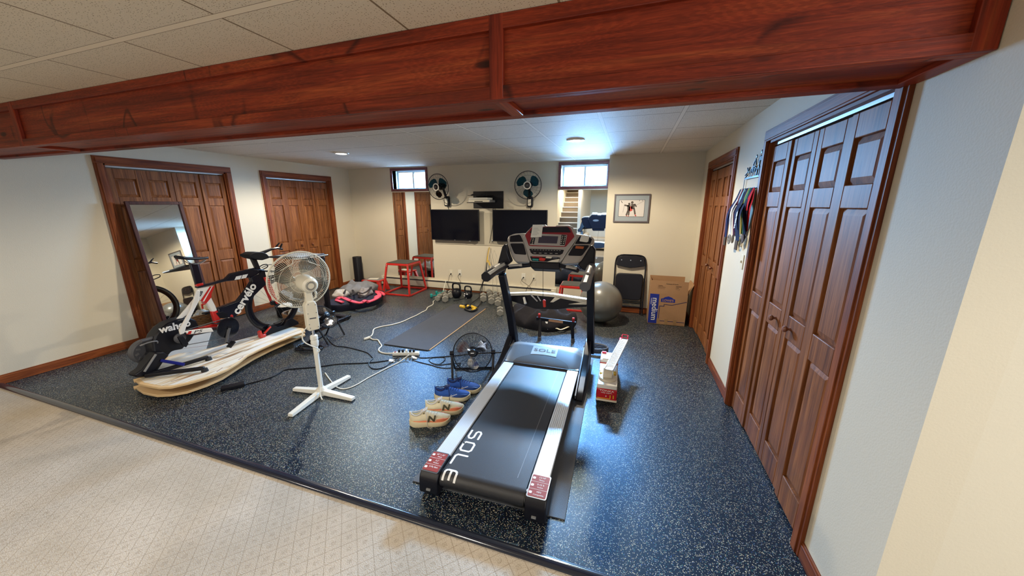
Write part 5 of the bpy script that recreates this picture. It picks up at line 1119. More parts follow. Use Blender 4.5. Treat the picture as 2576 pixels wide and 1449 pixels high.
# ================================================================== fans
def fan_head(root, Tw, Rr, dep, gm_, bm_, nb, nw, hubm, ringm, wires='radial', bl_len=0.86, wire_r=0.0011, twist=0.5, bw=0.5):
    """Tw: world matrix, local +z = blowing direction, origin at centre of guard"""
    Mi = W(root).m
    def N(): return MB(Mi @ Tw)
    q = N(); q.tube([(Rr*cos(a*pi/24), Rr*sin(a*pi/24), 0) for a in range(48)], 0.0055 if Rr > 0.17 else 0.006, 8, closed=True); gr = q.build('guard_rim', ringm, root)
    def zf(r): return dep*math.sqrt(max(0, 1-(r/Rr)**2.6))
    for s, nm in ((1, 'front_guard'), (-1, 'rear_guard')):
        q = N(); r0 = 0.05
        for k in range(nw):
            a = 2*pi*k/nw
            tw = 0.35 if wires == 'swirl' else 0.0
            pts = [(r*cos(a+tw*(r/Rr)), r*sin(a+tw*(r/Rr)), s*zf(r)) for r in [r0+(Rr-r0)*t for t in (0, 0.35, 0.65, 0.85, 0.95, 1)]]
            q.tube(pts, wire_r, 3, cap=False)
        for rr in ((0.4, 0.72, 0.93) if wires != 'rings' else [0.28+0.055*i for i in range(13)]):
            r = Rr*rr; q.tube([(r*cos(a*pi/18), r*sin(a*pi/18), s*zf(r)) for a in range(36)], wire_r*1.1, 3, closed=True)
        q.build(nm, gm_, root)
    for b_ in range(nb):
        a0 = 2*pi*b_/nb+0.35; q = N(); G = []
        for i in range(9):
            t = i/8; r = Rr*(0.16+(bl_len-0.16)*t); wd = bw*(0.55+0.75*sin(pi*min(1, t*0.9)))*(1 if t < 0.85 else 1-((t-0.85)/0.15)**2*0.45)
            G.append([(r*cos(a0+wd*(u-0.5)+0.25*t), r*sin(a0+wd*(u-0.5)+0.25*t), twist*0.10*(u-0.5)*Rr/0.22+0.004) for u in (0, 0.25, 0.5, 0.75, 1)])
        rows = [[q.v(p) for p in g] for g in G]; rows2 = [[q.v((p[0], p[1], p[2]-0.003)) for p in g] for g in G]
        for i in range(8):
            for j in range(4): q.f([rows[i][j], rows[i][j+1], rows[i+1][j+1], rows[i+1][j]]); q.f([rows2[i][j], rows2[i+1][j], rows2[i+1][j+1], rows2[i][j+1]])
        loop = [(0, j) for j in range(5)]+[(i, 4) for i in range(1, 9)]+[(8, j) for j in (3, 2, 1, 0)]+[(i, 0) for i in range(7, 0, -1)]
        for k in range(len(loop)):
            a, c = loop[k], loop[(k+1) % len(loop)]; q.f([rows[a[0]][a[1]], rows[c[0]][c[1]], rows2[c[0]][c[1]], rows2[a[0]][a[1]]])
        q.build('blade', bm_, root)
    q = N(); q.lathe([(Rr*0.17, -0.03), (Rr*0.18, 0.012), (Rr*0.12, 0.028), (0.002, 0.033)], n=28); q.build('blade_hub', hubm, root)
    return N
def look(p, d, up=(0, 0, 1)):
    z = Vector(d).normalized(); x = Vector(up).cross(z).normalized(); y = z.cross(x); m = Matrix((x, y, z)).transposed().to_4x4(); m.translation = Vector(p); return m

pf = thing('pedestal_fan', 'white oscillating pedestal fan on a cross-shaped base in front of the bicycle', 'fan', (-2.455, 2.085, 0))
for px_, py_ in ((740, 975), (729, 1042), (889, 1000), (878, 944)):
    e = fz(px_, py_, 0.03)-Vector(pf.location); e.z = 0.0; d = e.normalized(); nn = Vector((-d.y, d.x, 0))
    q = MB(); rings = []
    for t, w_, h in ((0.0, 0.026, 0.050), (1.0, 0.023, 0.032)):
        c = e*t; rings.append([c-nn*w_+Vector((0, 0, 0.006)), c+nn*w_+Vector((0, 0, 0.006)), c+nn*w_*0.9+Vector((0, 0, h)), c-nn*w_*0.9+Vector((0, 0, h))])
    q.ring_loft(rings); a_ = q.build('base_leg', 'white', pf, bevel=0.004)
    q = MB(); c = e*0.94; q.box(c+Vector((0, 0, 0.003)), (0.04, 0.04, 0.006)); q.build('rubber_foot', 'rubber', a_, smooth=False)
q = MB(); q.lathe([(0.045, 0.0), (0.047, 0.045), (0.034, 0.062), (0.021, 0.075)], n=20); q.build('base_hub', 'white', pf)
q = MB(); q.cyl((0, 0, 0.05), (0, 0, 0.46), 0.0195, n=20); q.build('lower_pole', 'white', pf)
q = MB(); q.lathe([(0.021, 0.445), (0.028, 0.455), (0.031, 0.49), (0.027, 0.51), (0.031, 0.515), (0.029, 0.545), (0.018, 0.552)], n=20); q.build('height_collar', 'white', pf)
q = MB(); q.cyl((0, 0, 0.54), (0, 0, 0.66), 0.0105, n=14); q.build('inner_pole', 'chrome', pf)
dirp = Vector((-0.93, 0.36, 0.10)).normalized(); back = -dirp
sidev = Vector((0, 0, 1)).cross(dirp).normalized()
bT = look((0, 0, 0.0), Vector((dirp.x, dirp.y, 0)))   # z = forward, y = up
q = MB(bT); q.prism(rnd([(-0.042, 0.62), (0.042, 0.62), (0.046, 0.66), (0.044, 0.83), (0.026, 0.865), (-0.026, 0.865), (-0.044, 0.83), (-0.046, 0.66)], 0.2), 'z', -0.035, 0.022) if False else None
q.bm.free()
q = MB(bT); slab(q, [Vector((x, y, -0.032)) for x, y in rnd([(-0.040, 0.60), (0.040, 0.60), (0.047, 0.63), (0.045, 0.82), (0.028, 0.850), (-0.028, 0.850), (-0.045, 0.82), (-0.047, 0.63)], 0.2)], (0, 0, 1), -0.006, 0.058); cbx = q.build('control_box', 'cream', pf, bevel=0.008)
q = MB(bT); slab(q, [Vector((x, y, -0.0385)) for x, y in ((-0.024, 0.70), (0.026, 0.704), (0.026, 0.713), (-0.024, 0.709))], (0, 0, 1), -0.001, 0.001); q.build('rating_label', 'grey', cbx, smooth=False)
for x, y in ((-0.030, 0.815), (0.022, 0.828), (-0.030, 0.748), (0.034, 0.752), (0.034, 0.66), (-0.032, 0.625), (0.03, 0.628)):
    q = MB(bT); q.cyl((x, y, -0.041), (x, y, -0.036), 0.004, n=8); q.build('screw', 'mid', cbx)
q = MB(bT); slab(q, [Vector((x, y, -0.02)) for x, y in rnd([(-0.028, 0.84), (0.028, 0.84), (0.024, 0.93), (-0.024, 0.93)], 0.15)], (0, 0, 1), -0.004, 0.035); q.build('neck', 'cream', pf, bevel=0.004)
q = MB(bT); q.tube([(-0.055, 0.90, -0.012), (-0.052, 0.87, -0.014), (-0.03, 0.86, -0.01)], 0.007, 8); q.ell((-0.056, 0.905, -0.012), (0.010, 0.020, 0.010)); q.build('tilt_knob', 'cream', pf)
gc = Vector((0, 0, 0.985))+dirp*0.125+Vector((0, 0, 0.010))
N = fan_head(pf, look(Vector(pf.location)+gc, dirp), 0.238, 0.062, 'cream', 'blade_smoke', 4, 96, 'white', 'cream', wire_r=0.00125, bw=0.85)
q = N(); q.lathe([(0.002, -0.215), (0.045, -0.213), (0.060, -0.200), (0.066, -0.16), (0.066, -0.085), (0.058, -0.060)], n=32); mt = q.build('motor_housing', 'cream', pf)
q = N()
for k in range(20):
    a = 2*pi*k/20; q.box((0.031*cos(a), 0.031*sin(a), -0.2145), (0.014, 0.0045, 0.003), Matrix.Rotation(a, 4, 'Z'))
q.build('vent_slots', 'grey', mt, smooth=False)
q = N(); q.tube([(-0.15, 0.11, -0.045), (-0.06, 0.155, -0.055), (-0.055, 0.185, -0.045), (0.055, 0.185, -0.045), (0.06, 0.155, -0.055), (0.15, 0.11, -0.045)], 0.0022, 5); q.build('carry_wire', 'cream', pf)
q = MB(); q.tube([bT @ Vector((0.045, 0.64, -0.02)), bT @ Vector((0.085, 0.60, -0.02)), bT @ Vector((0.085, 0.52, -0.02)), Vector((0.05, -0.01, 0.43)), Vector((0.028, -0.015, 0.38)), Vector((0.03, -0.02, 0.2)), Vector((0.05, -0.06, 0.05)), Vector((0.09, -0.08, 0.006))], 0.005, 8, smooth=5); q.build('power_cord', 'white', pf)
# floor fans
def floor_fan(label, c, d, Rr, loc):
    t = thing('floor_fan', label, 'fan', loc, 0, 'black floor fans')
    Tm = look(c, d); N = fan_head(t, Tm, Rr, 0.055, 'black', 'chrome', 3, 28, 'black', 'black', wires='rings', wire_r=0.0009, bw=0.75)
    q = N(); q.lathe([(0.002, -0.13), (0.045, -0.125), (0.052, -0.05), (0.04, -0.04)], n=24); q.build('motor', 'black', t)
    q = N(); q.lathe([(0.036, 0.056), (0.034, 0.062), (0.002, 0.064)], n=24); bd_ = q.build('badge', 'black', t)
    q = N(); q.box((0, 0, 0.0655), (0.032, 0.007, 0.001)); q.build('badge_bar', 'ink', bd_, smooth=False)
    xs = Tm.to_3x3() @ Vector((1, 0, 0)); fwd = Vector((d[0], d[1], 0)).normalized()
    for s in (-1, 1):
        a = Vector(c)+xs*s*(Rr+0.012); q = W(t)
        f0 = Vector((a.x, a.y, 0.012))+fwd*0.13-xs*s*0.01; f1 = Vector((a.x, a.y, 0.012))-fwd*0.12-xs*s*0.01
        q.tube([a+Vector((0, 0, 0.0)), a-Vector((0, 0, 0.05))+fwd*0.02, f0], 0.011, 8); q.tube([a-Vector((0, 0, 0.05)), f1], 0.010, 8); q.build('stand_leg', 'black', t)
        q = W(t); q.cyl(a-xs*s*0.02, a+xs*s*0.02, 0.022, n=14); q.build('pivot_knob', 'black', t)
    q = W(t); a0 = Vector(c)-xs*(Rr); a1 = Vector(c)+xs*(Rr); q.tube([Vector((a0.x, a0.y, 0.012))-fwd*0.12, Vector((a1.x, a1.y, 0.012))-fwd*0.12], 0.010, 8); q.build('cross_bar', 'black', t)
    return t
floor_fan('small black floor fan with polished blades beside the left front of the treadmill hood', (-1.345, 2.83, 0.235), (0.36, -0.88, 0.30), 0.185, (-1.345, 2.83, 0))
floor_fan('small black floor fan tipped upward, half hidden behind the white pedestal fan', (-3.42, 3.08, 0.30), (0.75, 0.15, 0.65), 0.16, (-3.42, 3.08, 0))
# wall fans
def wall_fan(label, cpx, d, boxpx, yb=5.56):
    c = fy(*cpx, yb); bpos = fy(*boxpx, YB-0.03)
    t = thing('wall_fan', label, 'fan', (bpos.x, YB-0.001, bpos.z), 0, 'black wall fans')
    N = fan_head(t, look(c, d), 0.215, 0.055, 'black', 'blade', 3, 24, 'black', 'black', wires='swirl', wire_r=0.0008, bw=1.0)
    q = N(); q.lathe([(0.046, 0.052), (0.062, 0.056), (0.062, 0.064), (0.046, 0.066)], n=32, cap=False); q.build('badge_ring', 'white', t)
    q = N(); q.lathe([(0.047, 0.054), (0.045, 0.066), (0.002, 0.070)], n=32); q.build('badge', 'blackg', t)
    q = N(); q.box((0, 0, 0.0705), (0.022, 0.004, 0.001), Matrix.Rotation(0.5, 4, 'Z')); q.box((0.003, 0.007, 0.0705), (0.014, 0.003, 0.001), Matrix.Rotation(0.5, 4, 'Z')); q.build('badge_mark', 'mid', t, smooth=False)
    q = N(); q.lathe([(0.002, -0.17), (0.05, -0.165), (0.06, -0.08), (0.05, -0.05)], n=28); q.build('motor', 'black', t)
    q = W(t); q.tube([c-Vector(d).normalized()*0.13, Vector((bpos.x, YB-0.08, bpos.z+0.08)), Vector((bpos.x, YB-0.045, bpos.z+0.03))], 0.022, 8); q.build('arm', 'black', t, bevel=0.003)
    q = W(t); slab(q, rnd([Vector((bpos.x+x, YB-0.002, bpos.z+z)) for x, z in ((-0.048, -0.10), (0.048, -0.10), (0.048, 0.08), (-0.048, 0.08))], 0.25, 4), (0, -1, 0), 0, 0.065); wb_ = q.build('wall_bracket', 'black', t, bevel=0.008)
    q = W(t); slab(q, rnd([Vector((bpos.x+x-0.004, YB-0.067, bpos.z+z)) for x, z in ((-0.028, -0.075), (0.028, -0.075), (0.028, 0.045), (-0.028, 0.045))], 0.25, 4), (0, -1, 0), 0, 0.004); q.build('control_panel', 'cream', wb_)
    q = W(t); q.tube([Vector((bpos.x, YB-0.012, bpos.z-0.10)), Vector((bpos.x+0.01, YB-0.006, bpos.z-0.17))], 0.004, 6); q.build('cord', 'black', t)
wall_fan('black wall fan with blue blades next to the left window, turned to the left', (1102, 470), (-0.12, -1, -0.10), (1125, 505))
wall_fan('black wall fan with dark blades above the right television, facing the room', (1328, 466), (0.10, -1, -0.08), (1334, 506))

# ================================================================== desk in front of the bicycle
dk = thing('bike_desk', 'black wheeled desk with a grey top standing just past the front wheel of the bicycle', 'desk', (-4.02, 3.43, 0))
q = MB(); q.b2((-0.37, -0.19, 0.945), (0.22, 0.19, 0.968)); q.build('desk_frame', 'black', dk, bevel=0.006)
q = MB(); q.b2((-0.30, -0.165, 0.9685), (0.14, 0.17, 0.974)); q.build('desk_mat', pm('grey_desk_mat', (0.13, 0.13, 0.13), 0.85), dk, bevel=0.002)
q = MB(); q.b2((0.04, -0.194, 0.952), (0.222, -0.188, 0.970)); q.b2((0.218, -0.19, 0.952), (0.224, 0.18, 0.970)); q.build('edge_trim', 'steel', dk, bevel=0.003)
q = MB(); q.b2((-0.11, 0.33, 0.05), (-0.04, 0.37, 0.90)); q.b2((-0.11, 0.05, 0.90), (-0.04, 0.37, 0.945)); q.build('post', 'black', dk, bevel=0.005)
q = MB(); q.b2((-0.47, 0.32, 0.02), (0.25, 0.38, 0.055)); q.build('foot_bar', 'black', dk, bevel=0.006)
for s in (-1, 1):
    fx_ = -0.46 if s < 0 else 0.24
    q = MB(); q.b2((fx_-0.025, -0.20, 0.02), (fx_+0.025, 0.42, 0.05)); q.build('foot', 'black', dk, bevel=0.006)
    for y in (-0.17, 0.39):
        q = MB(); q.cyl((fx_-0.012, y, 0.018), (fx_+0.012, y, 0.018), 0.018, n=14); q.build('castor', 'rubber', dk)

# ================================================================== back wall
ht = thing('baseboard_heater', 'long cream baseboard radiator along the foot of the back wall', 'heater', (-2.97, YB-0.001, 0))
q = MB(); q.prism([(0, 0.035), (-0.058, 0.035), (-0.062, 0.05), (-0.062, 0.150), (-0.048, 0.158), (-0.050, 0.185), (0, 0.190)], 'x', -1.81, 1.81); q.build('cover', 'cream', ht, bevel=0.002)
q = MB(); q.b2((-1.74, -0.0635, 0.150), (1.74, -0.047, 0.162)); q.build('outlet_slot', 'inkb', ht, smooth=False)
q = MB(); q.b2((-1.74, -0.058, 0.168), (1.74, -0.046, 0.174)); q.build('damper_slot', 'grey', ht, smooth=False)
q = MB(); q.b2((-1.81, -0.045, 0.003), (1.81, 0, 0.034)); q.build('base_strip', 'case_x', ht, smooth=False)
for x in (-1.815, 1.80):
    q = MB(); q.b2((x, -0.066, 0.02), (x+0.03, 0, 0.194)); q.build('end_cap', 'cream', ht, bevel=0.003)

def wall_mirror(label, x0, x1, z0, z1):
    t = thing('wall_mirror', label, 'mirror', ((x0+x1)/2, YB-0.001, z0), group='frameless mirrors on the back wall')
    q = MB(); h = (x1-x0)/2; q.b2((-h, -0.006, 0), (h, -0.001, z1-z0)); q.build('glass', 'mirror', t, smooth=False)
    q = MB(); q.b2((-h-0.002, -0.0075, z1-z0-0.004), (h+0.002, 0, z1-z0+0.008)); q.b2((-h-0.002, -0.0075, -0.006), (h+0.002, 0, 0.004)); q.build('channel', 'cream', t, smooth=False)
wall_mirror('frameless wall mirror below the left window, behind the tall red box', -4.400, -3.565, 0.215, 1.846)
wall_mirror('frameless wall mirror below the right window, behind the treadmill console', -1.172, -0.356, 0.215, 1.848)

pb = thing('mounting_board', 'cream painted backing board fixed to the wall behind the two televisions', 'board', (-2.55, YB-0.001, 1.2))
q = MB(); q.b2((-0.95, -0.012, -0.31), (0.99, 0, 0.27)); q.build('board', pm('tan_painted_board', (0.50, 0.45, 0.35), 0.8, bump=0.1), pb, bevel=0.002)
for nm, pts, lab in (('tv', [(1081, 526), (1204, 528), (1205, 607), (1087, 603)], 'black flat television on the back wall below the blue-bladed fan'), ('tv', [(1238, 527), (1377, 529), (1375, 611), (1240, 608)], 'black flat television on the back wall behind the treadmill console')):
    P = [fy(x, y, 5.775) for x, y in pts]; c = sum(P, Vector())/4
    xs = [p.x for p in P]; zs = [p.z for p in P]; x0, x1, z0, z1 = (P[0].x+P[3].x)/2, (P[1].x+P[2].x)/2, (P[2].z+P[3].z)/2, (P[0].z+P[1].z)/2
    t = thing('television', lab, 'television', ((x0+x1)/2, 5.80, (z0+z1)/2), group='wall televisions'); w_, h_ = (x1-x0)/2, (z1-z0)/2
    q = MB(); q.b2((-w_, -0.025, -h_), (w_, 0.012, h_)); q.build('casing', 'black', t, bevel=0.004)
    q = MB(); q.b2((-w_+0.012, -0.0262, -h_+0.018), (w_-0.012, -0.0250, h_-0.012)); q.build('screen', pm('dark_tv_screen', (0.002, 0.002, 0.006), 0.12, spec=0.2) if 'dark_tv_screen' not in bpy.data.materials else bpy.data.materials['dark_tv_screen'], t, smooth=False)
    q = MB(); q.b2((-0.12, 0.012, -0.10), (0.12, 0.066, 0.10)); q.build('wall_mount', 'blackm', t, bevel=0.003)
    q = MB(); q.b2((w_*0.0-0.012, -0.0275, -h_+0.006), (0.012, -0.0255, -h_+0.013)); q.build('maker_mark', 'steel', t, smooth=False)
    q = MB(); q.b2((w_*0.62-0.015, -0.030, -h_-0.006), (w_*0.62+0.015, -0.01, -h_+0.003)); q.build('sensor', 'steel', t, smooth=False)

sh = thing('player_wall_shelf', 'black wall plate with two thin shelf boards between the two wall fans', 'shelf', (-2.405, YB-0.001, 1.70))
q = MB(); q.b2((-0.285, -0.014, -0.152), (0.285, 0, 0.140)); q.build('back_plate', 'black', sh, bevel=0.003)
q = MB(); q.b2((-0.25, -0.36, -0.060), (0.14, -0.014, -0.050)); q.build('shelf_board', 'blackg', sh, bevel=0.002)
q = MB(); q.b2((-0.24, -0.34, 0.058), (0.10, -0.014, 0.066)); q.build('shelf_board', 'blackg', sh, bevel=0.002)
dv_ = thing('disc_player', 'silver disc player lying on the black wall shelf', 'player', (-2.45, YB-0.175, 1.65))
q = MB(); q.b2((-0.195, -0.14, 0.0005), (0.195, 0.12, 0.042)); q.build('casing', 'steel', dv_, bevel=0.003)
q = MB(); q.b2((-0.185, -0.1425, 0.005), (0.185, -0.1395, 0.038)); fp = q.build('front_panel', 'cream', dv_, bevel=0.001)
q = MB(); q.b2((-0.08, -0.1435, 0.010), (0.07, -0.1424, 0.022)); q.build('display', 'black', fp, smooth=False)
d2 = thing('disc_player', 'white set-top box on top of the silver disc player', 'player', (-2.46, YB-0.175, 1.6935))
q = MB(); q.b2((-0.18, -0.13, 0), (0.16, 0.11, 0.034)); q.build('casing', 'white', d2, bevel=0.003)
q = MB(); q.b2((-0.17, -0.1312, 0.014), (0.15, -0.1295, 0.018)); q.build('front_slot', 'grey', d2, smooth=False)
d3 = thing('router', 'black box with a pointed edge on the upper shelf board of the wall shelf', 'router', (-2.50, YB-0.19, 1.767))
q = MB(); q.prism(rnd([(-0.13, 0), (0.10, 0), (0.08, 0.02), (-0.06, 0.03)], 0.2), 'y', -0.09, 0.09); q.build('case', 'blackm', d3)
q = MB(); q.tube([(0.09, 0.06, 0.02), (0.09, 0.07, 0.05)], 0.004, 6); q.build('aerial', 'black', d3)

for k, (px_, py_, n_, m_) in enumerate(((1135, 686, 'ivory wall outlet left of the white one, under the left television', 'cream'), (1157, 686, 'white wall outlet with a black plug, under the left television', 'white'), (1317, 695, 'white wall outlet with two plugs, seen between the treadmill uprights', 'white'), (1343, 697, 'ivory wall outlet with one black plug, seen between the treadmill uprights', 'cream'))):
    p = fy(px_, py_, YB); t = thing('wall_outlet', n_, 'outlet', (p.x, YB-0.0005, p.z), group='outlets on the back wall')
    q = MB(); q.b2((-0.036, -0.006, -0.058), (0.036, 0, 0.058)); q.build('plate', m_, t, bevel=0.002)
    for z in (-0.021, 0.021):
        q = MB(); q.lathe([(0.016, 0), (0.016, 0.002), (0.001, 0.002)], Matrix.Translation((0, -0.006, z)) @ Matrix.Rotation(pi/2, 4, 'X'), 16); q.build('socket', 'white', t)
    e = thing('plug', 'black power plug in the '+n_.split(',')[0].replace(' with a black plug', '').replace(' with two plugs', ' behind the treadmill').replace(' with one black plug', ' nearest the right mirror'), 'plug', (p.x+0.002, YB-0.0085, p.z-0.021))
    q = MB(); q.tube([(0, 0, 0), (0, -0.030, -0.002)], [0.014, 0.009], 8); q.build('plug_body', 'black', e, bevel=0.002)
    zf = -p.z+0.021
    q = MB(); bx2 = (-0.045, 0.05, 0.16, -0.10)[k]
    q.tube([(0, -0.030, -0.002), (-0.02, -0.04, -0.05), (bx2*0.6, -0.065, -0.12), (bx2, -0.085, -0.16), (bx2+(-0.03 if k % 2 else 0.04), -0.085, max(zf+0.012, -0.30))], 0.0036, 6, smooth=5); q.build('cord', 'black', e)

# hanging suspension trainer straps and cables between the televisions
sp_ = thing('suspension_trainer', 'yellow and black suspension strap hanging from the wall between the televisions', 'exercise strap', (-2.335, YB-0.02, 0.985))
q = MB(); q.lathe([(0.012, 0), (0.012, 0.02), (0.001, 0.022)], Matrix.Translation((0, 0.018, 0)) @ Matrix.Rotation(pi/2, 4, 'X'), 14); q.tube([(0, 0, 0.0), (0.012, -0.004, -0.02), (0, -0.006, -0.04), (-0.012, -0.004, -0.02)], 0.003, 6, closed=True); q.build('anchor', 'chrome', sp_)
q = W(sp_); q.tube([fy(1231, 622, YB-0.03), fy(1227, 640, YB-0.03), fy(1225, 662, YB-0.035)], 0.011, 4, flat=0.3); q.tube([fy(1228, 655, YB-0.04), fy(1233, 668, YB-0.05)], 0.012, 4, flat=0.3); q.build('yellow_webbing', 'yellow', sp_)
q = W(sp_); q.tube([fy(1225, 660, YB-0.035), fy(1223, 690, YB-0.07), fy(1214, 715, YB-0.085), fy(1212, 735, YB-0.12)], 0.008, 4, flat=0.35); q.tube([fy(1225, 660, YB-0.035), fy(1221, 690, YB-0.08), fy(1208, 730, YB-0.11)], 0.008, 4, flat=0.35)
q.tube([fy(1210, 734, YB-0.12), fz(1205, 748, 0.02), fz(1190, 760, 0.02), fz(1180, 768, 0.03)], 0.008, 6, smooth=4); q.tube([fy(1208, 730, YB-0.11), fz(1212, 755, 0.02), fz(1205, 768, 0.02), fz(1197, 775, 0.03)], 0.008, 6, smooth=4)
q.build('black_strap', 'black', sp_)
hs_ = thing('strap_handles', 'black and yellow strap handles lying at the far end of the exercise mat', 'exercise handles', tuple(fz(1178, 772, 0.012)))
q = W(hs_)
for a, bb in (((1158, 770), (1168, 772)), ((1186, 771), (1198, 776)), ((1176, 770), (1181, 771)), ((1188, 780), (1195, 778))): q.tube([fz(*a, 0.035), fz(*bb, 0.035)], 0.024, 8)
q.build('yellow_grip', 'yellow', hs_)
q = W(hs_); q.tube([fz(1166, 772, 0.03), fz(1175, 765, 0.05), fz(1184, 768, 0.04), fz(1176, 775, 0.03), fz(1170, 778, 0.03), fz(1188, 783, 0.03), fz(1199, 776, 0.03), fz(1180, 770, 0.04)], 0.017, 8, smooth=4); q.build('black_loop', 'black', hs_)
cbl = thing('cable', 'thin black cables running down from the wall shelf beside the right television', 'cable', (-2.36, YB-0.02, 1.54))
q = W(cbl)
for pts in ([(1242, 524), (1244, 545), (1250, 570), (1262, 600)], [(1246, 524), (1250, 540), (1262, 560)], [(1240, 524), (1240, 560), (1231, 612)]): q.tube([fy(x, y, YB-0.018) for x, y in pts], 0.0028, 5, smooth=4)
q.build('cable_run', 'blackm', cbl); 
q = MB(); q.b2((-0.03, -0.004, -0.010), (0.03, 0.014, 0.006)); q.build('cable_clip', 'cream', cbl)
wc = thing('cable', 'thin grey cables hanging from the strap anchor to the floor behind the heater', 'cable', (-2.28, YB-0.02, 0.97))
q = W(wc)
for pts in ([(1232, 622), (1240, 650), (1246, 690), (1252, 735)], [(1231, 622), (1222, 660), (1216, 700), (1209, 738)], [(1233, 640), (1238, 680), (1240, 735)]): q.tube([fy(x, y, YB-0.075) for x, y in pts], 0.0022, 5, smooth=4)
q.build('cable_run', 'mid', wc); 

# ================================================================== corner: roller, stool, jump box, bag
rl = thing('foam_roller', 'tall black foam roller standing on end in the back left corner', 'foam roller', (-5.21, 5.66, 0))
q = MB(); q.lathe([(0.084, 0.0), (0.086, 0.01), (0.086, 0.575), (0.082, 0.585), (0.030, 0.585), (0.028, 0.56), (0.001, 0.56)], n=36); q.build('roller', 'blackm', rl)
q = MB(); q.tube([(0.055, -0.067, 0.58), (0.057, -0.066, 0.3), (0.054, -0.068, 0.02)], 0.002, 5); q.build('seam', 'grey', rl)

M['redp'] = pm('glossy_red_plastic', (0.58, 0.022, 0.016), 0.35, coat=0.3)
so = thing('step_stool', 'low red plastic step stool with a grey top beside the tall red box', 'step stool', (-4.58, 5.36, 0), R(6))
q = MB(); q.b2((-0.19, -0.13, 0.195), (0.19, 0.13, 0.225)); q.build('top', 'redp', so, bevel=0.012)
q = MB(); q.b2((-0.165, -0.105, 0.2255), (0.165, 0.105, 0.229)); q.build('tread_pad', 'mid', so, bevel=0.002)
for sx_ in (-1, 1):
    for sy_ in (-1, 1):
        q = MB(); x, y = sx_*0.165, sy_*0.105
        q.ring_loft([[(x*1.22+dx*0.032, y*1.25+dy*0.030, 0.0) for dx, dy in ((-1, -1), (1, -1), (1, 1), (-1, 1))], [(x*0.95+dx*0.030, y*0.95+dy*0.028, 0.20) for dx, dy in ((-1, -1), (1, -1), (1, 1), (-1, 1))]]); q.build('leg', 'redp', so, bevel=0.008)
pp_ = thing('paper_sheet', 'white sheet of paper lying on the red step stool', 'paper', (-4.60, 5.37, 0.2295), R(18))
q = MB(); q.b2((-0.09, -0.06, 0), (0.09, 0.06, 0.0008)); q.build('sheet', 'paper', pp_, smooth=False)

def plyo(label, loc, rz, bw, bd, tw, td, h):
    t = thing('plyometric_box', label, 'jump box', loc, rz, 'red steel jump boxes'); r = 0.014
    q = MB(); q.b2((-tw/2, -td/2, h-0.008), (tw/2, td/2, h)); q.build('top_mat', pm('worn_rubber_top', (0.06, 0.055, 0.045), 0.7, bump=0.3, bscale=150) if 'worn_rubber_top' not in bpy.data.materials else bpy.data.materials['worn_rubber_top'], t, bevel=0.002)
    q = MB()
    for s in (-1, 1): q.b2((-tw/2-0.008, s*(td/2)-0.012, h-0.045), (tw/2+0.008, s*(td/2)+0.012, h-0.009)); q.b2((s*(tw/2)-0.012, -td/2, h-0.045), (s*(tw/2)+0.012, td/2, h-0.009))
    q.build('top_frame', 'redp', t, bevel=0.003)
    for sx_ in (-1, 1):
        for sy_ in (-1, 1):
            a = Vector((sx_*tw/2, sy_*td/2, h-0.02)); b_ = Vector((sx_*bw/2, sy_*bd/2, 0.02))
            q = MB(); q.tube([a, b_, ], 0.021, 4); lg = q.build('leg', 'redp', t, bevel=0.003)
            for k in (0.03, 0.075):
                p = a+(b_-a)*k; q = MB(); q.cyl((p.x, p.y-0.024*1, p.z), (p.x, p.y+0.024, p.z), 0.006, n=8); q.build('bolt', 'chrome', lg)
    for s in (-1, 1):
        q = MB(); q.tube([(-bw/2, s*bd/2, 0.018), (bw/2, s*bd/2, 0.018)], 0.0195, 4); q.build('base_rail', 'redp', t, bevel=0.003)
        q = MB(); q.tube([(s*bw/2, -bd/2, 0.018), (s*bw/2, bd/2, 0.018)], 0.0195, 4); q.build('base_rail', 'redp', t, bevel=0.003)
    return t
plyo('tall red steel jump box with a black top in front of the left wall mirror', (-3.955, 5.45, 0), R(2), 0.55, 0.58, 0.43, 0.40, 0.585)
plyo('short red steel jump box with a black top in front of the right wall mirror', (-0.80, 5.42, 0), R(3), 0.40, 0.42, 0.33, 0.33, 0.40)

def crumple(q, c, rx, ry, h, seed, rz=0.0, n=34, edge=0.35, amp=0.25, z0=0.0, sc=1.0):
    rnd_ = random.Random(seed); ph = [(rnd_.uniform(0, 6), rnd_.uniform(0, 6), rnd_.uniform(5, 13)*sc, rnd_.uniform(5, 13)*sc) for _ in range(6)]
    rings = []
    for j in range(13):
        u = j/12
        ring = []
        for k in range(n):
            a = 2*pi*k/n; rr = 1+0.07*sin(3*a+ph[0][0])+0.05*sin(5*a+ph[1][0])
            if u < 0.35: f_ = 0.93+0.09*sin(u/0.35*pi/2); z = h*edge*(u/0.35)
            else: t = (u-0.35)/0.65; f_ = 1.02*cos(t*pi/2)**0.8; z = h*edge+(h-h*edge)*sin(t*pi/2)
            x, y = rx*rr*f_*cos(a), ry*rr*f_*sin(a)
            wv = sum(sin(x*p[2]*2+p[0])*sin(y*p[3]*2+p[1]) for p in ph)/6
            z2 = z0+max(0.001 if j == 0 else 0.004, z*(1+amp*wv*2.2)) if j else z0+0.001
            ring.append((c[0]+x*cos(rz)-y*sin(rz), c[1]+x*sin(rz)+y*cos(rz), z2))
        rings.append(ring)
    q.ring_loft(rings); return q
bg_ = thing('duffel_bag', 'black and coral pink duffel bag lying flat in front of the tall red box', 'bag', (-4.18, 4.52, 0))
q = W(bg_); crumple(q, (-4.20, 4.48), 0.29, 0.50, 0.15, 4, R(-12), edge=0.7, amp=0.12); q.build('bag_body', 'navy', bg_)
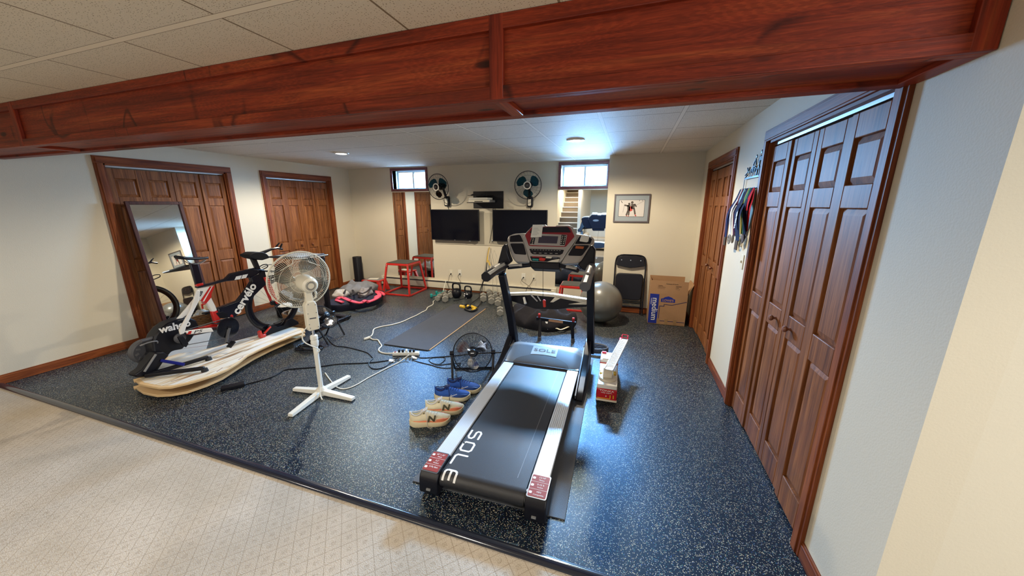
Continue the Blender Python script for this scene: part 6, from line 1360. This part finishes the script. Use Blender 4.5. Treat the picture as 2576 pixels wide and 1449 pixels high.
for pts, rr in (([(848, 752), (860, 748), (880, 756), (905, 762), (918, 756)], 0.035), ([(925, 760), (945, 752), (955, 742), (948, 735)], 0.035), ([(945, 732), (960, 735), (966, 742)], 0.022), ([(846, 755), (862, 760)], 0.028), ([(920, 756), (932, 757)], 0.02)):
    q = W(bg_); q.tube([fz(x, y, 0.15) for x, y in pts], rr, 8, smooth=4, flat=0.45); q.build('pink_strap', 'pink', bg_)
q = W(bg_); q.ell(fz(950, 747, 0.15), (0.05, 0.07, 0.03)); q.build('pink_pocket', 'pink', bg_)
jk = thing('jacket', 'crumpled grey jacket heaped on the pink and black duffel bag', 'jacket', (-4.32, 4.62, 0.13))
M['gfab'] = pm('grey_fleece', (0.17, 0.17, 0.18), 0.95, bump=0.5, bscale=25, var=0.25, vscale=9)
M['lfab'] = pm('light_grey_lining', (0.42, 0.39, 0.36), 0.95, bump=0.5, bscale=22, var=0.3, vscale=10)
q = W(jk); crumple(q, (-4.38, 4.72), 0.23, 0.30, 0.15, 9, R(-30), edge=0.3, amp=0.35, z0=0.150, sc=1.5); q.build('jacket_body', 'gfab', jk)
q = W(jk); crumple(q, (-4.45, 4.42), 0.13, 0.18, 0.09, 12, R(20), edge=0.3, amp=0.5, z0=0.150, sc=2); q.build('light_lining', 'lfab', jk)
q = W(jk)
for pts in ([(865, 738), (872, 728), (885, 728), (890, 738), (880, 746)], [(900, 735), (912, 738), (925, 732), (934, 722)], [(905, 745), (915, 748), (925, 742)]): q.tube([fz(x, y, 0.235) for x, y in pts], 0.016, 6, smooth=4, flat=0.5)
q.build('dark_trim', 'black', jk)
cp = thing('gym_shirt', 'light patterned shirt stuffed in the middle of the duffel bag', 'shirt', (-4.10, 4.55, 0.14))
q = W(cp); crumple(q, (-4.14, 4.60), 0.11, 0.17, 0.08, 21, R(30), edge=0.3, amp=0.5, z0=0.15, sc=2.4); q.build('shirt_body', pm('checked_cloth', (0.24, 0.22, 0.22), 0.9, bump=0.5, bscale=30, var=0.8, vscale=24), cp)

bb2 = thing('black_bag', 'large black fabric bag with white stripes on the floor behind the treadmill hood', 'bag', (-1.08, 4.47, 0))
q = W(bb2); crumple(q, (-1.08, 4.47), 0.46, 0.25, 0.27, 31, R(-8), edge=0.3, amp=0.38); q.build('bag_body', pm('soft_black_fabric', (0.012, 0.010, 0.014), 0.9, bump=0.5, bscale=14, var=0.3), bb2)
def onb(px_, py_, z): return fz(px_, py_, z)
for pts in ([(1366, 790), (1373, 796), (1374, 806), (1378, 820), (1380, 828)],):
    q = W(bb2); q.tube([fz(x, y, z) for (x, y), z in zip(pts, (0.20, 0.19, 0.15, 0.08, 0.04))], 0.020, 6, smooth=4, flat=0.5); q.build('white_strap', 'ink', bb2)
q = W(bb2); q.tube([fz(1384, 825, 0.05), fz(1400, 826, 0.05), fz(1412, 829, 0.05), fz(1432, 821, 0.05), fz(1440, 817, 0.06)], 0.012, 6, smooth=4, flat=0.5); q.build('white_piping', 'cream', bb2)
q = W(bb2); q.tube([fz(1375, 779, 0.22), fz(1384, 782, 0.22), fz(1392, 777, 0.22)], 0.012, 6, flat=0.5); q.tube([fz(1376, 780, 0.22), fz(1381, 787, 0.22)], 0.012, 6, flat=0.5); q.tube([fz(1388, 786, 0.22), fz(1398, 781, 0.22), fz(1405, 779, 0.22)], 0.014, 6, flat=0.5); q.build('white_marking', 'ink', bb2)

ts = thing('low_stand', 'low black metal stand with two red knobs behind the treadmill hood', 'stand', (-0.77, 4.01, 0))
A_, B_ = fy(1349, 798, 3.98), fy(1449, 811, 3.98)
q = W(ts); slab(q, [A_, B_, B_+Vector((0, 0, -0.040)), A_+Vector((0, 0, -0.040))], (0, -1, 0), -0.03, 0.0); q.build('bar', 'black', ts, bevel=0.003)
q = W(ts); a = A_+(B_-A_)*0.32; b_ = A_+(B_-A_)*0.68; slab(q, [a-Vector((0, 0, 0.006)), b_-Vector((0, 0, 0.006)), b_-Vector((0, 0, 0.034)), a-Vector((0, 0, 0.034))], (0, -1, 0), 0, 0.001); q.build('orange_label', pm('tan_orange_label', (0.55, 0.28, 0.14), 0.6), ts, smooth=False)
for t_ in (0.07, 0.93):
    p = A_+(B_-A_)*t_+Vector((0, 0.015, 0)); q = W(ts); q.cyl(p, p+Vector((0, 0, 0.035)), 0.016, n=14); q.build('knob_stem', 'darkred', ts)
    q = W(ts); q.cyl(p+Vector((0, 0, 0.035)), p+Vector((0, 0, 0.048)), 0.017, 0.013, n=14); q.build('red_knob', 'red', ts)
    f0 = fz(1357, 852, 0.02) if t_ < 0.5 else fz(1441, 856, 0.02)
    p2 = A_+(B_-A_)*(0.10 if t_ < 0.5 else 0.90)+Vector((0, 0.015, -0.02))
    q = W(ts); q.tube([p2, Vector((f0.x, f0.y, 0.03))], 0.020, 10); lg = q.build('leg', 'black', ts)
    q = W(ts); q.cyl((f0.x, f0.y, 0.0), (f0.x, f0.y, 0.045), 0.024, 0.022, n=14); q.build('rubber_foot', 'grey', lg)

# ================================================================== weights
def dumbbell(label, loc, rz, sc=1.0, mat='greyd', group='grey hex dumbbells'):
    t = thing('dumbbell', label, 'dumbbell', (loc[0], loc[1], loc[2] if len(loc) > 2 else 0.042*sc), rz, group)
    r, L_2 = 0.048*sc, 0.10*sc
    for s in (-1, 1):
        q = MB(); q.tube([(s*0.050*sc, 0, 0), (s*0.058*sc, 0, 0), (s*0.094*sc, 0, 0), (s*L_2, 0, 0)], [r*0.82, r, r, r*0.85], 6); q.build('hex_head', mat, t, bevel=0.002)
    q = MB(); q.cyl((-0.052*sc, 0, 0), (0.052*sc, 0, 0), 0.014*sc, n=12); q.build('handle', 'steel' if mat == 'greyd' else mat, t)
    return t
for i, (px_, py_, s_, rz_, lab) in enumerate((
    (1104, 754, 1.06, 106, 'leftmost grey hex dumbbell of the cluster beside the kettlebells'),
    (1121, 756, 1.23, 116, 'front grey hex dumbbell of the cluster beside the kettlebells'),
    (1118, 742, 0.94, 110, 'small back grey hex dumbbell of the cluster, touching the teal one'),
    (1134, 746, 1.17, 119, 'grey hex dumbbell nearest the large kettlebell'),
    (1216, 755, 1.29, 113, 'leftmost grey hex dumbbell of the cluster left of the treadmill upright'),
    (1236, 761, 1.29, 113, 'middle front grey hex dumbbell of the cluster left of the treadmill upright'),
    (1253, 766, 1.23, 108, 'right front grey hex dumbbell of the cluster left of the treadmill upright'),
    (1231, 743, 1.12, 116, 'back left grey hex dumbbell of the cluster left of the treadmill upright'),
    (1246, 748, 1.12, 112, 'back middle grey hex dumbbell of the cluster left of the treadmill upright'),
    (1262, 752, 1.12, 119, 'grey hex dumbbell half hidden behind the left treadmill upright'),
    (1258, 790, 1.12, 110, 'lone grey hex dumbbell in front of the others, left of the treadmill upright'),
    (1288, 785, 1.00, 110, 'lone grey hex dumbbell just right of the left treadmill upright'))):
    p = fz(px_, py_); dumbbell(lab, (p.x, p.y, 0.042*s_), R(rz_), s_)
p = fz(1094, 748); dumbbell('left teal dumbbell lying beside the grey cluster', (p.x, p.y, 0.034), R(35), 0.8, 'teal', 'teal dumbbells')
p = fz(1107, 741); dumbbell('right teal dumbbell, nearer the heater', (p.x, p.y, 0.034), R(20), 0.8, 'teal', 'teal dumbbells')
def kettle(label, p, s_, badge):
    t = thing('kettlebell', label, 'kettlebell', (p.x, p.y, 0), R(-8), 'black kettlebells')
    q = MB(); q.lathe([(0.055*s_, 0.0), (0.088*s_, 0.03*s_), (0.100*s_, 0.085*s_), (0.090*s_, 0.14*s_), (0.055*s_, 0.175*s_), (0.001, 0.185*s_)], n=28); q.build('bell', 'black', t)
    q = MB(); q.tube([(-0.070*s_, 0, 0.13*s_), (-0.086*s_, 0, 0.19*s_), (-0.078*s_, 0, 0.25*s_), (-0.04*s_, 0, 0.275*s_), (0.04*s_, 0, 0.275*s_), (0.078*s_, 0, 0.25*s_), (0.086*s_, 0, 0.19*s_), (0.070*s_, 0, 0.13*s_)], 0.017*s_, 10, smooth=4); q.build('handle', 'black', t)
    if badge:
        for (x, z) in ((-0.03, 0.115), (0.028, 0.115), (-0.04, 0.07)):
            q = MB(); q.ell((x*s_, -0.088*s_, z*s_), (0.020*s_, 0.010, 0.016*s_)); q.build('white_print', 'ink', t)
        q = MB(); q.ell((0.0, -0.075*s_, 0.025*s_), (0.012, 0.01, 0.01)); q.build('white_print', 'ink', t)
kettle('large plain black kettlebell by the heater', fz(1149, 748), 0.92, False)
kettle('smaller black kettlebell with white markings by the heater', fz(1178, 750), 0.78, True)

# ================================================================== mats and cords
ym = thing('exercise_mat', 'long dark grey exercise mat on the rubber floor behind the power strip', 'mat', (-2.375, 4.08, 0), R(0.6))
q = MB(); q.b2((-0.30, -0.90, 0.003), (0.297, 0.90, 0.013)); q.build('mat_sheet', pm('blue_grey_foam', (0.060, 0.064, 0.080), 0.75, bump=0.3, bscale=120, var=0.12), ym, bevel=0.003)
q = MB(); q.b2((0.285, -0.88, 0.0006), (0.310, 0.82, 0.0095)); q.build('tan_edge', pm('tan_edge_trim', (0.48, 0.30, 0.15), 0.6), ym, bevel=0.003)
def cord(name, label, pts, r, mat, z=None, sm=5, cat='cord'):
    P = [fz(p[0], p[1], p[2] if len(p) > 2 else (z or r+0.0008)) for p in pts]
    t = thing(name, label, cat, (P[0].x, P[0].y, 0)); q = W(t); q.tube(P, r, 7, smooth=sm); q.build('cord_run', mat, t); return t
wc_ = cord('extension_cord', 'cream extension cord winding from the heater across the floor to the power strip', [(1113, 742), (1098, 753), (1090, 758), (1090, 764), (1086, 768), (1076, 773), (1072, 780), (1062, 785), (1048, 793), (1030, 801), (1010, 810), (985, 817), (962, 821), (944, 826), (939, 831), (938, 838), (934, 845), (926, 848), (917, 852), (922, 853), (930, 850), (938, 854), (950, 855), (955, 862), (960, 870), (953, 878), (956, 885), (972, 889), (1000, 888, 0.02)], 0.0075, 'white')
q = W(wc_); q.tube([fz(916, 853, 0.014), fz(930, 849, 0.014)], 0.014, 8); q.build('cord_connector', 'white', wc_)
q = W(wc_); q.tube([fy(1122, 706, 5.79), fz(1114, 735, 0.05), fz(1113, 742, 0.009)], 0.006, 7, smooth=4); q.build('wall_lead', 'white', wc_)
ps = thing('power_strip', 'cream six-outlet power strip full of plugs on the floor by the exercise mat', 'power strip', tuple(fz(1022, 893, 0)), R(20))
q = MB(); q.b2((-0.145, -0.026, 0.0008), (0.145, 0.026, 0.036)); q.build('housing', 'white', ps, bevel=0.008)
q = MB(); q.b2((-0.128, -0.012, 0.036), (-0.108, 0.012, 0.042)); q.build('switch', 'darkred', ps, bevel=0.002)
for k in range(6):
    if k in (0, 1, 3, 4):
        q = MB(); x = -0.075+k*0.04; q.tube([(x, 0, 0.036), (x+0.003, -0.005, 0.060), (x+0.004, -0.030, 0.066)], [0.014, 0.014, 0.007], 8); q.build('plug', 'black', ps, bevel=0.002)
    elif k == 2:
        q = MB(); x = -0.075+k*0.04; q.tube([(x, 0, 0.036), (x+0.003, -0.005, 0.060), (x+0.004, -0.030, 0.060)], [0.014, 0.014, 0.008], 8); q.build('plug', 'white', ps, bevel=0.002)
for (a, lab) in (((1042, 899), 'white adapter tag hanging off the right end of the power strip'), ((986, 907), 'white cord label on the black cords left of the power strip')):
    p = fz(*a, 0.014); t = thing('cord_tag', lab, 'tag', tuple(p), R(25)); q = MB(); q.box((0, 0, 0.0), (0.06, 0.04, 0.004), Euler((R(10), R(14), 0))); q.build('tag_sheet', 'white', t, smooth=False)
cord('fan_cord', 'white cord from the power strip to the foot of the pedestal fan', [(1028, 893, 0.05), (1022, 898, 0.03), (1002, 912), (975, 925), (950, 938), (925, 951), (900, 966), (880, 975), (862, 978), (845, 972), (828, 952), (818, 938)], 0.0055, 'white')
cord('extension_cord', 'black cord from the trainer power brick looping past the fan to the power strip', [(560, 988), (580, 978), (600, 972), (630, 964), (665, 955), (690, 946), (716, 931), (750, 927), (800, 923), (850, 916), (900, 914), (935, 912), (960, 909), (985, 905), (1008, 896, 0.03)], 0.005, 'black')
pbk = thing('power_brick', 'black power adapter brick on the floor in front of the rocker board', 'adapter', tuple(fz(592, 975, 0)), R(52))
q = MB(); q.b2((-0.10, -0.03, 0.0008), (0.075, 0.03, 0.034)); q.build('brick', 'black', pbk, bevel=0.006)
cord('extension_cord', 'black cord curling from behind the fan across the floor beside the white cord', [(822, 848), (828, 856), (836, 865), (848, 871), (862, 872), (880, 875), (900, 880), (918, 885), (928, 890), (934, 896), (938, 902), (930, 910), (928, 918), (935, 926), (948, 928), (965, 924), (985, 912), (1005, 897, 0.03)], 0.0045, 'black')
cord('extension_cord', 'tangled black cord between the power strip and the small floor fan', [(1036, 898, 0.03), (1040, 906), (1060, 912), (1085, 918), (1105, 924), (1125, 926), (1145, 923), (1160, 914), (1130, 915), (1100, 918), (1080, 908), (1085, 900), (1110, 898), (1120, 903), (1105, 916), (1085, 912)], 0.004, 'black')
cord('extension_cord', 'straight black cord running under the floor fan toward the treadmill', [(1044, 896, 0.02), (1060, 900), (1090, 899), (1130, 896), (1160, 893), (1200, 889), (1240, 887), (1268, 886)], 0.0045, 'black')
cord('extension_cord', 'thin black cord lying across the floor in front of the kettlebells', [(1141, 757), (1155, 754), (1166, 751), (1172, 750)], 0.004, 'black')
cl = thing('cord_coil', 'loose coil of black cord on the floor between the bicycle and the pedestal fan', 'cord coil', tuple(fz(778, 878, 0)))
q = W(cl); cc = fz(778, 878, 0); pts = []
for k in range(70):
    a = k*0.42; r_ = 0.095+0.03*sin(k*0.9); pts.append((cc.x+r_*1.3*cos(a), cc.y+r_*sin(a), 0.007+0.0006*k))
q.tube(pts, 0.006, 6, smooth=2); q.build('coil', 'black', cl)
rc = thing('cable_coil', 'coil of dark cable on the floor right of the treadmill upright', 'cable coil', tuple(fz(1502, 884, 0)))
q = W(rc); pts = []
c = fz(1498, 886, 0)
for k in range(44):
    a = k*0.5; pts.append((c.x+0.13*cos(a)*(1+0.03*sin(k)), c.y+0.075*sin(a), 0.010+0.0016*k))
q.tube(pts, 0.009, 6, smooth=2); q.build('coil', 'grey', rc)

# basket with shoes beyond the front wheel
bs = thing('wicker_basket', 'brown wicker basket on the floor beyond the bicycle front wheel', 'basket', tuple(fz(757, 822, 0)), R(15))
M['wick'] = pm('brown_wicker', (0.30, 0.15, 0.06), 0.7, bump=0.8, bscale=70, var=0.5, vscale=45)
q = MB()
for k in range(9):
    z = 0.012+k*0.021; e = 1+0.02*k
    q.tube([(0.17*e*cos(a*pi/14)*(1 if k % 2 else 1.02), 0.13*e*sin(a*pi/14), z+0.003*(1 if (a+k) % 2 else -1)) for a in range(28)], 0.0115, 6, closed=True)
q.build('woven_side', 'wick', bs)
q = MB(); q.lathe([(0.16, 0.002), (0.16, 0.008), (0.001, 0.008)], Matrix.Diagonal((1, 0.78, 1, 1)), 28); q.build('base', 'wick', bs)
q = MB(); q.tube([(0.20*cos(a*pi/14), 0.155*sin(a*pi/14), 0.205) for a in range(28)], 0.013, 6, closed=True); q.build('rim', 'wick', bs)
tw_ = thing('towel', 'white towel bundled in the wicker basket', 'towel', (bs.location.x, bs.location.y, 0.15), R(10))
q = MB(); crumple(q, (0, 0), 0.14, 0.105, 0.12, 55, 0, edge=0.4, amp=0.35, z0=0.0, sc=2.0); q.build('cloth', pm('white_terry_cloth', (0.70, 0.67, 0.60), 0.95, bump=0.6, bscale=80), tw_)
b2b = thing('storage_tub', 'small dark round tub of white cloths beyond the front wheel', 'tub', (tuple(fz(728, 800, 0))[0]-0.15, tuple(fz(728, 800, 0))[1]+0.1, 0))
q = MB(); q.lathe([(0.11, 0.0), (0.13, 0.005), (0.145, 0.15), (0.150, 0.16), (0.135, 0.16), (0.12, 0.02), (0.001, 0.015)], n=32); q.build('tub', 'blackm', b2b)
q = MB(); q.tube([(-0.14, 0, 0.15), (-0.10, 0, 0.22), (0, 0, 0.25), (0.10, 0, 0.22), (0.14, 0, 0.15)], 0.006, 6, smooth=4); q.build('bail_handle', 'black', b2b)
q = MB(); crumple(q, (0, 0), 0.115, 0.115, 0.07, 66, 0, edge=0.3, amp=0.4, z0=0.11, sc=2.0); q.build('folded_cloth', 'ink', b2b)

# ================================================================== medal rack on the right wall
mr = thing('medal_rack', 'dark steel race medal rack with swimmer, cyclist and runner figures on the right wall', 'medal rack', (XR-0.001, 3.26, 1.76))
def WX(pts, x): return [fx(a, bb, x) for a, bb in pts]
M['steelblue'] = pm('dark_blued_steel', (0.05, 0.075, 0.10), 0.35, 0.8)
xr = XR-0.012
Y0, Y1 = 3.075, 3.455
q = W(mr)
q.b2((xr-0.003, Y0, 1.815), (xr, Y1, 1.828)); q.b2((xr-0.003, Y0, 1.735), (xr, Y1, 1.743)); q.b2((xr-0.003, Y0, 1.735), (xr, Y0+0.008, 1.828)); q.b2((xr-0.003, Y1-0.008, 1.735), (xr, Y1, 1.828)); q.build('bar', 'steelblue', mr)
def Yp(u): return Y1-(Y1-Y0)*u       # u 0 = far end, as read from the room
def rod(q, a, b_, r=0.004): q.tube([(xr-0.002, Yp(a[0]), 1.828+a[1]), (xr-0.002, Yp(b_[0]), 1.828+b_[1])], r, 6)
q = W(mr)      # swimmer
for a, b_ in (((0.02, 0.02), (0.20, 0.045)), ((0.20, 0.045), (0.28, 0.075)), ((0.05, 0.0), (0.16, 0.02)), ((0.2, 0.04), (0.12, 0.075))): rod(q, a, b_, 0.005)
q.ell((xr-0.002, Yp(0.255), 1.828+0.040), (0.004, 0.013, 0.013)); q.build('swimmer_figure', 'steelblue', mr)
q = W(mr)      # cyclist
for u in (0.42, 0.66): q.tube([(xr-0.002, Yp(u)+0.030*cos(a*pi/8), 1.828+0.030+0.030*sin(a*pi/8)) for a in range(16)], 0.003, 5, closed=True)
for a, b_ in (((0.42, 0.03), (0.50, 0.075)), ((0.50, 0.075), (0.64, 0.07)), ((0.64, 0.07), (0.66, 0.03)), ((0.50, 0.07), (0.55, 0.03)), ((0.49, 0.085), (0.60, 0.125)), ((0.60, 0.125), (0.65, 0.08)), ((0.5, 0.085), (0.56, 0.05))): rod(q, a, b_, 0.0045)
q.ell((xr-0.002, Yp(0.635), 1.828+0.140), (0.004, 0.014, 0.014)); q.build('cyclist_figure', 'steelblue', mr)
q = W(mr)      # runner
for a, b_ in (((0.86, 0.07), (0.88, 0.14)), ((0.86, 0.07), (0.80, 0.04)), ((0.80, 0.04), (0.78, 0.0)), ((0.86, 0.07), (0.92, 0.03)), ((0.92, 0.03), (0.90, -0.005)), ((0.88, 0.13), (0.82, 0.09)), ((0.88, 0.13), (0.94, 0.10)), ((0.94, 0.10), (0.96, 0.13))): rod(q, a, b_, 0.0055)
q.ell((xr-0.002, Yp(0.895), 1.828+0.160), (0.004, 0.014, 0.016)); q.build('runner_figure', 'steelblue', mr)
for k in range(9):
    q = W(mr); y = Y0+0.025+k*(Y1-Y0-0.05)/8; q.tube([(xr-0.002, y, 1.74), (xr-0.018, y, 1.730), (xr-0.022, y, 1.742)], 0.0025, 5); q.build('hook', 'steelblue', mr)
RIB = [(0.03, (1825, 597, 0.8), 0, 0, 0.045, (0.010, 0.014, 0.07), (0.012, 0.012, 0.02), 'sq', 'race medal on a navy ribbon with a black square medal, farthest left on the rack'),
 (0.13, (1836, 592, 0.8), 0, 0, 0.03, (0.60, 0.60, 0.62), (0.55, 0.55, 0.56), 'ring', 'race medal on a white ribbon with a round silver openwork medal'),
 (0.22, (1845, 592, 0.83), 0, 0, 0.04, (0.10, 0.010, 0.03), (0.20, 0.15, 0.10), 'rd', 'race medal on a maroon ribbon'),
 (0.33, (1851, 575, 0.845), 0, 0, 0.035, (0.22, 0.45, 0.62), (0.45, 0.45, 0.46), 'rd', 'race medal on a pale blue ribbon in the middle of the rack'),
 (0.52, (1854, 606, 0.79), 0, 0, 0.07, (0.006, 0.010, 0.05), (0.03, 0.03, 0.05), 'sq', 'race medal on a wide navy ribbon printed FINISHER'),
 (0.62, (1861, 596, 0.84), 0, 0, 0.022, (0.40, 0.30, 0.06), (0.35, 0.28, 0.12), 'rd', 'race medal on a thin gold ribbon'),
 (0.7, (1865, 588, 0.845), 0, 0, 0.045, (0.05, 0.20, 0.09), (0.30, 0.30, 0.28), 'rd', 'race medal on a green ribbon'),
 (0.82, (1871, 590, 0.835), 0, 0, 0.045, (0.008, 0.010, 0.04), (0.06, 0.05, 0.08), 'rd', 'race medal on a black ribbon beside the red one'),
 (0.94, (1877, 582, 0.845), 0, 0, 0.05, (0.50, 0.010, 0.016), (0.35, 0.32, 0.32), 'shield', 'race medal on a bright red ribbon, nearest the big closet door')]
for k, (ut, ub, zb_, xo, wd, rc_, mc_, shp, lab) in enumerate(RIB):
    yt = Yp(ut); bot0 = fx(*ub); t = thing('race_medal', lab, 'medal', (xr-0.02, yt, 1.742), group='race medals on the rack')
    mt_ = pm('ribbon_cloth_%d' % k, rc_, 0.9, spec=0.15); mm_ = pm('medal_metal_%d' % k, mc_, 0.3, 0.7)
    top = Vector((xr-0.021, yt, 1.738)); wd *= 1.25; bot = bot0; mid_ = (top+bot)/2+Vector((-0.012-0.3*(0.86-bot.x), 0, 0.0))
    for s_ in (-1, 1):
        q = W(t); pts = catmull([top+Vector((0, s_*0.002, 0)), top+Vector((-0.012-0.006*s_, s_*wd*0.25, -0.08)), mid_+Vector((-0.004*s_, s_*wd*0.30, 0)), bot+Vector((0, s_*0.004, 0.02)), bot], 4); rings = []
        for i, p in enumerate(pts):
            u = i/(len(pts)-1); w2 = wd/2*(0.45+0.55*min(1, u*4))*(1 if u < 0.8 else 1-(u-0.8)*2.2)
            rings.append([p+Vector((-0.0008, -w2, 0)), p+Vector((-0.0008, w2, 0)), p+Vector((0.0008, w2, 0)), p+Vector((0.0008, -w2, 0))])
        q.ring_loft(rings); q.build('ribbon', mt_, t)
    c = bot+Vector((-0.003, 0, -0.032)); q = W(t)
    if shp == 'sq': q.box(c, (0.005, 0.068, 0.072))
    elif shp == 'shield': slab(q, [c+Vector((0, y, z)) for y, z in ((-0.038, 0.03), (0, 0.042), (0.038, 0.03), (0.034, -0.012), (0, -0.045), (-0.034, -0.012))], (1, 0, 0), -0.003, 0.003)
    elif shp == 'ring': q.tube([c+Vector((0, 0.036*cos(a*pi/12), 0.036*sin(a*pi/12))) for a in range(24)], 0.006, 6, closed=True); q.tube([c+Vector((0, -0.03, 0)), c+Vector((0, 0.03, 0.0))], 0.004, 6); q.tube([c+Vector((0, 0, -0.03)), c+Vector((0, 0, 0.03))], 0.004, 6)
    else: q.lathe([(0.001, -0.003), (0.033, -0.003), (0.036, 0), (0.033, 0.003), (0.001, 0.003)], Matrix.Translation(c) @ Matrix.Rotation(pi/2, 4, 'Y'), 24)
    q.build('medal', mm_, t)
    if k == 4:
        text('ribbon_lettering', 'FINISHER', 0.034, 'ink', t, TW(t, basis((mid_+bot)/2+Vector((-0.014, 0.012, 0.06)), (top-bot), (0, 1, 0))), 0.0005, bold=0.001)

# ================================================================== sofa behind the camera, seen in the mirror
sf = thing('sofa', 'cream sofa with a pink patterned blanket, reflected in the right wall mirror', 'sofa', (-1.0, -1.35, 0.004))
M['sofa'] = pm('cream_upholstery', (0.55, 0.47, 0.36), 0.9, bump=0.3, bscale=60)
q = MB(); q.b2((-0.56, -0.40, 0.08), (0.56, 0.40, 0.30)); q.build('base', 'sofa', sf, bevel=0.03)
q = MB(); q.b2((-0.44, -0.30, 0.30), (0.44, 0.42, 0.45)); q.build('seat_cushion', 'sofa', sf, bevel=0.04)
q = MB(); q.b2((-0.56, -0.45, 0.28), (0.56, -0.26, 0.82)); q.build('backrest', 'sofa', sf, bevel=0.05)
for s in (-1, 1):
    q = MB(); q.b2((s*0.50-0.07, -0.40, 0.28), (s*0.50+0.07, 0.40, 0.60)); q.build('arm', 'sofa', sf, bevel=0.04)
for s in (-1, 1):
    for y in (-0.35, 0.35):
        q = MB(); q.cyl((s*0.48, y, 0), (s*0.48, y, 0.09), 0.02, 0.026, 12); q.build('leg', 'mfr', sf)
bl_ = thing('blanket', 'pink patterned blanket draped over the sofa back in the mirror', 'blanket', (-1.0, -1.70, 0.82))
q = MB(); crumple(q, (0.0, 0.0), 0.42, 0.14, 0.14, 77, 0, edge=0.5, amp=0.3, z0=0.004, sc=1.2); q.build('blanket_cloth', pm('pink_floral_cloth', (0.50, 0.22, 0.18), 0.9, bump=0.4, bscale=40, var=0.5, vscale=14), bl_)
